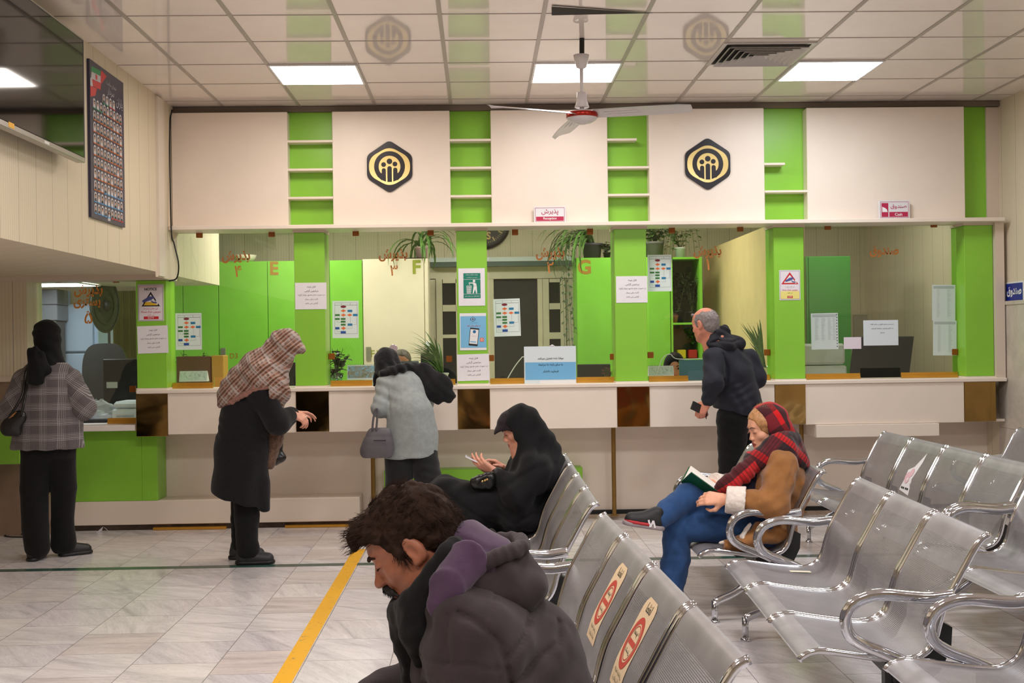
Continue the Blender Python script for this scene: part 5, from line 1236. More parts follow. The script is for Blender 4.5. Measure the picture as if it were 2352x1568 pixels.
wc = [(AX(1505, 845, 9.75), 9.75, ZTOP + .004), tuple(at(1520, 826, Y=9.75)), tuple(at(1539, 813, Y=9.72)), tuple(at(1556, 824, Y=9.74)), tuple(at(1620, 823, Y=9.76)), tuple(at(1660, 822, Y=9.75)), (AX(1690, 840, 9.75), 9.75, ZTOP + .004)]
tag(MB().tube([tuple(v) for v in crom(wc, 6)], .0035, 8).build('white_cable', [WHITE], None, True), 'white cord strung across the glass in front of the woman clerk', 'cord')
tag(MB().box((AX(1560, 830, 9.8), 9.8, ZTOP + .001), (AX(1664, 830, 9.8), 9.815, AZ(1600, 826, 9.8)), 0, .002).build('acrylic_screen', [mat('blue_acrylic', (92, 128, 140), .15)]), 'bluish acrylic screen on counter one beside the man', 'screen')
c = at(562, 592, Y=12.2); tag(MB().lathe([(.06, 0), (.1, .03), (.12, .075), (.11, .075), (.09, .03), (.0, .012)], (c.x, 12.2, ztc + .001), 28).build('white_bowl', [mat('bowl_cream', (232, 222, 196), .4)], None, True), 'cream bowl on top of the cupboard lettered E', 'bowl')
t = thing('wall_phone', 'white wall phone beside the cream cupboard', 'phone', tuple(at(983, 800, Y=11.96)))
p = at(983, 790, Y=11.97); MB().box((p.x - .022, 11.955, p.z - .03), (p.x + .022, 11.999, p.z + .03), 0, .01).build('handset', WHITE, t); MB().box((p.x - .012, 11.96, p.z - .1), (p.x + .014, 11.99, p.z - .035), 0, .004).build('cradle', BLACKM, t)
# ------------------------------------------------------------------ smooth implicit shapes for people and cloth
A3 = lambda v: np.array([v[0], v[1], v[2]], dtype=np.float32)
_RN = np.random.RandomState(7).rand(32, 32, 32).astype(np.float32)
def noise3(P, sc, seed=0):
    Q = P * sc + seed * 7.31; I = np.floor(Q).astype(int); f = Q - I; f = f * f * (3 - 2 * f); r = 0
    for a in (0, 1):
        for b in (0, 1):
            for c in (0, 1):
                wgt = (f[..., 0] if a else 1 - f[..., 0]) * (f[..., 1] if b else 1 - f[..., 1]) * (f[..., 2] if c else 1 - f[..., 2])
                r = r + wgt * _RN[(I[..., 0] + a) % 32, (I[..., 1] + b) % 32, (I[..., 2] + c) % 32]
    return r * 2 - 1
class Sdf:
    def __init__(s, lo, hi, h):
        s.lo = np.array(lo, dtype=np.float32); s.h = h
        s.n = np.ceil((np.array(hi) - np.array(lo)) / h).astype(int) + 1
        s.F = np.full(s.n, 1.0, dtype=np.float32)
        s.ax = [s.lo[i] + h * np.arange(s.n[i], dtype=np.float32) for i in range(3)]
    def blk(s, lo, hi):
        a = np.clip(np.floor((np.array(lo) - s.lo) / s.h).astype(int), 0, s.n - 1); b = np.clip(np.ceil((np.array(hi) - s.lo) / s.h).astype(int) + 1, 1, s.n)
        if (b <= a).any(): return None
        sl = tuple(slice(a[i], b[i]) for i in range(3))
        return sl, np.stack(np.meshgrid(s.ax[0][sl[0]], s.ax[1][sl[1]], s.ax[2][sl[2]], indexing='ij'), -1)
    def put(s, sl, d, k, op):
        f = s.F[sl]
        if op == 'u':
            h = np.maximum(k - np.abs(f - d), 0) / k if k > 0 else 0
            s.F[sl] = np.minimum(f, d) - (h * h * k * .25 if k > 0 else 0)
        else:
            d = -d; h = np.maximum(k - np.abs(f - d), 0) / k if k > 0 else 0
            s.F[sl] = np.maximum(f, d) + (h * h * k * .25 if k > 0 else 0)
        return s
    def cone(s, a, b, ra, rb=None, k=.02, flat=None, op='u'):
        """Round cone a-b; flat = (direction, factor) squeezes it along a direction."""
        a, b = A3(a), A3(b); rb = ra if rb is None else rb; m = max(ra, rb) * (1 if flat is None else max(1, 1 / flat[1])) + k + 2 * s.h
        q = s.blk(np.minimum(a, b) - m, np.maximum(a, b) + m)
        if q is None: return s
        sl, P = q; pa = P - a; ba = b - a; sc_ = 1.
        if flat is not None:
            d = A3(Vector(flat[0]).normalized()); pa = pa + (pa @ d)[..., None] * d * (flat[1] - 1); ba = ba + d * (ba @ d) * (flat[1] - 1)
        t = np.clip((pa @ ba) / max(float(ba @ ba), 1e-9), 0, 1)
        return s.put(sl, np.linalg.norm(pa - t[..., None] * ba, axis=-1) - (ra + (rb - ra) * t), k, op)
    def path(s, pts, rs, k=.02, flat=None, op='u'):
        rs = rs if isinstance(rs, (list, tuple)) else [rs] * len(pts)
        for i in range(len(pts) - 1): s.cone(pts[i], pts[i + 1], rs[i], rs[i + 1], k, flat, op)
        return s
    def ell(s, c, r, k=.02, R=None, op='u'):
        c = A3(c); r = np.array(r, dtype=np.float32); m = r.max() + k + 2 * s.h; q = s.blk(c - m, c + m)
        if q is None: return s
        sl, P = q; p = P - c
        if R is not None: p = p @ np.array(R, dtype=np.float32)
        k0 = np.linalg.norm(p / r, axis=-1); k1 = np.linalg.norm(p / (r * r), axis=-1) + 1e-9
        return s.put(sl, k0 * (k0 - 1) / k1, k, op)
    def cut(s, p, n, k=.004):
        """Remove what lies on the side of the plane towards n."""
        n = A3(Vector(n).normalized()); p = A3(p)
        d = (s.ax[0][:, None, None] - p[0]) * n[0] + (s.ax[1][None, :, None] - p[1]) * n[1] + (s.ax[2][None, None, :] - p[2]) * n[2]
        h = np.maximum(k - np.abs(s.F - d), 0) / k; s.F = np.maximum(s.F, d) + h * h * k * .25; return s
    def near(s, band):
        idx = np.argwhere(np.abs(s.F) < band); return idx, s.lo + idx.astype(np.float32) * s.h
    def disp(s, fn, band=.05):
        idx, P = s.near(band); s.F[idx[:, 0], idx[:, 1], idx[:, 2]] += fn(P).astype(np.float32); return s
    def folds(s, d, freq, amp, wob=1.5, ns=6., seed=0, mask=None):
        d = A3(Vector(d).normalized())
        def fn(P):
            v = np.sin((P @ d) * freq + wob * 3 * noise3(P, ns, seed)) * amp * (.6 + .6 * noise3(P, ns * .7, seed + 3))
            return v if mask is None else v * mask(P)
        return s.disp(fn)
    def rough(s, sc, amp, seed=0, mask=None): return s.disp(lambda P: noise3(P, sc, seed) * amp * (1 if mask is None else mask(P)))
    def seam(s, pts, r, amp, lim=None, drop=1):
        """A groove (amp > 0) along a polyline; distances ignore axis `drop` (0 x, 1 y, 2 z); lim keeps one side."""
        ax = [i for i in range(3) if i != drop]; Q = [np.array([p[i] for i in ax], dtype=np.float32) for p in pts]
        def fn(P):
            best = np.full(len(P), 9., dtype=np.float32); p = P[:, ax]
            for a, b in zip(Q[:-1], Q[1:]):
                ba = b - a; t = np.clip(((p - a) @ ba) / max(float(ba @ ba), 1e-9), 0, 1); best = np.minimum(best, np.linalg.norm(p - a - t[:, None] * ba, axis=1))
            v = amp * np.exp(-(best / r) ** 2)
            return v if lim is None else v * lim(P)
        return s.disp(fn)
    def mesh(s, smooth=2):
        F = s.F.copy(); F[0], F[-1] = 1, 1; F[:, 0], F[:, -1] = 1, 1; F[:, :, 0], F[:, :, -1] = 1, 1
        S_ = F < 0; n = np.array(F.shape) - 1
        cnt = np.zeros(n, dtype=np.int8)
        for a in (0, 1):
            for b in (0, 1):
                for c in (0, 1): cnt += S_[a:a + n[0], b:b + n[1], c:c + n[2]]
        act = np.argwhere((cnt > 0) & (cnt < 8)); idm = np.full(n, -1, dtype=np.int32); idm[tuple(act.T)] = np.arange(len(act))
        cs = [(a, b, c) for a in (0, 1) for b in (0, 1) for c in (0, 1)]
        V = {c: F[act[:, 0] + c[0], act[:, 1] + c[1], act[:, 2] + c[2]] for c in cs}
        acc = np.zeros((len(act), 3), dtype=np.float32); num = np.zeros(len(act), dtype=np.float32)
        for c in cs:
            for x in range(3):
                if c[x]: continue
                e = list(c); e[x] = 1; e = tuple(e); a, b = V[c], V[e]; m = (a < 0) != (b < 0)
                t = np.where(m, a / np.where(m, a - b, 1), 0); p = np.tile(np.array(c, dtype=np.float32), (len(act), 1)); p[:, x] += t
                acc += p * m[:, None]; num += m
        verts = s.lo + (act + acc / num[:, None]) * s.h
        quads = []
        for x in range(3):
            y, z = (x + 1) % 3, (x + 2) % 3; sl0 = [slice(1, -1)] * 3; sl0[x] = slice(0, -1); sl1 = list(sl0); sl1[x] = slice(1, None)
            a, b = S_[tuple(sl0)], S_[tuple(sl1)]; E = np.argwhere(a != b); inside = a[tuple(E.T)]; off = np.array([1, 1, 1]); off[x] = 0; E = E + off
            def cell(dy, dz):
                q = E.copy(); q[:, y] -= dy; q[:, z] -= dz; return idm[tuple(q.T)]
            Q = np.stack([cell(1, 1), cell(0, 1), cell(0, 0), cell(1, 0)], 1); Q[~inside] = Q[~inside][:, ::-1]; quads.append(Q)
        quads = np.concatenate(quads); quads = quads[(quads >= 0).all(1)]
        ed = np.concatenate([quads[:, [0, 1]], quads[:, [1, 2]], quads[:, [2, 3]], quads[:, [3, 0]]]); deg = np.bincount(ed.ravel(), minlength=len(verts)).astype(np.float32)
        for _ in range(smooth):
            sm = np.zeros_like(verts)
            for k in range(3): sm[:, k] = np.bincount(ed[:, 0], verts[ed[:, 1], k], len(verts)) + np.bincount(ed[:, 1], verts[ed[:, 0], k], len(verts))
            verts = np.where(deg[:, None] > 0, verts * .5 + .5 * sm / np.maximum(deg, 1)[:, None], verts)
        return verts, quads
    def build(s, name, mats, parent=None, smooth=2, paint=None):
        v, q = s.mesh(smooth); fm = None
        if paint is not None: fm = paint(v[q].mean(1)).astype(np.int32)
        return mk(name, v.astype(float), q, mats, parent, fm, True)
class Head:
    """Local frame of a head: x to the person's right, y forward, z up; metres."""
    def __init__(s, C, yaw, pitch, sc=1., roll=0.):
        cy, sy, cp, sp = math.cos(yaw), math.sin(yaw), math.cos(pitch), math.sin(pitch)
        f = Vector((cy * cp, sy * cp, -sp)); r = Vector((sy, -cy, 0)); u = r.cross(f)
        r2 = r * math.cos(roll) + u * math.sin(roll); u = u * math.cos(roll) - r * math.sin(roll); r = r2
        s.C = Vector(C); s.r, s.f, s.u, s.sc = r, f, u, sc; s.R = np.array([list(r), list(f), list(u)]).T
    def __call__(s, x, y, z): return s.C + (s.r * x + s.f * y + s.u * z) * s.sc
    def loc(s, P): return (np.asarray(P) - np.array(s.C)) @ s.R / s.sc
    def ell(s, S_, c, r, k=.012, op='u', tilt=0.):
        R = s.R
        if tilt:
            ct, st = math.cos(tilt), math.sin(tilt); R = R @ np.array([[1, 0, 0], [0, ct, -st], [0, st, ct]])
        S_.ell(s(*c), [q * s.sc for q in r], k * s.sc, R, op)
    def cone(s, S_, a, b, ra, rb=None, k=.012, op='u', flat=None): S_.cone(s(*a), s(*b), ra * s.sc, (rb if rb is not None else ra) * s.sc, k * s.sc, flat, op)
def skull(S_, H, neck=None, nr=.056, ears=True, nose=1., female=False):
    H.ell(S_, (0, -.012, .038), (.075, .096, .086)); H.ell(S_, (0, .035, .04), (.062, .052, .058), .02); H.ell(S_, (0, .033, -.03), (.054 if female else .057, .058, .075), .02)
    for x in (-1, 1):
        H.cone(S_, (0, .058, -.09), (x * .050, -.004, -.056), .024, .022, .02); H.ell(S_, (x * .040, .050, -.022), (.022, .025, .022), .02)
    H.ell(S_, (0, .074, -.098), (.021, .019, .016), .014); H.ell(S_, (0, .066, -.062), (.031, .028, .028), .014)
    H.cone(S_, (-.028, .079, .031), (.028, .079, .031), .012, .012, .014)
    for x in (-1, 1): H.ell(S_, (x * .032, .099, .010), (.018, .015, .013), .012, 's')
    for x in (-1, 1): H.ell(S_, (x * .032, .076, .009), (.0145, .0125, .0115), .005)
    H.cone(S_, (0, .082, .014), (0, .101 * (.5 + .5 * nose), -.024), .0075, .0125, .012)
    for x in (-1, 1): H.ell(S_, (x * .012, .096, -.031), (.009, .012, .0085), .006)
    H.ell(S_, (0, .0925, -.0555), (.021, .0085, .0058), .005); H.ell(S_, (0, .0915, -.0685), (.017, .0085, .007), .005)
    H.cone(S_, (-.022, .1, -.062), (.022, .1, -.062), .0025, .0025, .003, 's')
    if ears:
        for x in (-1, 1):
            H.ell(S_, (x * .079, -.012, .002), (.009, .020, .034), .006, 'u', -.22); H.ell(S_, (x * .089, -.006, .0), (.009, .010, .018), .005, 's', -.22); H.ell(S_, (x * .078, -.003, -.026), (.008, .009, .010), .005)
    if neck is not None: S_.cone(H(0, -.025, -.03), neck, nr * H.sc, nr * 1.1 * H.sc, .03)
SKL = {}
def skin(name, col):
    t = NT(name); c = lin(col); n = t.noise(t.coord(), 22, 4); n2 = t.noise(t.coord(), 160, 3)
    t.link(t.ramp(n, [(.3, tuple(x * .86 for x in c)), (.7, (min(1, c[0] * 1.1), c[1] * 1.02, c[2] * .98))]), t.p.inputs['Base Color'])
    t.p.inputs['Roughness'].default_value = .48; t.p.inputs['Subsurface Weight'].default_value = .12; t.p.inputs['Subsurface Radius'].default_value = (.012, .004, .002); t.p.inputs['Subsurface Scale'].default_value = .6
    t.bump(n2, .12, .002); return t.m
LIP = mat('lip', (150, 70, 64), .45)
def lips_paint(H, top=-.049, low=-.077):
    def f(C):
        l = H.loc(C); w_ = np.clip(1 - (np.abs(l[:, 0]) / .025) ** 2, 0, 1); m = -.0625
        return ((l[:, 1] > .078) & (l[:, 2] < m + (top - m) * w_) & (l[:, 2] > m + (low - m) * w_) & (np.abs(l[:, 0]) < .025)).astype(int)
    return f
def brows(H, parent, m, sides=(-1, 1), th=.0035, lash=True):
    for x in sides:
        b = MB(); b.tube([tuple(H(x * q, y_, z)) for q, y_, z in ((.011, .0955, .027), (.022, .0955, .0325), (.034, .0900, .0345), (.047, .0785, .028))], [th * .8 * H.sc, th * 1.2 * H.sc, th * H.sc, th * .3 * H.sc], 6, r2=[.003] * 4); b.build('eyebrow', m, parent, smooth=True)
        if lash:
            b = MB(); b.tube([tuple(H(x * q, y_, z)) for q, y_, z in ((.018, .0865, .003), (.026, .0905, .0005), (.036, .0895, .0005), (.046, .081, .003))], [.0008, .0016, .0018, .0008], 5); b.build('eyelash', m, parent, smooth=True)
def hand(S_, wrist, fwd, up, L=.185, curl=(.3, .4, .5, .6), spread=.03, thumb=1, tcurl=.3, fat=1., tlift=.35):
    """Palm, four unequal jointed fingers and a thumb leaving the palm's side. up = back of the hand; thumb = +1/-1 side (fwd x up)."""
    f = Vector(fwd).normalized(); u = Vector(up); u = (u - f * u.dot(f)).normalized(); r = f.cross(u) * thumb; w_ = Vector(wrist); k = L / .185
    xs_ = (.030, .010, -.011, -.030); kn = (.094, .098, .092, .082); fl = ((.042, .026, .020), (.046, .030, .021), (.042, .027, .021), (.033, .021, .018))
    for i in range(4):
        b = w_ + r * (xs_[i] * .55 * k) + f * (.012 * k); e = w_ + r * (xs_[i] * k) + f * (kn[i] * k) + u * (.004 * k)
        S_.cone(b, e, .0145 * k * fat, .0115 * k * fat, .012); d = f + r * (xs_[i] * spread * 30 * .12); d.normalize(); p = e; c = curl[i]; dd = d
        for j, seg in enumerate(fl[i]):
            a = c * (1.0, 1.15, .8)[j]; q = Matrix.Rotation(-a * 1.0, 3, f.cross(u)); dd = (q @ dd).normalized(); n_ = p + dd * (seg * k)
            S_.cone(p, n_, (.0098, .0088, .0078)[j] * k * fat, (.0088, .0078, .0066)[j] * k * fat, .003); p = n_
    b = w_ + r * (.022 * k) + f * (.018 * k) - u * (.008 * k); m1 = b + (r * .034 + f * .030 - u * .012) * k; d2 = (r * (.55 - tcurl) + f * .8 - u * tlift).normalized(); m2 = m1 + d2 * (.032 * k); d3 = (r * (.2 - tcurl * 1.3) + f * .9 - u * tlift).normalized(); m3 = m2 + d3 * (.026 * k)
    S_.cone(b, m1, .0155 * k * fat, .0125 * k * fat, .012); S_.cone(m1, m2, .0112 * k * fat, .0098 * k * fat, .005); S_.cone(m2, m3, .0098 * k * fat, .0078 * k * fat, .003)
    return w_ + f * (.09 * k)
def cloth(name, col, var=.12, rough=.85, sheen=.15, bs=900, bump=.25, vs=18):
    t = NT(name); c = lin(col); v = t.coord(); n = t.noise(v, vs, 5, .6); n2 = t.noise(v, bs, 2)
    t.link(t.ramp(n, [(.3, tuple(x * (1 - var) for x in c)), (.7, tuple(min(1, x * (1 + var)) for x in c))]), t.p.inputs['Base Color']); t.p.inputs['Roughness'].default_value = rough; t.p.inputs['Sheen Weight'].default_value = sheen; t.p.inputs['Specular IOR Level'].default_value = .2
    t.bump(n2, bump, .002); return t.m
def strands(name, roots, dirs, length, m, parent, rr, r=.0009, seg=4, grav=-.25, curl=.25):
    b = MB()
    for p, d in zip(roots, dirs):
        p = Vector(p); d = Vector(d).normalized(); L = length * rr.uniform(.6, 1.15) / seg; pts = [tuple(p)]
        for _ in range(seg):
            d = (d + Vector((rr.gauss(0, curl), rr.gauss(0, curl), rr.gauss(0, curl) + grav * .2)) * .5).normalized(); p = p + d * L; pts.append(tuple(p))
        b.tube(pts, [r * (1 - .8 * i / seg) for i in range(seg + 1)], 3, cap=False)
    return b.build(name, m, parent, smooth=True)
def person(label, loc): return thing('person', label, 'person', tuple(loc))
W3 = lambda px, py, Y: A3(at(px, py, Y=Y))
def shoe(name, parent, heel, toe, m, sole, h=.085, wd=.045, sole_m=None, ank=None):
    heel, toe = Vector(heel), Vector(toe); d = (toe - heel); L = d.length; d.normalize(); lo = [min(heel[i], toe[i]) - .12 for i in range(3)]; hi = [max(heel[i], toe[i]) + .12 for i in range(3)]; hi[2] += .06
    S_ = Sdf(lo, hi, .006); up = Vector((0, 0, 1)); up = (up - d * up.dot(d)).normalized()
    S_.cone(heel + d * .035 + up * .045, heel + d * .04 + up * h, wd * .82, wd * .8, .02); S_.cone(heel + d * .04 + up * .04, toe - d * .045 + up * .034, wd * .88, wd * .86, .02); S_.cone(heel + d * .08 + up * .065, toe - d * .09 + up * .04, wd * .7, wd * .7, .03)
    S_.cut(heel + up * .014, -up)
    o = S_.build(name, m, parent, 2)
    S_ = Sdf(lo, hi, .006); S_.cone(heel + d * .032 + up * .012, toe - d * .042 + up * .012, wd, wd * .98, .01); S_.cut(heel + up * .001, -up); S_.cut(heel + up * .026, up)
    S_.build('sole', sole, o, 1); return o
# ------------------------------------------------------------------ the man in front
PI = math.pi
def man_front():
    Y0 = 2.80; t = person('man with dark hair and moustache in a charcoal hooded jacket, head bowed, sitting in front', (.18, Y0, 0))
    ear = Vector(W3(947, 1263, Y0 - .079)); H = Head((0, 0, 0), PI, math.radians(32), 1.02)
    H.C = Vector((ear.x, Y0, ear.z)) - H.f * (-.008) - H.u * .002
    SK = skin('skin_tan', (160, 102, 76))
    nb = W3(1015, 1372, Y0)
    S_ = Sdf((-.55, 2.35, .28), (.46, 3.25, 1.22), .0042)
    skull(S_, H, nb, .062)
    # jowl, nostril shadow and brow folds
    for x in (-1, 1): H.ell(S_, (x * .046, .02, -.062), (.02, .03, .024), .02); H.cone(S_, (x * .02, .094, -.036), (x * .034, .074, -.064), .0022, .0022, .006, 's')
    H.ell(S_, (0, .1085, -.031), (.0125, .011, .0105), .008)
    for x in (-1, 1): H.cone(S_, (x * .019, .087, .006), (x * .044, .079, .003), .0026, .002, .003); H.cone(S_, (x * .019, .0885, -.001), (x * .044, .080, -.003), .0016, .0016, .003, 's')
    S_.cone(nb, (.05, Y0, .72), .075, .13, .05); S_.cone((.05, Y0, .72), (.17, Y0, .52), .13, .13, .05)
    sh = [(-.02, 2.615, .825), (-.02, 2.985, .825)]; el = [(-.03, 2.50, .63), (-.04, 3.12, .63)]; wr = [tuple(W3(935, 1665, 2.63)), (-.27, 2.93, .60)]
    for a, e, w_ in zip(sh, el, wr):
        S_.cone((.0, Y0, .80), a, .07, .055, .04); S_.cone(a, e, .05, .042, .03); S_.cone(e, w_, .042, .03, .03)
    hand(S_, wr[0], (-.8, .35, -.2), (.1, -.5, .8), .19, (.5, .55, .6, .65), thumb=1); hand(S_, wr[1], (-.8, -.35, -.1), (.1, .5, .8), .19, (.5, .55, .6, .65), thumb=-1)
    for dy in (-.1, .1):
        S_.cone((.15, Y0 + dy, .47), (-.28, Y0 + dy * 1.3, .50), .08, .06, .03); S_.cone((-.28, Y0 + dy * 1.3, .50), (-.30, Y0 + dy * 1.3, .30), .055, .045, .03)
    S_.rough(60, .0006, 3)
    def pnt(C):
        l = H.loc(C); return ((l[:, 1] > .072) & (l[:, 2] < -.0635) & (l[:, 2] > -.076) & (np.abs(l[:, 0]) < .022)).astype(int)
    S_.build('body', [SK, mat('lip_brown', (132, 74, 62), .5)], t, 1, pnt)
    HM = mat('hair_dark_brown', (46, 32, 25), .85, spec=.12, var=.35, vscale=60)
    brows(H, t, HM, (1, -1), .0058)
    # hair: a full mop, cut away over face and ears, plus loose strands
    S_ = Sdf((H.C.x - .22, Y0 - .17, H.C.z - .16), (H.C.x + .2, Y0 + .17, H.C.z + .22), .0036)
    H.ell(S_, (0, -.020, .048), (.088, .108, .094), .02); H.ell(S_, (0, -.075, -.018), (.070, .046, .060), .03); H.ell(S_, (0, .066, .092), (.064, .040, .030), .03); H.ell(S_, (0, .098, .074), (.05, .018, .018), .02)
    H.ell(S_, (0, .092, -.012), (.10, .058, .083), .02, 's')
    for x in (-1, 1):
        H.ell(S_, (x * .09, .048, -.048), (.05, .05, .072), .01, 's'); H.ell(S_, (x * .092, -.016, -.012), (.026, .026, .042), .008, 's'); H.ell(S_, (x * .074, .022, .010), (.008, .009, .022), .008)
        H.ell(S_, (x * .08, .01, -.075), (.05, .05, .045), .01, 's')
    S_.rough(38, .0075, 1); S_.rough(95, .0042, 2)
    hv = S_.build('hair', HM, t, 1)
    me = hv.data; rr = random.Random(11); n = len(me.polygons); off = Vector(wloc(t)); roots, dirs = [], []
    while len(roots) < 3000:
        p = me.polygons[rr.randrange(n)]; c = p.center + off; l = H.loc(np.array(c))
        fl = -H.f * .55 + H.u * .1 if l[2] > .02 or l[1] < 0 else -H.u * .6
        if l[1] > .04 and l[2] > .06: fl = H.f * .7 + H.u * .15
        if l[1] < -.06: fl = -H.u * .8 - H.f * .25
        roots.append(c - p.normal * .002); dirs.append(fl + p.normal * .16)
    strands('hair_strand_layer', roots, dirs, .027, HM, hv, rr, .0010, 4, -.35, .30)
    # moustache
    S_ = Sdf((H.C.x - .2, Y0 - .1, H.C.z - .2), (H.C.x, Y0 + .1, H.C.z), .0028)
    for x in (-1, 1): H.cone(S_, (x * .004, .1015, -.0475), (x * .028, .089, -.060), .0085, .0075, .006); H.cone(S_, (x * .028, .089, -.060), (x * .036, .081, -.073), .0075, .003, .006)
    S_.rough(130, .002, 4); ms = S_.build('moustache', mat('moustache_black', (18, 14, 13), .7), t, 1)
    roots, dirs = [], []; n = len(ms.data.polygons)
    for _ in range(380):
        p = ms.data.polygons[rr.randrange(n)]; c = p.center + off; roots.append(c - p.normal * .001); dirs.append(-H.u + p.normal * .5 + H.r * rr.uniform(-.3, .3))
    strands('moustache_strand_layer', roots, dirs, .011, MATS['moustache_black'], ms, rr, .0008, 3, -.1, .2)
    # jacket
    JK = cloth('charcoal_fleece', (55, 46, 48), .14, .9, .1, 700, .35, 14); PU = cloth('purple_lining', (76, 55, 78), .2, .95, .25, 500, .4, 22); BK = cloth('black_pile', (20, 19, 20), .2, .95, .1, 600, .5, 40)
    S_ = Sdf((-.42, 2.33, .34), (.48, 3.27, .99), .0055)
    S_.cone((.12, Y0, .50), (.02, Y0, .70), .20, .185, .05, ((0, 1, 0), .9)); S_.cone((.02, Y0, .70), (-.075, Y0, .835), .185, .10, .06, ((0, 1, 0), .78))
    S_.ell((.075, Y0, .705), (.155, .20, .16), .05)
    for sy, a, e, w_ in zip((-1, 1), sh, el, wr):
        S_.cone((-.035, Y0 + sy * .08, .84), (a[0], a[1], a[2] - .01), .085, .080, .09); S_.cone((a[0], a[1], a[2] - .02), e, .082, .078, .09); S_.cone(e, w_, .076, .058, .03)
        S_.ell((e[0], e[1], e[2]), (.08, .08, .085), .02)
    S_.cone(W3(958, 1450, Y0), W3(1000, 1640, Y0), .03, .045, .03)
    lim = lambda P: (P[:, 1] < 2.74)
    sm = lambda pts, r=.006, a=.009: S_.seam([W3(x, y_, 2.56) for x, y_ in pts], r, a, lim)
    sm([(1050, 1408), (1085, 1418), (1120, 1440), (1150, 1475), (1162, 1520), (1172, 1580)]); sm([(1160, 1505), (1200, 1475), (1225, 1440), (1232, 1390)]); sm([(1172, 1568), (1230, 1530), (1290, 1505), (1296, 1470)]); sm([(965, 1525), (1010, 1515), (1080, 1510), (1160, 1524)], .005, .006); sm([(1030, 1415), (1026, 1470), (1033, 1512)], .005, .006)
    sm([(1108, 1424), (1140, 1380)], .004, .005)
    S_.folds((.5, .1, -.85), 95, .0055, 1.6, 7, 2, lambda P: (P[:, 0] < .02) * 1.); S_.folds((.9, 0, .4), 60, .0035, 1.5, 6, 5); S_.folds((-.35, 0, .95), 55, .006, 1.4, 5, 9, lambda P: np.clip((2.72 - P[:, 1]) * 8, 0, 1)); S_.rough(26, .003, 6)
    S_.cut(W3(893, 1470, Y0), (-.92, 0, -.12), .01) if False else None
    S_.build('jacket', JK, t, 2)
    # hood lying on the back: outer pouch, padded rim and purple lining
    S_ = Sdf((-.16, 2.55, .80), (.24, 3.05, 1.08), .0045)
    ct, st_ = math.cos(.42), math.sin(.42); R = np.array([[ct, 0, st_], [0, 1, 0], [-st_, 0, ct]])
    c0 = W3(1118, 1326, Y0); S_.ell(c0, (.125, .135, .075), .03, R); S_.cone(W3(1150, 1330, Y0), W3(1208, 1352, Y0), .068, .040, .04, ((0, 1, 0), .6)); S_.cone(W3(1190, 1275, Y0), W3(1214, 1340, Y0), .03, .034, .04, ((0, 1, 0), .45)); S_.cone(W3(1050, 1372, 2.68), W3(1200, 1362, 2.72), .035, .045, .03)
    S_.cut(W3(1125, 1295, 2.69), (-.50, 0, .86), .006)
    S_.folds((1, 0, .35), 62, .006, 1.3, 8, 3); S_.folds((.5, .3, -.8), 90, .003, 1.3, 8, 6); S_.build('hood', JK, t, 2)
    S_ = Sdf((-.16, 2.5, .80), (.24, 3.1, 1.08), .0045)
    rim = [(1046, 1348, 2.64), (1080, 1310, 2.665), (1140, 1279, 2.69), (1195, 1258, 2.745)]
    L_ = [W3(*q) for q in rim]; far = [np.array([p[0], 2 * Y0 - p[1], p[2]], dtype=np.float32) for p in L_[::-1]]
    cv = [tuple(v) for v in crom([tuple(v) for v in L_ + far], 4)]; S_.path(cv, .0165, .01)
    S_.folds((1, 0, .5), 240, .0022, 1.0, 14, 3); S_.build('hood_rim', JK, t, 1)
    S_ = Sdf((-.2, 2.5, .76), (.22, 3.1, 1.06), .0045)
    S_.ell(W3(1098, 1285, Y0), (.105, .125, .052), .03, R); S_.cone(W3(1078, 1238, Y0), W3(1150, 1262, Y0), .045, .03, .03, ((0, 1, 0), .7)); S_.path([W3(1016, 1392, 2.618), W3(1024, 1352, 2.622), W3(1070, 1290, 2.675)], [.036, .036, .05], .02, ((.25, 1, 0), 3.2))
    S_.folds((.8, .2, .6), 80, .004, 1.6, 10, 8); S_.build('hood_lining', PU, t, 2)
    # standing black collar and front placket with a zip
    S_ = Sdf((-.32, 2.5, .56), (.06, 3.1, 1.06), .0045)
    cr = [(912, 1398, Y0 - .012), (945, 1372, 2.70), (992, 1312, 2.682), (1034, 1258, 2.70), (1058, 1240, Y0)]
    L_ = [W3(*q) for q in cr]; far = [np.array([p[0], 2 * Y0 - p[1], p[2]], dtype=np.float32) for p in L_[::-1][1:]]
    cv = [tuple(v) for v in crom([tuple(v) for v in L_ + far], 4)]
    for dz, r in ((0, .014), (-.022, .018), (-.045, .02)): S_.path([(p[0] + dz * -.35, p[1] + (p[1] - Y0) * .05, p[2] + dz) for p in cv], r, .02)
    S_.path([W3(915, 1404, Y0), W3(940, 1470, Y0), W3(965, 1568, Y0), W3(985, 1640, Y0)], [.022, .034, .036, .04], .03)
    S_.path([W3(950, 1400, 2.69), W3(955, 1450, 2.68), W3(962, 1520, 2.68)], [.034, .032, .014], .03)
    S_.rough(50, .0035, 2); S_.build('collar', BK, t, 1)
    b = MB(); zp = [W3(x, y_, Y0 - .012) for x, y_ in ((896, 1397), (909, 1430), (919, 1480), (927, 1530), (936, 1590))]
    cz = crom([tuple(v) for v in zp], 14)
    for q in cz: b.box((q[0] - .0035, q[1] - .004, q[2] - .0012), (q[0] + .003, q[1] + .004, q[2] + .0014))
    b.build('zip', mat('zip_metal', (160, 158, 160), .3, metal=.8), t)
    # trousers and shoes (below the frame)
    TR = cloth('dark_trousers', (40, 42, 50)); S_ = Sdf((-.5, 2.4, .02), (.42, 3.2, .66), .009)
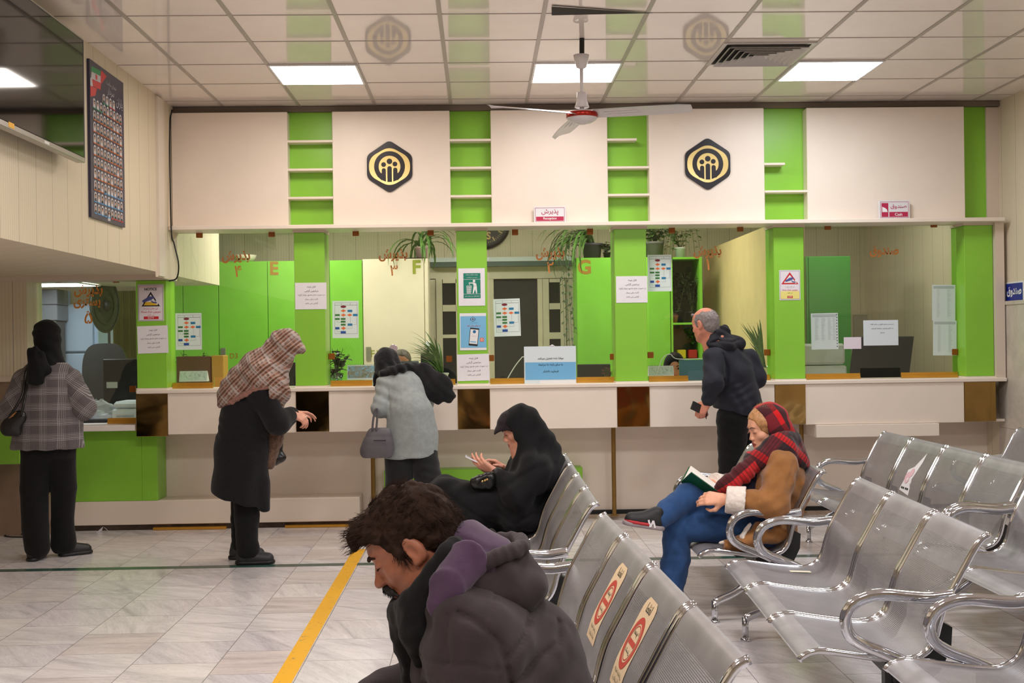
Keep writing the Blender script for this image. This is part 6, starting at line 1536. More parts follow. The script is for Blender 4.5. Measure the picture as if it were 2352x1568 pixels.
    for dy in (-.1, .1):
        k = (-.28, Y0 + dy * 1.3, .49); S_.cone((.17, Y0 + dy, .455), k, .098, .078, .03); S_.cone(k, (-.30, Y0 + dy * 1.3, .08), .076, .058, .02)
    S_.cone((.18, Y0 - .1, .455), (.18, Y0 + .1, .455), .1, .1, .03); S_.cut((0, 0, .06), (0, 0, -1)); S_.cut((0, 0, .362 if False else .36), (.0, 0, -1)) if False else None
    S_.build('trousers', TR, t, 2)
    for dy in (-.13, .13): shoe('shoe', t, (-.22, Y0 + dy, 0), (-.50, Y0 + dy, 0), mat('black_leather', (24, 22, 22), .4), BLACKM)
man_front()
# ------------------------------------------------------------------ the other people
def plaid(name, base, bars, rot=(0, 0, 0), rough=.9, bs=700, coord='Object'):
    """Woven checks: bars = [(axis 0/1, period, start, width, colour, mix)] laid over the base colour."""
    t = NT(name); v = t.coord(coord, (1, 1, 1), rot); s = t.new('ShaderNodeSeparateXYZ'); t.link(v, s.inputs[0]); n = t.noise(v, 9, 2)
    ax = [t.math('ADD', s.outputs[0], t.math('MULTIPLY', n, .012)), t.math('ADD', s.outputs[2], t.math('MULTIPLY', n, .012)), t.math('ADD', s.outputs[1], t.math('MULTIPLY', n, .012))]
    c = t.mix(0., lin(base), lin(base))
    for a, per, st, wd, col, k in bars:
        f = t.math('FRACT', t.math('MULTIPLY', t.math('SUBTRACT', ax[a], st), 1 / per)); m = t.math('MULTIPLY', t.math('LESS_THAN', f, wd / per), k)
        c = t.mix(m, c, lin(col))
    t.link(c, t.p.inputs['Base Color']); t.p.inputs['Roughness'].default_value = rough; t.p.inputs['Sheen Weight'].default_value = .15; t.p.inputs['Specular IOR Level'].default_value = .2
    t.bump(t.noise(v, bs, 2), .3, .002); return t.m
BLACKC = cloth('black_crepe', (20, 19, 22), .15, .85, .06, 900, .2, 10)
BLACKK = cloth('black_knit', (28, 27, 30), .2, .95, .2, 420, .5, 30)
BLACKT = cloth('black_trouser', (22, 21, 22), .15, .9, .08)
SHOE_K = mat('black_shoe', (26, 25, 26), .5)
SKF = skin('skin_fair', (224, 164, 140)); SKR = skin('skin_rosy', (212, 146, 122)); SKM = skin('skin_medium', (196, 136, 108))
HANDBAG = mat('bag_black', (20, 19, 20), .28, spec=.5, bump=.15, bscale=220)

def legs(S_, joints, rs, k=.02):
    for j, r in zip(joints, rs): S_.path(j, r, k)
def W(*a): return W3(*a)

def woman_checked_coat():
    Y0 = 8.38; t = person('woman seen from behind in a grey checked coat and black headscarf at the side window', (AX(112, 1000, Y0), Y0, 0))
    H = Head(W(108, 778, Y0 + .02), PI * .52, .12, 1.0); nb = W(110, 838, Y0)
    L0, L1 = W(90, 1030, Y0), W(138, 1030, Y0 + .04); fl, fr = W(86, 1262, Y0 - .03), W(146, 1248, Y0 + .12); fl[2] = fr[2] = .09
    arms = [(W(58, 872, Y0), W(28, 945, Y0 - .04), W(70, 962, Y0 + .28)), (W(160, 872, Y0), W(190, 935, Y0 + .0), W(172, 950, Y0 + .36))]
    S_ = Sdf(W(-20, 1290, Y0) - .0 * A3((0, 0, 0)) + A3((-.1, -.35, -.05)), W(240, 700, Y0) + A3((0, .7, .05)), .011)
    skull(S_, H, nb, .055, False, 1, True); S_.cone(nb, W(110, 990, Y0), .08, .09, .04)
    for a, e, w_ in arms: S_.cone(W(110, 870, Y0), a, .06, .045, .03); S_.cone(a, e, .04, .035, .02); S_.cone(e, w_, .035, .025, .02)
    hand(S_, arms[0][2], (.3, .9, -.1), (0, 0, 1), .17, thumb=1); hand(S_, arms[1][2], (-.2, .9, -.1), (0, 0, 1), .17, thumb=-1)
    for a, b in ((L0, fl), (L1, fr)): S_.cone(a, b, .06, .035, .02)
    S_.build('body', SKF, t, 1)
    # coat
    chk = []
    for a in (0, 1):
        for st, wd, k in ((0, .004, .7), (.011, .004, .7), (.022, .004, .6), (.033, .004, .5), (.044, .003, .4)): chk.append((a, .115 if a == 0 else .105, st, wd, (212, 205, 205), k * .68))
        chk.append((a, .0075, 0, .003, (46, 42, 44), .45))
    CK = plaid('grey_glen_check', (112, 104, 105), chk); CKS = plaid('grey_glen_check_sleeve', (112, 104, 105), chk, (0, .62, 0)); CKS2 = plaid('grey_glen_check_sleeve_b', (112, 104, 105), chk, (0, -.7, 0))
    S_ = Sdf(W(5, 1060, Y0) + A3((0, -.3, 0)), W(225, 830, Y0) + A3((0, .32, 0)), .009); fy = ((0, 1, 0), 1.5)
    S_.cone(W(72, 874, Y0), W(148, 872, Y0), .075, .075, .03, fy); S_.path([W(110, 885, Y0), W(112, 960, Y0), W(109, 1050, Y0)], [.205, .222, .262], .05, fy)
    S_.cut(W(110, 1030, Y0), (.0, .0, -1), .006); S_.folds((1, 0, .06), 48, .006, .8, 4, 4, lambda P: np.clip((1.05 - P[:, 2]) * 3, 0, 1)); S_.seam([W(148, 868, Y0), W(152, 905, Y0), W(150, 950, Y0), W(170, 1030, Y0)], .006, .007, lambda P: P[:, 1] < Y0)
    S_.seam([W(68, 868, Y0), W(60, 915, Y0), W(66, 960, Y0)], .006, .007, lambda P: P[:, 1] < Y0); S_.build('coat', CK, t, 2)
    for i, (a, e, w_) in enumerate(arms):
        S_ = Sdf(np.minimum(np.minimum(a, e), w_) - .13, np.maximum(np.maximum(a, e), w_) + .13, .009); S_.cone(a, e, .085, .088, .03); S_.cone(e, w_, .088, .062, .03); S_.folds((.2, .5, .8), 70, .006, 1.2, 6, 2 + i); S_.build('sleeve', (CKS, CKS2)[i], t, 2)
    # scarf
    S_ = Sdf(W(40, 900, Y0) + A3((-.1, -.3, 0)), W(175, 715, Y0) + A3((.1, .3, .05)), .007)
    H.ell(S_, (0, -.008, .035), (.092, .112, .103), .02); S_.cone(W(112, 800, Y0), W(113, 850, Y0), .085, .11, .05); S_.cone(W(92, 862, Y0 - .01), W(142, 856, Y0), .05, .05, .05); S_.cone(W(150, 846, Y0 + .05), W(163, 858, Y0 + .05), .03, .02, .03)
    S_.folds((.3, .2, 1), 75, .005, 1.6, 8, 6); S_.build('headscarf', BLACKC, t, 2)
    S_ = Sdf(W(50, 890, 8.2) + A3((-.05, -.15, -.02)), W(140, 780, 8.2) + A3((.05, .22, .0)), .006)
    S_.path([W(78, 812, 8.22), W(84, 845, 8.18), W(78, 872, 8.19)], [.05, .055, .042], .03, ((0, 1, 0), 1.8)); S_.path([W(88, 820, 8.21), W(104, 850, 8.2), W(112, 848, 8.2)], [.045, .035, .02], .03, ((0, 1, 0), 1.8)); S_.cone(W(84, 850, 8.2), W(96, 878, 8.2), .035, .016, .03)
    S_.folds((1, 0, .3), 110, .006, 1.2, 8, 2); S_.build('scarf_tail', BLACKC, t, 2)
    S_ = Sdf(W(30, 1285, Y0) + A3((0, -.3, -.03)), W(205, 990, Y0) + A3((0, .4, 0)), .009)
    S_.path([L0, W(79, 1120, Y0), W(82, 1210, Y0 - .02), fl], [.118, .095, .088, .085], .012); S_.path([L1, W(146, 1120, Y0 + .06), W(143, 1200, Y0 + .1), fr], [.11, .086, .076, .088], .012)
    S_.cone(W(88, 1022, Y0), W(136, 1022, Y0), .115, .115, .02); S_.cut((0, 0, .02), (0, 0, -1)); S_.folds((1, .3, 0), 60, .004, .8, 4, 7); S_.build('trousers', BLACKT, t, 2)
    shoe('shoe', t, (fr[0] - .02, fr[1] - .02, 0), (fr[0] + .17, fr[1] + .10, 0), SHOE_K, BLACKM); shoe('shoe', t, (fl[0] - .02, fl[1] - .06, 0), (fl[0] - .03, fl[1] + .17, 0), SHOE_K, BLACKM)
    # shoulder bag
    b = thing('shoulder_bag', 'black shoulder bag with three gold bars hanging beside the checked coat', 'handbag', W(32, 998, Y0 - .17))
    S_ = Sdf(W(-5, 1015, 8.2) + A3((0, -.1, 0)), W(70, 910, 8.2) + A3((0, .1, 0)), .006)
    S_.cone(W(26, 976, 8.2), W(44, 958, 8.2), .062, .05, .03, ((0, 1, 0), 1.6)); S_.cone(W(18, 985, 8.2), W(38, 990, 8.2), .05, .035, .03, ((0, 1, 0), 1.6)); S_.build('pouch', HANDBAG, b, 2)
    m = MB(); m.tube([tuple(v) for v in crom([tuple(W(*q)) for q in ((16, 965, 8.18), (36, 935, 8.17), (52, 905, 8.2), (58, 860, 8.26), (64, 838, 8.33))], 6)], .010, 8); m.tube([tuple(v) for v in crom([tuple(W(*q)) for q in ((48, 955, 8.16), (54, 930, 8.15), (60, 895, 8.2), (64, 850, 8.28))], 6)], .009, 8); m.build('strap', HANDBAG, b, smooth=True)
    for k in range(3): p = W(26 + k * 3.6, 957 - k * 4, 8.145); m = MB(); m.tube([tuple(p + A3((-.014, .004, -.008))), tuple(p + A3((.014, 0, .008)))], .003, 6); m.build('gold_bar', mat('gold_bar', (206, 150, 96), .3, metal=.7), b)
    return t
woman_checked_coat()

def woman_brown_shawl():
    Y0 = 8.05; t = person('bent woman in a brown patterned shawl and long black coat at counter four', (AX(560, 1000, Y0), Y0, 0))
    H = Head(W(648, 803, Y0), math.radians(8), math.radians(42), 1.0); nb = W(612, 855, Y0)
    sh = [W(600, 905, Y0 - .12), W(600, 905, Y0 + .12)]; el = [W(638, 972, Y0 - .17), W(640, 972, Y0 + .24)]; wr = [W(668, 950, Y0 - .02), W(676, 948, Y0 + .34)]
    S_ = Sdf(W(460, 1300, Y0) + A3((0, -.4, -.02)), W(720, 735, Y0) + A3((.1, .5, 0)), .0075)
    skull(S_, H, nb, .055, True, 1, True); S_.cone(nb, W(560, 1010, Y0), .09, .10, .05)
    for a, e, w_ in zip(sh, el, wr): S_.cone(W(595, 895, Y0), a, .06, .05, .03); S_.cone(a, e, .045, .038, .02); S_.cone(e, w_, .038, .027, .02)
    hand(S_, wr[0], (.9, .35, -.45), (.2, -.5, .8), .18, (.5, .55, .65, .7), thumb=-1, fat=1.1); hand(S_, wr[1], (.8, .5, -.1), (.1, .3, .9), .17, thumb=1)
    A0, A1 = W(566, 1262, Y0), W(552, 1252, Y0 + .2); A0[2] = A1[2] = .10
    for a, b in ((W(560, 1020, Y0 - .08), A0), (W(556, 1020, Y0 + .1), A1)): S_.cone(a, b, .055, .035, .02)
    S_.build('body', SKF, t, 1)
    CT = cloth('black_wool', (26, 24, 27), .25, .9, .1, 500, .5, 60)
    S_ = Sdf(W(470, 1195, Y0) + A3((0, -.42, 0)), W(700, 850, Y0) + A3((0, .42, 0)), .009)
    S_.path([W(592, 905, Y0), W(566, 960, Y0), W(556, 1030, Y0), W(552, 1120, Y0), W(556, 1210, Y0)], [.145, .165, .172, .182, .19], .05)
    S_.cut(W(489, 1130, Y0), (-.345 * 0 - .30, 0, -1), .006); S_.cone(W(600, 1110, Y0 - .05), W(604, 1165, Y0 - .05), .05, .035, .04)
    for a, e, w_ in zip(sh, el, wr): S_.cone(W(596, 897, Y0), a, .09, .085, .05); S_.cone(a, e, .082, .075, .03); S_.cone(e, w_ * .75 + e * .25, .078, .062, .03)
    S_.folds((1, .3, .12), 42, .007, .7, 4, 4, lambda P: np.clip((1.0 - P[:, 2]) * 3, 0, 1)); S_.folds((.3, 0, .9), 80, .004, 1.4, 7, 6, lambda P: (P[:, 2] > .85) * 1.); S_.build('coat', CT, t, 2)
    bars = [(0, .10, 0, .022, (176, 164, 158), .75), (1, .095, .01, .02, (176, 164, 158), .7), (0, .10, .045, .014, (110, 70, 46), .8), (1, .095, .055, .014, (104, 66, 46), .8), (0, .021, 0, .008, (62, 50, 46), .5), (1, .023, 0, .009, (186, 172, 164), .5)]
    SW = plaid('brown_woven_shawl', (146, 104, 86), bars, (.1, .75, .2), .95, 420)
    FR = cloth('shawl_fringe', (150, 108, 96), .25, .95, .2, 300, .7, 90)
    S_ = Sdf(W(490, 1090, Y0) + A3((-.05, -.4, 0)), W(705, 735, Y0) + A3((.1, .4, .03)), .0075)
    H.ell(S_, (0, -.006, .038), (.098, .118, .108), .02); H.ell(S_, (0, .055, .075), (.075, .07, .05), .03); H.ell(S_, (0, .078, -.015), (.062, .075, .07), .02, 's')
    S_.path([W(640, 812, Y0), W(610, 850, Y0), W(572, 890, Y0)], [.10, .15, .165], .06); S_.path([W(572, 888, Y0), W(535, 910, Y0 - .02), W(519, 926, Y0 - .03)], [.15, .10, .045], .06); S_.cone(W(598, 862, Y0 - .12), W(622, 886, Y0 - .13), .115, .10, .05); S_.cone(W(598, 862, Y0 + .12), W(622, 886, Y0 + .13), .115, .10, .05)
    S_.path([W(640, 850, Y0 - .06), W(650, 900, Y0 - .1), W(640, 945, Y0 - .07)], [.05, .045, .03], .04)
    S_.cut(W(520, 936, Y0), (.42, 0, -.91), .004) if False else None
    pl = (W(513, 934, Y0), W(600, 893, Y0)); d = pl[1] - pl[0]; S_.cut(pl[0], (d[2], 0, -d[0]), .004) if False else None
    S_.folds((.55, .2, .8), 62, .008, 1.6, 6, 3); S_.folds((-.6, .1, .5), 120, .003, 1.2, 9, 5)
    # hem of the shawl: clear what hangs below a slanting edge behind the arm
    n_ = Vector((math.sin(.42), 0, -math.cos(.42)))
    p0 = W(513, 936, Y0); q0 = A3(p0); nn = A3(n_)
    S_.disp(lambda P: np.where((P[:, 0] < W(628, 900, Y0)[0]) & (((P - q0) @ nn) > 0), .09, 0.), .12)
    S_.build('shawl', SW, t, 2)
    # fringed rim and hanging front end
    S_ = Sdf(W(490, 1090, Y0) + A3((-.05, -.45, 0)), W(705, 830, Y0) + A3((.1, .4, .03)), .007)
    S_.path([W(513, 930, Y0 - .06), W(535, 921, Y0 - .13), W(563, 905, Y0 - .17), W(590, 892, Y0 - .19), W(618, 887, Y0 - .20), W(640, 893, Y0 - .17)], .019, .01); S_.path([W(583, 885, Y0 - .19), W(600, 858, Y0 - .19), W(622, 832, Y0 - .14)], .02, .02)
    S_.rough(70, .006, 2); S_.build('shawl_fringe', FR, t, 1)
    S_ = Sdf(W(595, 1090, Y0) + A3((0, -.3, 0)), W(680, 940, Y0) + A3((0, .3, 0)), .007)
    S_.path([W(638, 950, Y0 + .02), W(632, 1010, Y0 + .02), W(620, 1066, Y0 + .02)], [.05, .048, .035], .03, ((0, 1, 0), .8)); S_.rough(60, .007, 3); S_.build('shawl_end', cloth('shawl_dark_end', (104, 80, 66), .35, .95, .2, 300, .7, 60), t, 1)
    S_ = Sdf(W(515, 1290, Y0) + A3((0, -.3, -.03)), W(625, 1090, Y0) + A3((0, .45, 0)), .008)
    S_.path([W(566, 1100, Y0), W(567, 1190, Y0), A0], [.10, .082, .066], .015); S_.path([W(560, 1100, Y0 + .12), W(556, 1190, Y0 + .17), A1], [.09, .075, .06], .015); S_.cone(W(568, 1238, Y0), W(572, 1262, Y0), .066, .072, .02); S_.cone(W(562, 1095, Y0), W(562, 1110, Y0 + .1), .10, .10, .03)
    S_.cut((0, 0, .05), (0, 0, -1)); S_.folds((.1, 0, 1), 90, .004, 1.3, 8, 3, lambda P: np.clip((.4 - P[:, 2]) * 4, 0, 1)); S_.build('trousers', BLACKT, t, 2)
    shoe('shoe', t, (AX(545, 1285, Y0), Y0, 0), (AX(630, 1285, Y0), Y0 + .01, 0), mat('grey_black_shoe', (44, 42, 46), .55), BLACKM, .095, .048); shoe('shoe', t, (AX(529, 1270, Y0 + .2), Y0 + .2, 0), (AX(608, 1270, Y0 + .2), Y0 + .22, 0), mat('grey_black_shoe', (44, 42, 46), .55), BLACKM, .095, .048)
    b = thing('handbag', 'black handbag hanging in front of the woman in the brown shawl', 'handbag', W(638, 1070, Y0 + .1))
    S_ = Sdf(W(605, 1080, Y0 + .1) + A3((0, -.12, 0)), W(670, 985, Y0 + .1) + A3((0, .12, 0)), .006); S_.path([W(622, 1060, Y0 + .1), W(648, 1050, Y0 + .1)], [.03, .03], .02, ((0, 1, 0), .7)); S_.cone(W(630, 1050, Y0 + .1), W(640, 1020, Y0 + .1), .05, .03, .03, ((0, 1, 0), .8)); S_.folds((1, 0, 0), 120, .003); S_.build('pouch', HANDBAG, b, 2)
    m = MB(); m.tube([tuple(v) for v in crom([tuple(W(*q)) for q in ((634, 1040, Y0 + .1), (646, 1000, Y0 + .16), (650, 975, Y0 + .22))], 5)], .008, 8); m.build('strap', HANDBAG, b, smooth=True)
    p = W(694, 957, Y0 + .05); tag(MB().box(p - A3((.028, .02, .002)), p + A3((.03, .02, .004)), 0, .001).build('paper_slip', [PAPER]), 'small white paper slip in the hand of the woman in the brown shawl', 'paper slip')
woman_brown_shawl()

def woman_grey_coat():
    Y0 = 8.82; t = person('woman in a grey coat and black headscarf bending over counter three, seen from behind', (AX(945, 1000, Y0), Y0, 0))
    H = Head(W(888, 838, Y0 + .24), PI * .58, .75, 1.0); nb = W(905, 868, Y0 + .22)
    arms = [(W(888, 888, Y0 + .10), W(874, 938, Y0 + .02), W(890, 905, Y0 + .36)), (W(955, 880, Y0 + .16), W(975, 925, Y0 + .2), W(950, 892, Y0 + .42))]
    F0, F1 = W(912, 1225, Y0), W(982, 1225, Y0 + .1); F0[2] = F1[2] = .09
    S_ = Sdf(W(820, 1250, Y0) + A3((0, -.3, -.03)), W(1050, 780, Y0) + A3((0, .65, .05)), .011)
    skull(S_, H, nb, .055, False, 1, True); S_.cone(nb, W(945, 1000, Y0), .09, .10, .05)
    for a, e, w_ in arms: S_.cone(W(922, 885, Y0 + .16), a, .06, .045, .03); S_.cone(a, e, .04, .036, .02); S_.cone(e, w_, .036, .026, .02)
    hand(S_, arms[0][2], (.3, .9, .0), (0, 0, 1), .17, thumb=1); hand(S_, arms[1][2], (-.2, .9, 0), (0, 0, 1), .17, thumb=-1)
    for a, b in ((W(918, 1040, Y0), F0), (W(968, 1040, Y0), F1)): S_.cone(a, b, .055, .035, .02)
    S_.build('body', SKF, t, 1)
    GC = cloth('grey_blue_wool', (150, 156, 156), .12, .9, .15, 420, .45, 26)
    S_ = Sdf(W(840, 1075, Y0) + A3((-.02, -.32, 0)), W(1030, 820, Y0) + A3((0, .5, .02)), .008); fy = ((0, 1, 0), 1.35)
    S_.path([W(915, 872, Y0 + .2), W(925, 905, Y0 + .12), W(943, 955, Y0), W(946, 1000, Y0), W(943, 1060, Y0)], [.125, .158, .163, .182, .205], .05, fy); S_.cone(W(885, 884, Y0 + .14), W(948, 862, Y0 + .2), .075, .08, .05)
    S_.cut(W(940, 1050, Y0), (.05, 0, -1), .006)
    for i, (a, e, w_) in enumerate(arms): S_.cone(a, e, .072, .066, .03 if i == 0 else .06); S_.cone(e, w_, .066, .05, .03)
    S_.seam([W(935, 845, Y0), W(955, 895, Y0), W(962, 940, Y0), W(968, 1045, Y0)], .004, .004, lambda P: P[:, 1] < Y0 + .05); S_.seam([W(890, 895, Y0), W(895, 925, Y0), W(897, 955, Y0)], .006, .010, lambda P: P[:, 1] < Y0 + .2)
    S_.folds((.35, 0, .95), 85, .006, 1.2, 5, 3, lambda P: np.clip((P[:, 2] - .93) * 8, 0, 1) * np.clip((W(960, 900, Y0)[0] - P[:, 0]) * 6, 0, 1)); S_.folds((1, .2, .1), 36, .005, .7, 4, 5, lambda P: np.clip((.95 - P[:, 2]) * 4, 0, 1)); S_.build('coat', GC, t, 2)
    S_ = Sdf(W(840, 960, Y0) + A3((-.02, -.2, 0)), W(1070, 785, Y0) + A3((.02, .6, .02)), .007)
    H.ell(S_, (0, -.008, .03), (.094, .112, .106), .02); S_.cone(W(890, 845, Y0 + .22), W(905, 862, Y0 + .2), .09, .10, .04); S_.path([W(880, 858, Y0 + .12), W(905, 851, Y0 + .08), W(925, 845, Y0 + .09), W(945, 842, Y0 + .14)], [.03, .032, .03, .035], .03)
    f2 = ((-.2, 1, 0), 2.6); S_.path([W(945, 842, Y0 + .16), W(975, 858, Y0 + .13), W(1010, 890, Y0 + .1), W(1030, 908, Y0 + .1)], [.035, .075, .095, .055], .03, f2); S_.path([W(968, 860, Y0 + .12), W(995, 900, Y0 + .09), W(1008, 918, Y0 + .1)], [.04, .06, .035], .03, f2)
    S_.path([W(866, 862, Y0 + .3), W(860, 885, Y0 + .3)], [.03, .012], .02)
    S_.folds((.7, .1, .7), 90, .006, 1.3, 7, 3); S_.rough(90, .003, 2); S_.build('headscarf', BLACKK, t, 1)
    TK = cloth('charcoal_trouser', (36, 35, 38), .2, .9); S_ = Sdf(W(880, 1245, Y0) + A3((0, -.3, -.03)), W(1030, 1020, Y0) + A3((0, .4, 0)), .008)
    S_.path([W(918, 1035, Y0), W(916, 1110, Y0), F0], [.115, .098, .085], .012); S_.path([W(970, 1035, Y0), W(982, 1092, Y0 - .02), W(984, 1130, Y0 + .04), F1], [.11, .10, .09, .08], .012); S_.cut((0, 0, .03), (0, 0, -1)); S_.folds((.15, .2, 1), 95, .005, 1.2, 7, 4, lambda P: (P[:, 0] > W(950, 1090, Y0)[0]) * 1.); S_.build('trousers', TK, t, 2)
    for f in (F0, F1): shoe('shoe', t, (f[0], f[1] - .05, 0), (f[0], f[1] + .2, 0), SHOE_K, BLACKM)
    b = thing('handbag', 'grey handbag hanging from the arm of the woman in the grey coat', 'handbag', W(858, 1052, Y0 - .16)); GB = mat('bag_grey', (92, 88, 94), .5, var=.12, vscale=12, bump=.2, bscale=200); Yb = Y0 - .16
    c = [W(829, 1046, Yb), W(893, 1052, Yb), W(890, 982, Yb), W(847, 982, Yb)]; F = Frame((0, Yb, 0))
    S_ = Sdf(W(815, 1062, Yb) + A3((0, -.15, 0)), W(905, 970, Yb) + A3((0, .15, 0)), .006); S_.cone(W(847, 1036, Yb), W(885, 1036, Yb), .064, .060, .02, ((0, 1, 0), 1.3)); S_.cone(W(858, 995, Yb), W(885, 995, Yb), .045, .045, .06, ((0, 1, 0), 1.3)); S_.cone(W(853, 1016, Yb), W(885, 1016, Yb), .056, .052, .05, ((0, 1, 0), 1.3)); S_.cut(W(860, 982, Yb), (0, 0, 1)); S_.cut(W(860, 1051, Yb), (0, 0, -1)); S_.build('body', GB, b, 2)
    for dy in (-.03, .03):
        m = MB(); m.tube([tuple(v) for v in crom([tuple(W(x, y_, Yb + dy)) for x, y_ in ((855, 990), (857, 965), (862, 942), (867, 940), (866, 965), (864, 990))], 5)], .0075, 8); m.build('handle', GB if dy < 0 else HANDBAG, b, smooth=True)
    m = MB(); m.tube([tuple(W(858, 1011, Yb - .047)), tuple(W(886, 1011, Yb - .047))], .0035, 6); m.build('zip_line', mat('zip_dark', (46, 42, 46), .5), b)
woman_grey_coat()

def woman_chador():
    Y0 = 6.95; t = person('seated woman in a black chador looking down at her phone', (AX(1220, 1150, Y0), Y0, 0))
    H = Head(W(1192, 985, Y0), PI + .06, math.radians(24), .98); nb = W(1212, 1045, Y0)
    arms = [(W(1228, 1075, Y0 - .19), W(1190, 1138, Y0 - .24), W(1137, 1084, Y0 - .14)), (W(1228, 1075, Y0 + .19), W(1185, 1130, Y0 + .2), W(1163, 1078, Y0 + .04))]
    K0, K1 = W(1022, 1135, Y0 - .1), W(1022, 1130, Y0 + .1)
    S_ = Sdf(W(960, 1380, Y0) + A3((0, -.42, -.02)), W(1310, 925, Y0) + A3((0, .42, 0)), .0058)
    skull(S_, H, nb, .055, False, 1.0, True); S_.cone(nb, W(1212, 1185, Y0), .09, .10, .05)
    for a, e, w_ in arms: S_.cone(W(1222, 1075, Y0), a, .055, .035, .03); S_.cone(a, e, .04, .035, .02); S_.cone(e, w_, .035, .026, .02)
    hand(S_, arms[0][2], (-.83, .1, .52), (-.3, -.8, -.55), .175, (.25, .3, .35, .45), thumb=-1, tcurl=.2); hand(S_, arms[1][2], (-.78, -.1, .42), (.3, .5, .8), .172, (.35, .8, .95, 1.0), thumb=-1)
    for k, dy in ((K0, -.1), (K1, .1)): S_.cone(W(1215, 1180, Y0 + dy), k, .09, .06, .03); q = k.copy(); q[2] = .08; S_.cone(k, q, .055, .04, .02); S_.cone(q, q + A3((-.13, 0, -.03)), .035, .03, .02)
    S_.build('body', [SKF, mat('lip_pale', (176, 104, 96), .5)], t, 1, lips_paint(H)); brows(H, t, mat('brow_brown', (70, 52, 46), .7), (1, -1), .0028)
    S_ = Sdf(W(960, 1380, Y0) + A3((0, -.5, -.02)), W(1320, 920, Y0) + A3((0, .5, .03)), .0075)
    H.ell(S_, (0, -.014, .034), (.099, .118, .106), .02); S_.path([W(1203, 985, Y0), W(1224, 1030, Y0), W(1236, 1065, Y0)], [.108, .125, .14], .06); S_.ell(W(1236, 1085, Y0), (.135, .27, .13), .08); S_.path([W(1230, 1085, Y0), W(1208, 1150, Y0), W(1190, 1172, Y0)], [.165, .19, .17], .06)
    for a, e, w_ in arms: S_.cone(a, e, .085, .085, .06); S_.cone(e, e * .35 + w_ * .65, .085, .06, .04)
    for k, dy in ((K0, -.1), (K1, .1)): S_.cone(W(1195, 1170, Y0 + dy), k, .125, .085, .05)
    S_.cone(K0, K1, .07, .07, .06); S_.cone(W(1110, 1165, Y0 - .12), W(1110, 1165, Y0 + .1), .10, .10, .06)
    for k in (K0, K1): q = k.copy(); q[2] = .06; q[0] += .03; S_.cone(k, q, .085, .11, .05); S_.cone(k + A3((.08, 0, -.05)), q + A3((.10, 0, 0)), .10, .10, .06)
    S_.cone(W(1180, 1195, Y0 - .22), W(1215, 1195, Y0 - .22), .06, .055, .06); S_.cut((0, 0, .02), (0, 0, -1))
    H.ell(S_, (0, .130, -.012), (.16, .100, .125), .012, 's'); S_.cone(W(1128, 1072, Y0 - .1), W(1150, 1070, Y0 - .06), .05, .055, .02, None, 's'); S_.cone(W(1145, 1062, Y0 + .05), W(1125, 1060, Y0 - .0), .055, .05, .02, None, 's')
    S_.folds((.75, 0, .65), 42, .009, 1.6, 3.5, 3); S_.folds((.55, .2, -.8), 75, .005, 1.4, 5, 8)
    S_.seam([W(1196, 938, Y0), W(1193, 985, Y0), W(1183, 1035, Y0), W(1162, 1072, Y0)], .010, .008, lambda P: P[:, 1] < Y0); S_.seam([W(1238, 1010, Y0), W(1228, 1060, Y0), W(1170, 1098, Y0)], .016, .012, lambda P: P[:, 1] < Y0); S_.seam([W(1270, 1060, Y0), W(1240, 1150, Y0), W(1180, 1190, Y0), W(1140, 1160, Y0)], .014, .010, lambda P: P[:, 1] < Y0); S_.seam([W(1010, 1110, Y0), W(1090, 1170, Y0), W(1150, 1200, Y0)], .012, .008, lambda P: P[:, 1] < Y0)
    S_.build('chador', BLACKC, t, 2)
    S_ = Sdf(W(1120, 1060, Y0) + A3((0, -.2, 0)), W(1230, 925, Y0) + A3((0, .2, .02)), .005)
    H.ell(S_, (0, .012, .048), (.089, .104, .086), .02); H.ell(S_, (0, .098, .044), (.052, .052, .026), .025, 'u', -.25); H.ell(S_, (0, .098, -.018), (.13, .070, .060), .008, 's'); H.ell(S_, (0, .085, -.09), (.13, .07, .06), .02, 's'); S_.cut(H(0, -.03, 0), tuple(-H.f))
    S_.folds((.2, 0, 1), 130, .002); S_.build('underscarf', cloth('brown_black_underscarf', (42, 34, 38), .2, .9, .1), t, 2)
    S_ = Sdf(np.minimum(arms[0][1], arms[0][2]) - .1, np.maximum(arms[0][1], arms[0][2]) + .1, .006); e, w_ = arms[0][1], arms[0][2]; S_.cone(e * .6 + w_ * .4, e * .12 + w_ * .88, .055, .043, .02); S_.rough(140, .002, 3); S_.build('sleeve', mat('glitter_black', (30, 28, 30), .45, var=.8, vscale=400), t, 1)
    S_ = Sdf(np.minimum(arms[1][1], arms[1][2]) - .1, np.maximum(arms[1][1], arms[1][2]) + .1, .006); e, w_ = arms[1][1], arms[1][2]; S_.cone(e * .6 + w_ * .4, e * .15 + w_ * .85, .05, .04, .02); S_.build('sleeve', mat('glitter_black', (30, 28, 30), .45), t, 1)
    for k in (K0, K1): shoe('shoe', t, (k[0] + .06, k[1], 0), (k[0] - .19, k[1], 0), SHOE_K, BLACKM)
    a, b = W(1081, 1052, Y0 - .09), W(1112, 1067, Y0 - .09); d = Vector(b - a).normalized(); n = Vector((0, 1, 0)); F = Frame(Vector(a + b) / 2, d, n, d.cross(n) * -1)
    p = thing('smartphone', 'pale smartphone held by the woman in the black chador', 'phone', tuple(F.O)); MB().rect(-.075, -.037, .075, .037, F, -.004, .004).build('case', mat('phone_white', (222, 222, 232), .3), p); MB().rect(-.071, -.034, .071, .034, F, .0042 if F.N.z > 0 else -.0042).build('screen', mat('phone_screen', (20, 22, 30), .1), p)
    b = thing('handbag', 'small black handbag with gold studs on the lap of the woman in the chador', 'handbag', W(1105, 1115, Y0 - .2)); Yb = Y0 - .2
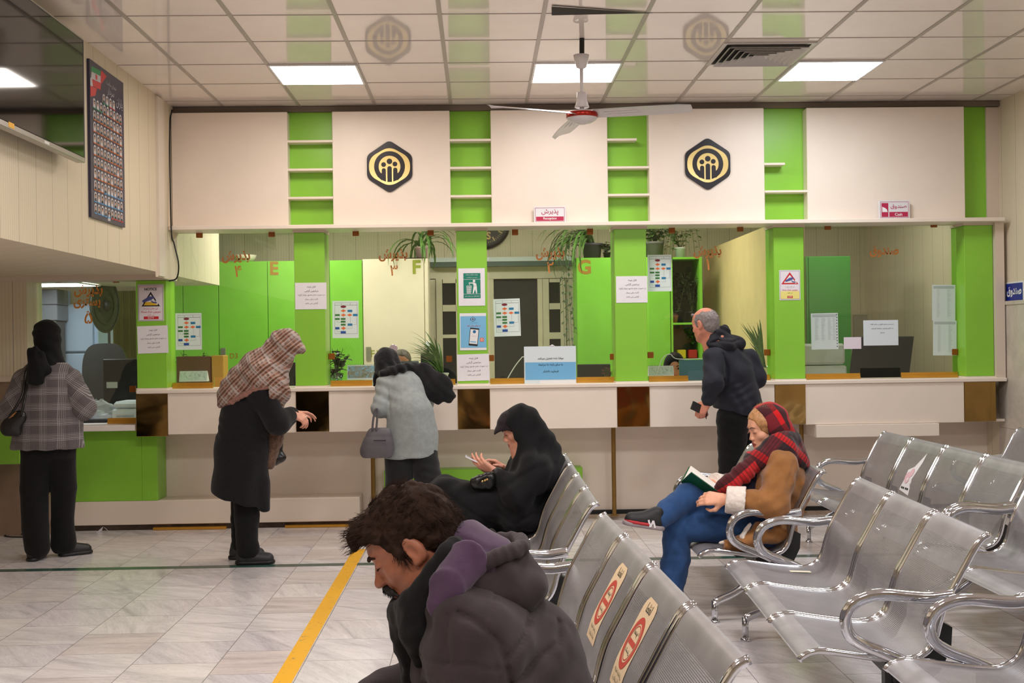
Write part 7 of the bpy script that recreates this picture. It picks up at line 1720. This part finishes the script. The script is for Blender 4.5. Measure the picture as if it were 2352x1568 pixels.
    S_ = Sdf(W(1070, 1130, Yb) + A3((0, -.12, 0)), W(1145, 1080, Yb) + A3((0, .14, 0)), .005); S_.cone(W(1092, 1106, Yb), W(1125, 1098, Yb), .030, .040, .02); S_.cone(W(1098, 1114, Yb), W(1125, 1112, Yb), .025, .03, .02); S_.folds((1, 0, .4), 150, .003); S_.build('pouch', HANDBAG, b, 2)
    for x, y_ in ((1108, 1105), (1114, 1103), (1119, 1101)): q = W(x, y_, Yb - .045); m = MB(); m.lathe([(.001, -.004), (.006, -.003), (.007, .003), (.005, .006)], tuple(q), 10, axis='y'); m.build('stud', mat('gold_stud', (220, 180, 120), .2, metal=.9), b, smooth=True)
    m = MB(); m.tube([tuple(v) for v in crom([tuple(W(x, y_, Yb - .04)) for x, y_ in ((1095, 1112), (1104, 1100), (1118, 1093), (1128, 1096))], 5)], .006, 7); m.build('strap', HANDBAG, b, smooth=True)
woman_chador()
def woman_reading():
    Y0 = 6.38; t = person('seated woman in a red and black checked scarf, brown coat and jeans reading a book', (1.45, Y0, 0))
    H = Head(W(1760, 984, Y0), PI + .16, math.radians(15), .98); nb = W(1778, 1046, Y0)
    arms = [(W(1796, 1070, Y0 - .19), W(1776, 1158, Y0 - .25), W(1664, 1146, Y0 - .20)), (W(1790, 1066, Y0 + .19), W(1720, 1150, Y0 + .25), W(1634, 1111, Y0 + .10))]
    hp = (1.48, Y0, .50); K1 = W(1582, 1140, Y0 - .02); An1 = W(1500, 1197, Y0 - .12); K2 = W(1556, 1208, Y0 + .0); An2 = W(1538, 1372, Y0 + .03); An2[2] = .1
    S_ = Sdf(W(1420, 1420, Y0) + A3((0, -.42, -.05)), W(1860, 925, Y0) + A3((0, .42, 0)), .0055)
    skull(S_, H, nb, .055, False, .85, True); S_.cone(nb, hp, .09, .11, .05)
    for a, e, w_ in arms: S_.cone(W(1785, 1065, Y0), a, .06, .045, .03); S_.cone(a, e, .04, .036, .02); S_.cone(e, w_, .036, .027, .02)
    hand(S_, arms[0][2], (-.96, .28, .02), (-.1, -.9, .4), .175, (.45, .5, .55, .6), thumb=-1, tcurl=.5, fat=1.08); hand(S_, arms[1][2], (-.9, -.25, .15), (-.1, .8, .5), .165, (.35, .4, .45, .5), thumb=1, tcurl=.4)
    S_.cone((1.48, Y0 + .08, .49), K1, .075, .05, .03); S_.cone(K1, An1, .045, .032, .02); S_.cone((1.48, Y0 - .08, .47), K2, .075, .05, .03); S_.cone(K2, An2, .045, .032, .02)
    S_.build('body', [skin('skin_light', (232, 174, 144)), mat('lip_rose', (150, 62, 60), .4)], t, 1, lips_paint(H)); brows(H, t, mat('brow_tan', (104, 70, 52), .7), (1, -1), .0032)
    # fair hair under the scarf's edge
    HB = mat('hair_fair', (178, 128, 82), .5, var=.25, vscale=70)
    S_ = Sdf(H.C - Vector((.16, .14, .12)), H.C + Vector((.16, .14, .16)), .0042)
    H.ell(S_, (0, -.010, .040), (.083, .106, .094), .02); H.ell(S_, (0, .120, .000), (.088, .074, .090), .015, 's'); H.ell(S_, (0, .06, -.085), (.1, .09, .06), .02, 's'); S_.cut(H(0, -.02, 0), tuple(-H.f))
    S_.rough(45, .003, 2); hv = S_.build('hair', HB, t, 1); off = Vector(wloc(t)); rr = random.Random(6); roots, dirs = [], []; n = len(hv.data.polygons)
    for _ in range(900):
        p = hv.data.polygons[rr.randrange(n)]; c = p.center + off; roots.append(c - p.normal * .001); dirs.append(-H.f * .8 + H.u * .35 + p.normal * .16)
    strands('hair_strand_layer', roots, dirs, .03, HB, hv, rr, .0008, 4, -.1, .12)
    # jeans
    JN = cloth('blue_denim', (44, 74, 118), .22, .9, .1, 650, .3, 14)
    S_ = Sdf(W(1470, 1420, Y0) + A3((0, -.35, -.05)), W(1790, 1090, Y0) + A3((0, .35, 0)), .007)
    S_.cone((1.48, Y0 + .07, .49), K1, .115, .074, .03); S_.path([K1, K1 * .45 + An1 * .55, An1 + A3((.03, 0, .01))], [.074, .062, .058], .02); S_.cone((1.48, Y0 - .08, .475), K2, .11, .078, .03); S_.path([K2, W(1552, 1290, Y0 + .01), An2], [.078, .074, .072], .02); S_.cone((1.5, Y0 - .08, .47), (1.5, Y0 + .08, .47), .11, .11, .03)
    S_.cut(An1 + A3((-.02, 0, -.02)), (-.85, 0, -.5)) if False else None; S_.cut((0, 0, .07), (0, 0, -1))
    S_.folds((.8, .2, .55), 85, .005, 1.4, 6, 3); S_.folds((.2, .2, 1), 110, .004, 1.4, 8, 5, lambda P: np.clip((.42 - P[:, 2]) * 5, 0, 1)); S_.build('jeans', JN, t, 2)
    SHB = mat('trainer_black', (26, 25, 27), .6); SLE = mat('trainer_sole', (150, 138, 140), .6)
    h_, to = Vector(W(1520, 1218, Y0 - .14)), Vector(W(1430, 1204, Y0 - .15)); d = (to - h_).normalized(); s1 = shoe('shoe', t, h_, to, SHB, SLE, .085, .046)
    up = Vector((0, 0, 1)); up = (up - d * up.dot(d)).normalized(); F = Frame(h_ - Vector((0, .0475, 0)), -d * -1, up, (0, -1, 0))
    m = MB()
    for u, r in ((.07, .010), (.045, .010)): m.line([(u, .014), (u + .016, .05)], r, F, .0, 0)
    m.line([(.061, .05), (.07, .016)], .010, F, .0005, 0); m.build('side_mark', mat('trainer_white', (226, 220, 222), .5), s1)
    S_ = Sdf([min(h_[i], to[i]) - .08 for i in range(3)], [max(h_[i], to[i]) + .08 for i in range(3)], .006); S_.cone(to - d * .052 + up * .022, to - d * .12 + up * .022, .0475, .05, .01); S_.cut(to + up * .034, up); S_.cut(to + up * .016, -up); S_.build('red_panel', mat('trainer_red', (176, 30, 38), .5), s1, 1)
    shoe('shoe', t, (An2[0] + .05, An2[1], 0), (An2[0] - .2, An2[1] + .01, 0), SHB, SLE)
    # coat
    CB = cloth('brown_suede', (148, 100, 56), .16, .85, .25, 300, .25, 12); FL = cloth('cream_fleece', (228, 216, 206), .08, .95, .3, 160, .9, 60)
    S_ = Sdf(W(1640, 1290, Y0) + A3((0, -.42, 0)), W(1860, 1020, Y0) + A3((0, .42, .02)), .0075)
    S_.path([(1.52, Y0, .50), W(1778, 1120, Y0), W(1788, 1068, Y0)], [.175, .175, .12], .06); S_.cone(W(1790, 1062, Y0 - .12), W(1790, 1062, Y0 + .12), .085, .085, .05)
    for a, e, w_ in arms: S_.cone(a, e, .084, .08, .05); S_.cone(e, e * .34 + w_ * .66, .08, .058, .03)
    S_.cone(W(1790, 1225, Y0 - .17), W(1672, 1252, Y0 - .22), .055, .04, .04, ((0, 0, 1), 1.3)); S_.cone(W(1745, 1215, Y0 - .2), W(1700, 1262, Y0 - .23), .04, .03, .03)
    S_.ell(W(1702, 1108, Y0), (.075, .105, .17), .02, None, 's'); S_.cut((0, 0, .345), (0, 0, -1))
    S_.folds((.75, .1, .6), 70, .007, 1.5, 5, 4); S_.folds((-.4, 0, .9), 105, .004, 1.4, 7, 7); S_.seam([W(1752, 1062, Y0 - .15), W(1738, 1100, Y0 - .15), W(1730, 1140, Y0 - .15)], .008, .009, lambda P: P[:, 1] < Y0); S_.seam([W(1820, 1056, Y0 - .2), W(1806, 1090, Y0 - .2), W(1795, 1120, Y0 - .2)], .006, .005, lambda P: P[:, 1] < Y0)
    S_.build('coat', CB, t, 2)
    for a, e, w_ in arms:
        S_ = Sdf(np.minimum(e, w_) - .12, np.maximum(e, w_) + .12, .006); S_.cone(e * .42 + w_ * .58, e * .06 + w_ * .94, .078, .070, .01); dd = Vector(w_ - e).normalized(); S_.cut(e * .42 + w_ * .58, tuple(-dd)); S_.cut(e * .03 + w_ * .97, tuple(dd)); S_.rough(110, .0035, 2); S_.build('fleece_cuff', FL, t, 1)
    S_ = Sdf(W(1640, 1290, Y0 - .2) + A3((-.02, -.15, 0)), W(1740, 1170, Y0 - .2) + A3((.02, .15, 0)), .006); S_.path([W(1722, 1205, Y0 - .22), W(1704, 1232, Y0 - .235), W(1712, 1246, Y0 - .245)], .012, .01); S_.path([W(1655, 1246, Y0 - .22), W(1690, 1242, Y0 - .24)], .010, .01); S_.rough(90, .003, 3); S_.build('fleece_edge', FL, t, 1)
    S_ = Sdf(W(1650, 1180, Y0) + A3((0, -.25, 0)), W(1760, 1030, Y0) + A3((0, .25, 0)), .008); S_.path([W(1752, 1070, Y0), W(1735, 1130, Y0), W(1735, 1180, Y0)], [.10, .125, .13], .05); S_.folds((.5, 0, .8), 70, .004); S_.build('jumper', cloth('navy_jumper', (28, 30, 44), .2), t, 2)
    # scarf
    RC, BKC, MC = (198, 30, 32), (34, 28, 32), (98, 34, 42)
    SC_ = plaid('red_black_checks', (116, 34, 42), [(0, .16, .02, .03, (216, 28, 30), .85), (0, .16, .05, .06, BKC, .75), (1, .14, .0, .06, BKC, .7), (2, .3, .12, .03, (206, 28, 30), .6)], (.2, .55, .1), .9, 380)
    SC2 = plaid('red_black_ribs', (92, 30, 36), [(0, .15, .0, .085, BKC, .85), (1, .15, .03, .035, (206, 28, 32), .7), (0, .017, 0, .007, BKC, .55)], (.1, -.7, .1), .9, 380)
    S_ = Sdf(W(1690, 1120, Y0) + A3((0, -.28, 0)), W(1870, 920, Y0) + A3((0, .28, .02)), .0065)
    H.ell(S_, (0, -.026, .036), (.094, .112, .108), .02); H.cone(S_, (0, -.06, -.03), (0, -.075, -.075), .085, .085, .04)
    H.ell(S_, (0, .105, .01), (.14, .100, .17), .010, 's'); S_.folds((.4, .1, .9), 60, .004, 1.5, 6, 3); S_.build('headscarf', SC_, t, 2)
    S_ = Sdf(W(1640, 1140, Y0) + A3((0, -.32, 0)), W(1870, 980, Y0) + A3((0, .32, .02)), .0065)
    lp = [W(1726, 1056, Y0), W(1744, 1054, Y0 - .09), W(1775, 1020, Y0 - .125), W(1805, 1010, Y0 - .09), W(1818, 1010, Y0), W(1805, 1010, Y0 + .09), W(1770, 1022, Y0 + .125), W(1744, 1054, Y0 + .09), W(1726, 1056, Y0)]
    S_.path([tuple(v) for v in crom([tuple(v) for v in lp], 4)], .036, .03)
    S_.path([W(1726, 1060, Y0 - .08), W(1765, 1050, Y0 - .15), W(1805, 1034, Y0 - .15), W(1832, 1052, Y0 - .07), W(1842, 1072, Y0 + .02)], [.045, .048, .05, .045, .035], .03, ((.2, 0, 1), .9)); S_.cone(W(1812, 1020, Y0), W(1838, 1058, Y0), .07, .045, .04)
    S_.path([W(1730, 1044, Y0), W(1718, 1042, Y0 - .02)], .012, .02)
    S_.folds((.45, .1, .9), 85, .006, 1.3, 6, 2); S_.folds((1, .4, 0), 140, .002); S_.build('neck_wrap', SC2, t, 2)
    S_ = Sdf(W(1620, 1150, Y0 - .1) + A3((0, -.2, 0)), W(1770, 1030, Y0 - .1) + A3((0, .2, .02)), .006)
    S_.path([W(1738, 1058, Y0 - .1), W(1705, 1088, Y0 - .14), W(1672, 1112, Y0 - .15), W(1648, 1126, Y0 - .12)], [.05, .05, .045, .03], .03, ((.5, .8, .4), 1.5)); S_.folds((.6, .1, .8), 130, .005, 1., 6, 4); S_.rough(60, .002, 2); S_.build('scarf_end', plaid('red_scarf_end', (186, 36, 38), [(1, .13, .02, .05, BKC, .85), (0, .02, 0, .007, BKC, .45)], (0, .66, 0), .9, 380), t, 2)
    # book
    A, B = Vector(W(1564, 1106, Y0)), Vector(W(1642, 1162, Y0 - .02)); ax = (B - A); L = ax.length; ax.normalize(); b = thing('open_book', 'open paperback with a dark green cover held by the reading woman', 'book', tuple((A + B) / 2))
    for nm, v in (('near', Vector((.10, -.80, .52))), ('far', Vector((.05, .72, .70)))):
        v = (v - ax * v.dot(ax)).normalized(); n = ax.cross(v).normalized(); n = n if n.z > 0 else -n; F = Frame(A, ax, v, n)
        MB().rect(0, 0, L, .145, F, -.003, 0).build('cover', mat('cover_green', (14, 84, 44), .35), b)
        m = MB(); N = 10
        for k in range(3):
            o = .004 + .006 * k; vs = []
            for i in range(N + 1):
                s = i / N; h = o + .016 * math.sin(min(1, s * 2.2) * math.pi / 2) * (1 - .55 * s); q = s * (.138 - .004 * k)
                vs += [F(.004, q, h), F(L - .004, q, h), F(.004, q, h - .0055), F(L - .004, q, h - .0055)]
            fs = []
            for i in range(N):
                a = 4 * i; fs += [(a, a + 1, a + 5, a + 4), (a + 2, a + 6, a + 7, a + 3), (a, a + 4, a + 6, a + 2), (a + 1, a + 3, a + 7, a + 5)]
            e = 4 * N; fs += [(e, e + 1, e + 3, e + 2), (0, 2, 3, 1)]; m.add(vs, fs)
        m.build('page_block', mat('book_paper', (236, 230, 222), .7), b)
woman_reading()

def man_standing():
    Y0 = 8.90; t = person('balding man in a dark hooded jacket leaning towards the window of counter one', (AX(1690, 1000, Y0), Y0, 0))
    H = Head(W(1619, 746, Y0), 2.32, .16, 1.02); nb = W(1645, 790, Y0)
    arms = [(W(1640, 822, Y0 - .12), W(1638, 880, Y0 - .22), W(1626, 922, Y0 - .20)), (W(1722, 828, Y0 + .10), W(1737, 868, Y0 + .06), W(1716, 880, Y0 + .34))]
    L = [(W(1683, 962, Y0 - .05), W(1680, 1100, Y0 - .05), W(1682, 1220, Y0 - .02)), (W(1715, 962, Y0 + .1), W(1712, 1100, Y0 + .12), W(1716, 1220, Y0 + .14))]
    S_ = Sdf(W(1575, 1240, Y0) + A3((0, -.45, -.05)), W(1770, 695, Y0) + A3((0, .5, 0)), .0068)
    skull(S_, H, nb, .062); S_.cone(nb, W(1695, 970, Y0), .10, .11, .05)
    for a, e, w_ in arms: S_.cone(W(1668, 815, Y0), a, .06, .05, .03); S_.cone(a, e, .045, .04, .02); S_.cone(e, w_, .04, .030, .02)
    hand(S_, arms[0][2], (-.55, .1, -.83), (-.5, -.75, .3), .195, (.7, .8, .9, .95), thumb=1, tcurl=-.1, fat=1.1); hand(S_, arms[1][2], (-.3, .9, 0), (0, 0, 1), .19, thumb=-1)
    for a, k, f in L: S_.path([a, k, f], [.07, .05, .035], .02)
    S_.build('body', skin('skin_ruddy', (214, 142, 118)), t, 1)
    HG = mat('hair_grey', (132, 122, 120), .6, var=.3, vscale=80)
    S_ = Sdf(H.C - Vector((.15, .15, .12)), H.C + Vector((.15, .15, .16)), .0045)
    H.ell(S_, (0, -.016, .030), (.0815, .102, .088), .02); H.ell(S_, (0, -.058, -.03), (.062, .046, .05), .03); H.ell(S_, (0, .012, .125), (.068, .085, .055), .015, 's'); H.ell(S_, (0, .105, -.005), (.10, .075, .11), .015, 's')
    for x in (-1, 1): H.ell(S_, (x * .092, -.012, -.004), (.026, .026, .042), .008, 's'); H.ell(S_, (x * .08, .03, -.06), (.05, .05, .05), .01, 's')
    H.cone(S_, (-.05, .062, .084), (.05, .062, .084), .012, .012, .01)
    S_.rough(70, .003, 2); hv = S_.build('hair', HG, t, 1); off = Vector(wloc(t)); rr = random.Random(9); roots, dirs = [], []; n = len(hv.data.polygons)
    for _ in range(700):
        p = hv.data.polygons[rr.randrange(n)]; c = p.center + off; roots.append(c - p.normal * .001); dirs.append(-H.f * .5 - H.u * .4 + p.normal * .5)
    strands('hair_strand_layer', roots, dirs, .016, HG, hv, rr, .0009, 3, -.2, .25)
    JK = cloth('dark_blue_shell', (40, 41, 50), .14, .7, .05, 800, .15, 10)
    S_ = Sdf(W(1585, 1000, Y0) + A3((-.02, -.4, 0)), W(1770, 770, Y0) + A3((.03, .48, .02)), .008)
    S_.path([W(1660, 815, Y0), W(1676, 860, Y0), W(1694, 920, Y0), W(1702, 985, Y0)], [.13, .165, .165, .178], .06); S_.cone(W(1645, 822, Y0 - .1), W(1712, 826, Y0 + .08), .085, .085, .05)
    S_.cut(W(1700, 951, Y0), (-.28, 0, -1), .006)
    for a, e, w_ in arms: S_.cone(a, e, .080, .074, .04); S_.cone(e, e * .1 + w_ * .9, .074, .05, .03)
    S_.folds((.75, .1, .65), 62, .006, 1.4, 5, 3); S_.folds((-.3, 0, 1), 100, .004, 1.4, 7, 6, lambda P: (P[:, 2] < 1.15) * 1.); S_.seam([W(1656, 812, Y0 - .1), W(1668, 845, Y0 - .1), W(1665, 885, Y0 - .1), W(1655, 910, Y0 - .1)], .010, .014, lambda P: P[:, 1] < Y0 - .02); S_.build('jacket', JK, t, 2)
    S_ = Sdf(W(1590, 850, Y0) + A3((-.02, -.3, 0)), W(1740, 730, Y0) + A3((.03, .3, .02)), .0065)
    S_.path([W(1632, 786, Y0 - .1), W(1645, 768, Y0 - .06), W(1662, 760, Y0 + .02), W(1668, 764, Y0 + .1)], [.028, .034, .04, .035], .03); S_.path([W(1640, 796, Y0 - .1), W(1670, 794, Y0 - .1), W(1697, 790, Y0 - .02), W(1690, 786, Y0 + .1)], [.04, .05, .042, .045], .04); S_.cone(W(1662, 782, Y0 - .02), W(1692, 786, Y0), .06, .045, .03)
    S_.seam([W(1630, 788, Y0 - .1), W(1650, 782, Y0 - .1), W(1680, 786, Y0 - .1), W(1700, 780, Y0 - .1)], .008, .010, lambda P: P[:, 1] < Y0); S_.folds((.5, .2, .9), 110, .005, 1.4, 8, 4); S_.build('hood', cloth('dark_hood', (34, 34, 40), .15, .75, .05), t, 2)
    S_ = Sdf(W(1630, 1240, Y0) + A3((0, -.3, -.05)), W(1770, 930, Y0) + A3((0, .4, 0)), .008)
    for (a, k, f) in L: f = f.copy(); f[2] = .08; S_.path([a, k, f], [.118, .094, .085], .02)
    S_.cone(L[0][0], L[1][0], .115, .115, .03); S_.cut((0, 0, .03), (0, 0, -1)); S_.folds((.2, .1, 1), 70, .004, 1.3, 6, 2); S_.build('trousers', BLACKT, t, 2)
    for a, k, f in L: shoe('shoe', t, (f[0] + .05, f[1] - .03, 0), (f[0] - .12, f[1] + .20, 0), SHOE_K, BLACKM)
    p = W(1600, 935, Y0 - .2); b = thing('wallet', 'dark wallet in the hand of the balding man', 'wallet', tuple(p)); F = Frame(p, (.8, .2, -.4), (.35, .1, .9), (.2, -.97, .0)); MB().rect(-.045, -.032, .045, .032, F, -.008, .008).build('leather', mat('wallet_leather', (34, 32, 36), .5), b)
    b = thing('key_bunch', 'small bunch of keys dangling from the hand of the balding man', 'keys', tuple(W(1621, 955, Y0 - .2))); m = MB()
    for x, y_, l in ((1620, 943, 14), (1622, 944, 18), (1624, 943, 12)): m.tube([tuple(W(x, y_, Y0 - .2)), tuple(W(x, y_ + l, Y0 - .2))], [.006, .003], 6)
    m.build('keys', mat('dark_key', (52, 48, 46), .4, metal=.7), b)
man_standing()

def clerks():
    Y0 = 10.66; t = person('clerk with short grey-brown hair behind the glass of counter three', (AX(923, 840, Y0), Y0, 0))
    H = Head(W(923, 836, Y0), -PI / 2, .30, 1.0); S_ = Sdf(H.C - Vector((.34, .22, 1.0)), H.C + Vector((.34, .36, .2)), .008)
    skull(S_, H, tuple(H.C + Vector((0, .05, -.2))), .06); c = H.C + Vector((0, .06, -.28)); S_.cone(c + Vector((-.15, 0, 0)), c + Vector((.15, 0, 0)), .06, .06, .05); S_.cone(c, c + Vector((0, .06, -.5)), .12, .12, .05)
    for x in (-1, 1): S_.path([c + Vector((x * .16, 0, 0)), c + Vector((x * .2, -.05, -.28)), c + Vector((x * .1, -.2, -.24))], [.045, .04, .03], .02)
    S_.build('body', SKR, t, 1)
    S_ = Sdf(H.C - Vector((.13, .15, .12)), H.C + Vector((.13, .16, .17)), .005); H.ell(S_, (0, -.016, .038), (.083, .102, .093), .02); H.ell(S_, (0, .11, .01), (.072, .085, .085), .02, 's'); H.ell(S_, (0, .05, -.09), (.12, .1, .07), .02, 's'); S_.rough(60, .003, 2); S_.build('hair', mat('hair_grey_brown', (96, 82, 72), .6, var=.3, vscale=80), t, 1); brows(H, t, mat('brow_grey', (70, 58, 50), .7))
    S_ = Sdf(c + Vector((-.32, -.3, -.6)), c + Vector((.32, .3, .15)), .012); S_.cone(c + Vector((-.14, .01, -.03)), c + Vector((.14, .01, -.03)), .085, .085, .05); S_.cone(c + Vector((0, .02, -.08)), c + Vector((0, .06, -.5)), .17, .16, .05)
    for x in (-1, 1): S_.cone(c + Vector((x * .17, .01, -.03)), c + Vector((x * .21, -.05, -.28)), .07, .06, .04)
    S_.build('shirt', cloth('grey_shirt', (96, 98, 108)), t, 1)
    Y0 = 10.62; t = person('woman clerk in a black headscarf behind the white cord at counter one', (AX(1546, 842, Y0), Y0, 0))
    H = Head(W(1549, 844, Y0), -PI / 2 - .1, .16, .97); S_ = Sdf(H.C - Vector((.34, .22, 1.0)), H.C + Vector((.34, .36, .2)), .007)
    skull(S_, H, tuple(H.C + Vector((0, .04, -.2))), .055, False, .85, True); c = H.C + Vector((0, .06, -.28)); S_.cone(c + Vector((-.13, 0, 0)), c + Vector((.13, 0, 0)), .06, .06, .05); S_.cone(c, c + Vector((0, .06, -.5)), .11, .11, .05)
    for x in (-1, 1): S_.path([c + Vector((x * .15, 0, 0)), c + Vector((x * .19, -.05, -.26)), c + Vector((x * .1, -.2, -.22))], [.045, .04, .03], .02)
    S_.build('body', [SKM, LIP], t, 1, lips_paint(H)); brows(H, t, mat('brow_black', (34, 26, 24), .7), (-1, 1), .004)
    for x in (-1, 1):
        m = MB(); q = H(x * .032, .088, .008); m.lathe([(.001, -.002), (.008, -.0015), (.008, .001)], tuple(q), 12, axis='y'); m.build('eye', mat('eye_dark', (30, 22, 20), .2), t, smooth=True)
    S_ = Sdf(c + Vector((-.34, -.26, -.55)), c + Vector((.34, .32, .5)), .009); H.ell(S_, (0, -.012, .034), (.096, .114, .108), .02); S_.cone(H(0, -.02, -.06), c, .10, .12, .05); S_.cone(c + Vector((-.12, .01, -.06)), c + Vector((.12, .01, -.06)), .11, .11, .06); S_.cone(c + Vector((0, .02, -.08)), c + Vector((0, .06, -.5)), .18, .17, .05)
    for x in (-1, 1): S_.cone(c + Vector((x * .15, .01, -.05)), c + Vector((x * .2, -.05, -.27)), .08, .065, .05)
    H.ell(S_, (0, .105, -.012), (.062, .085, .088), .012, 's'); S_.folds((.3, .2, 1), 60, .004); S_.build('headscarf', BLACKC, t, 2)
clerks()
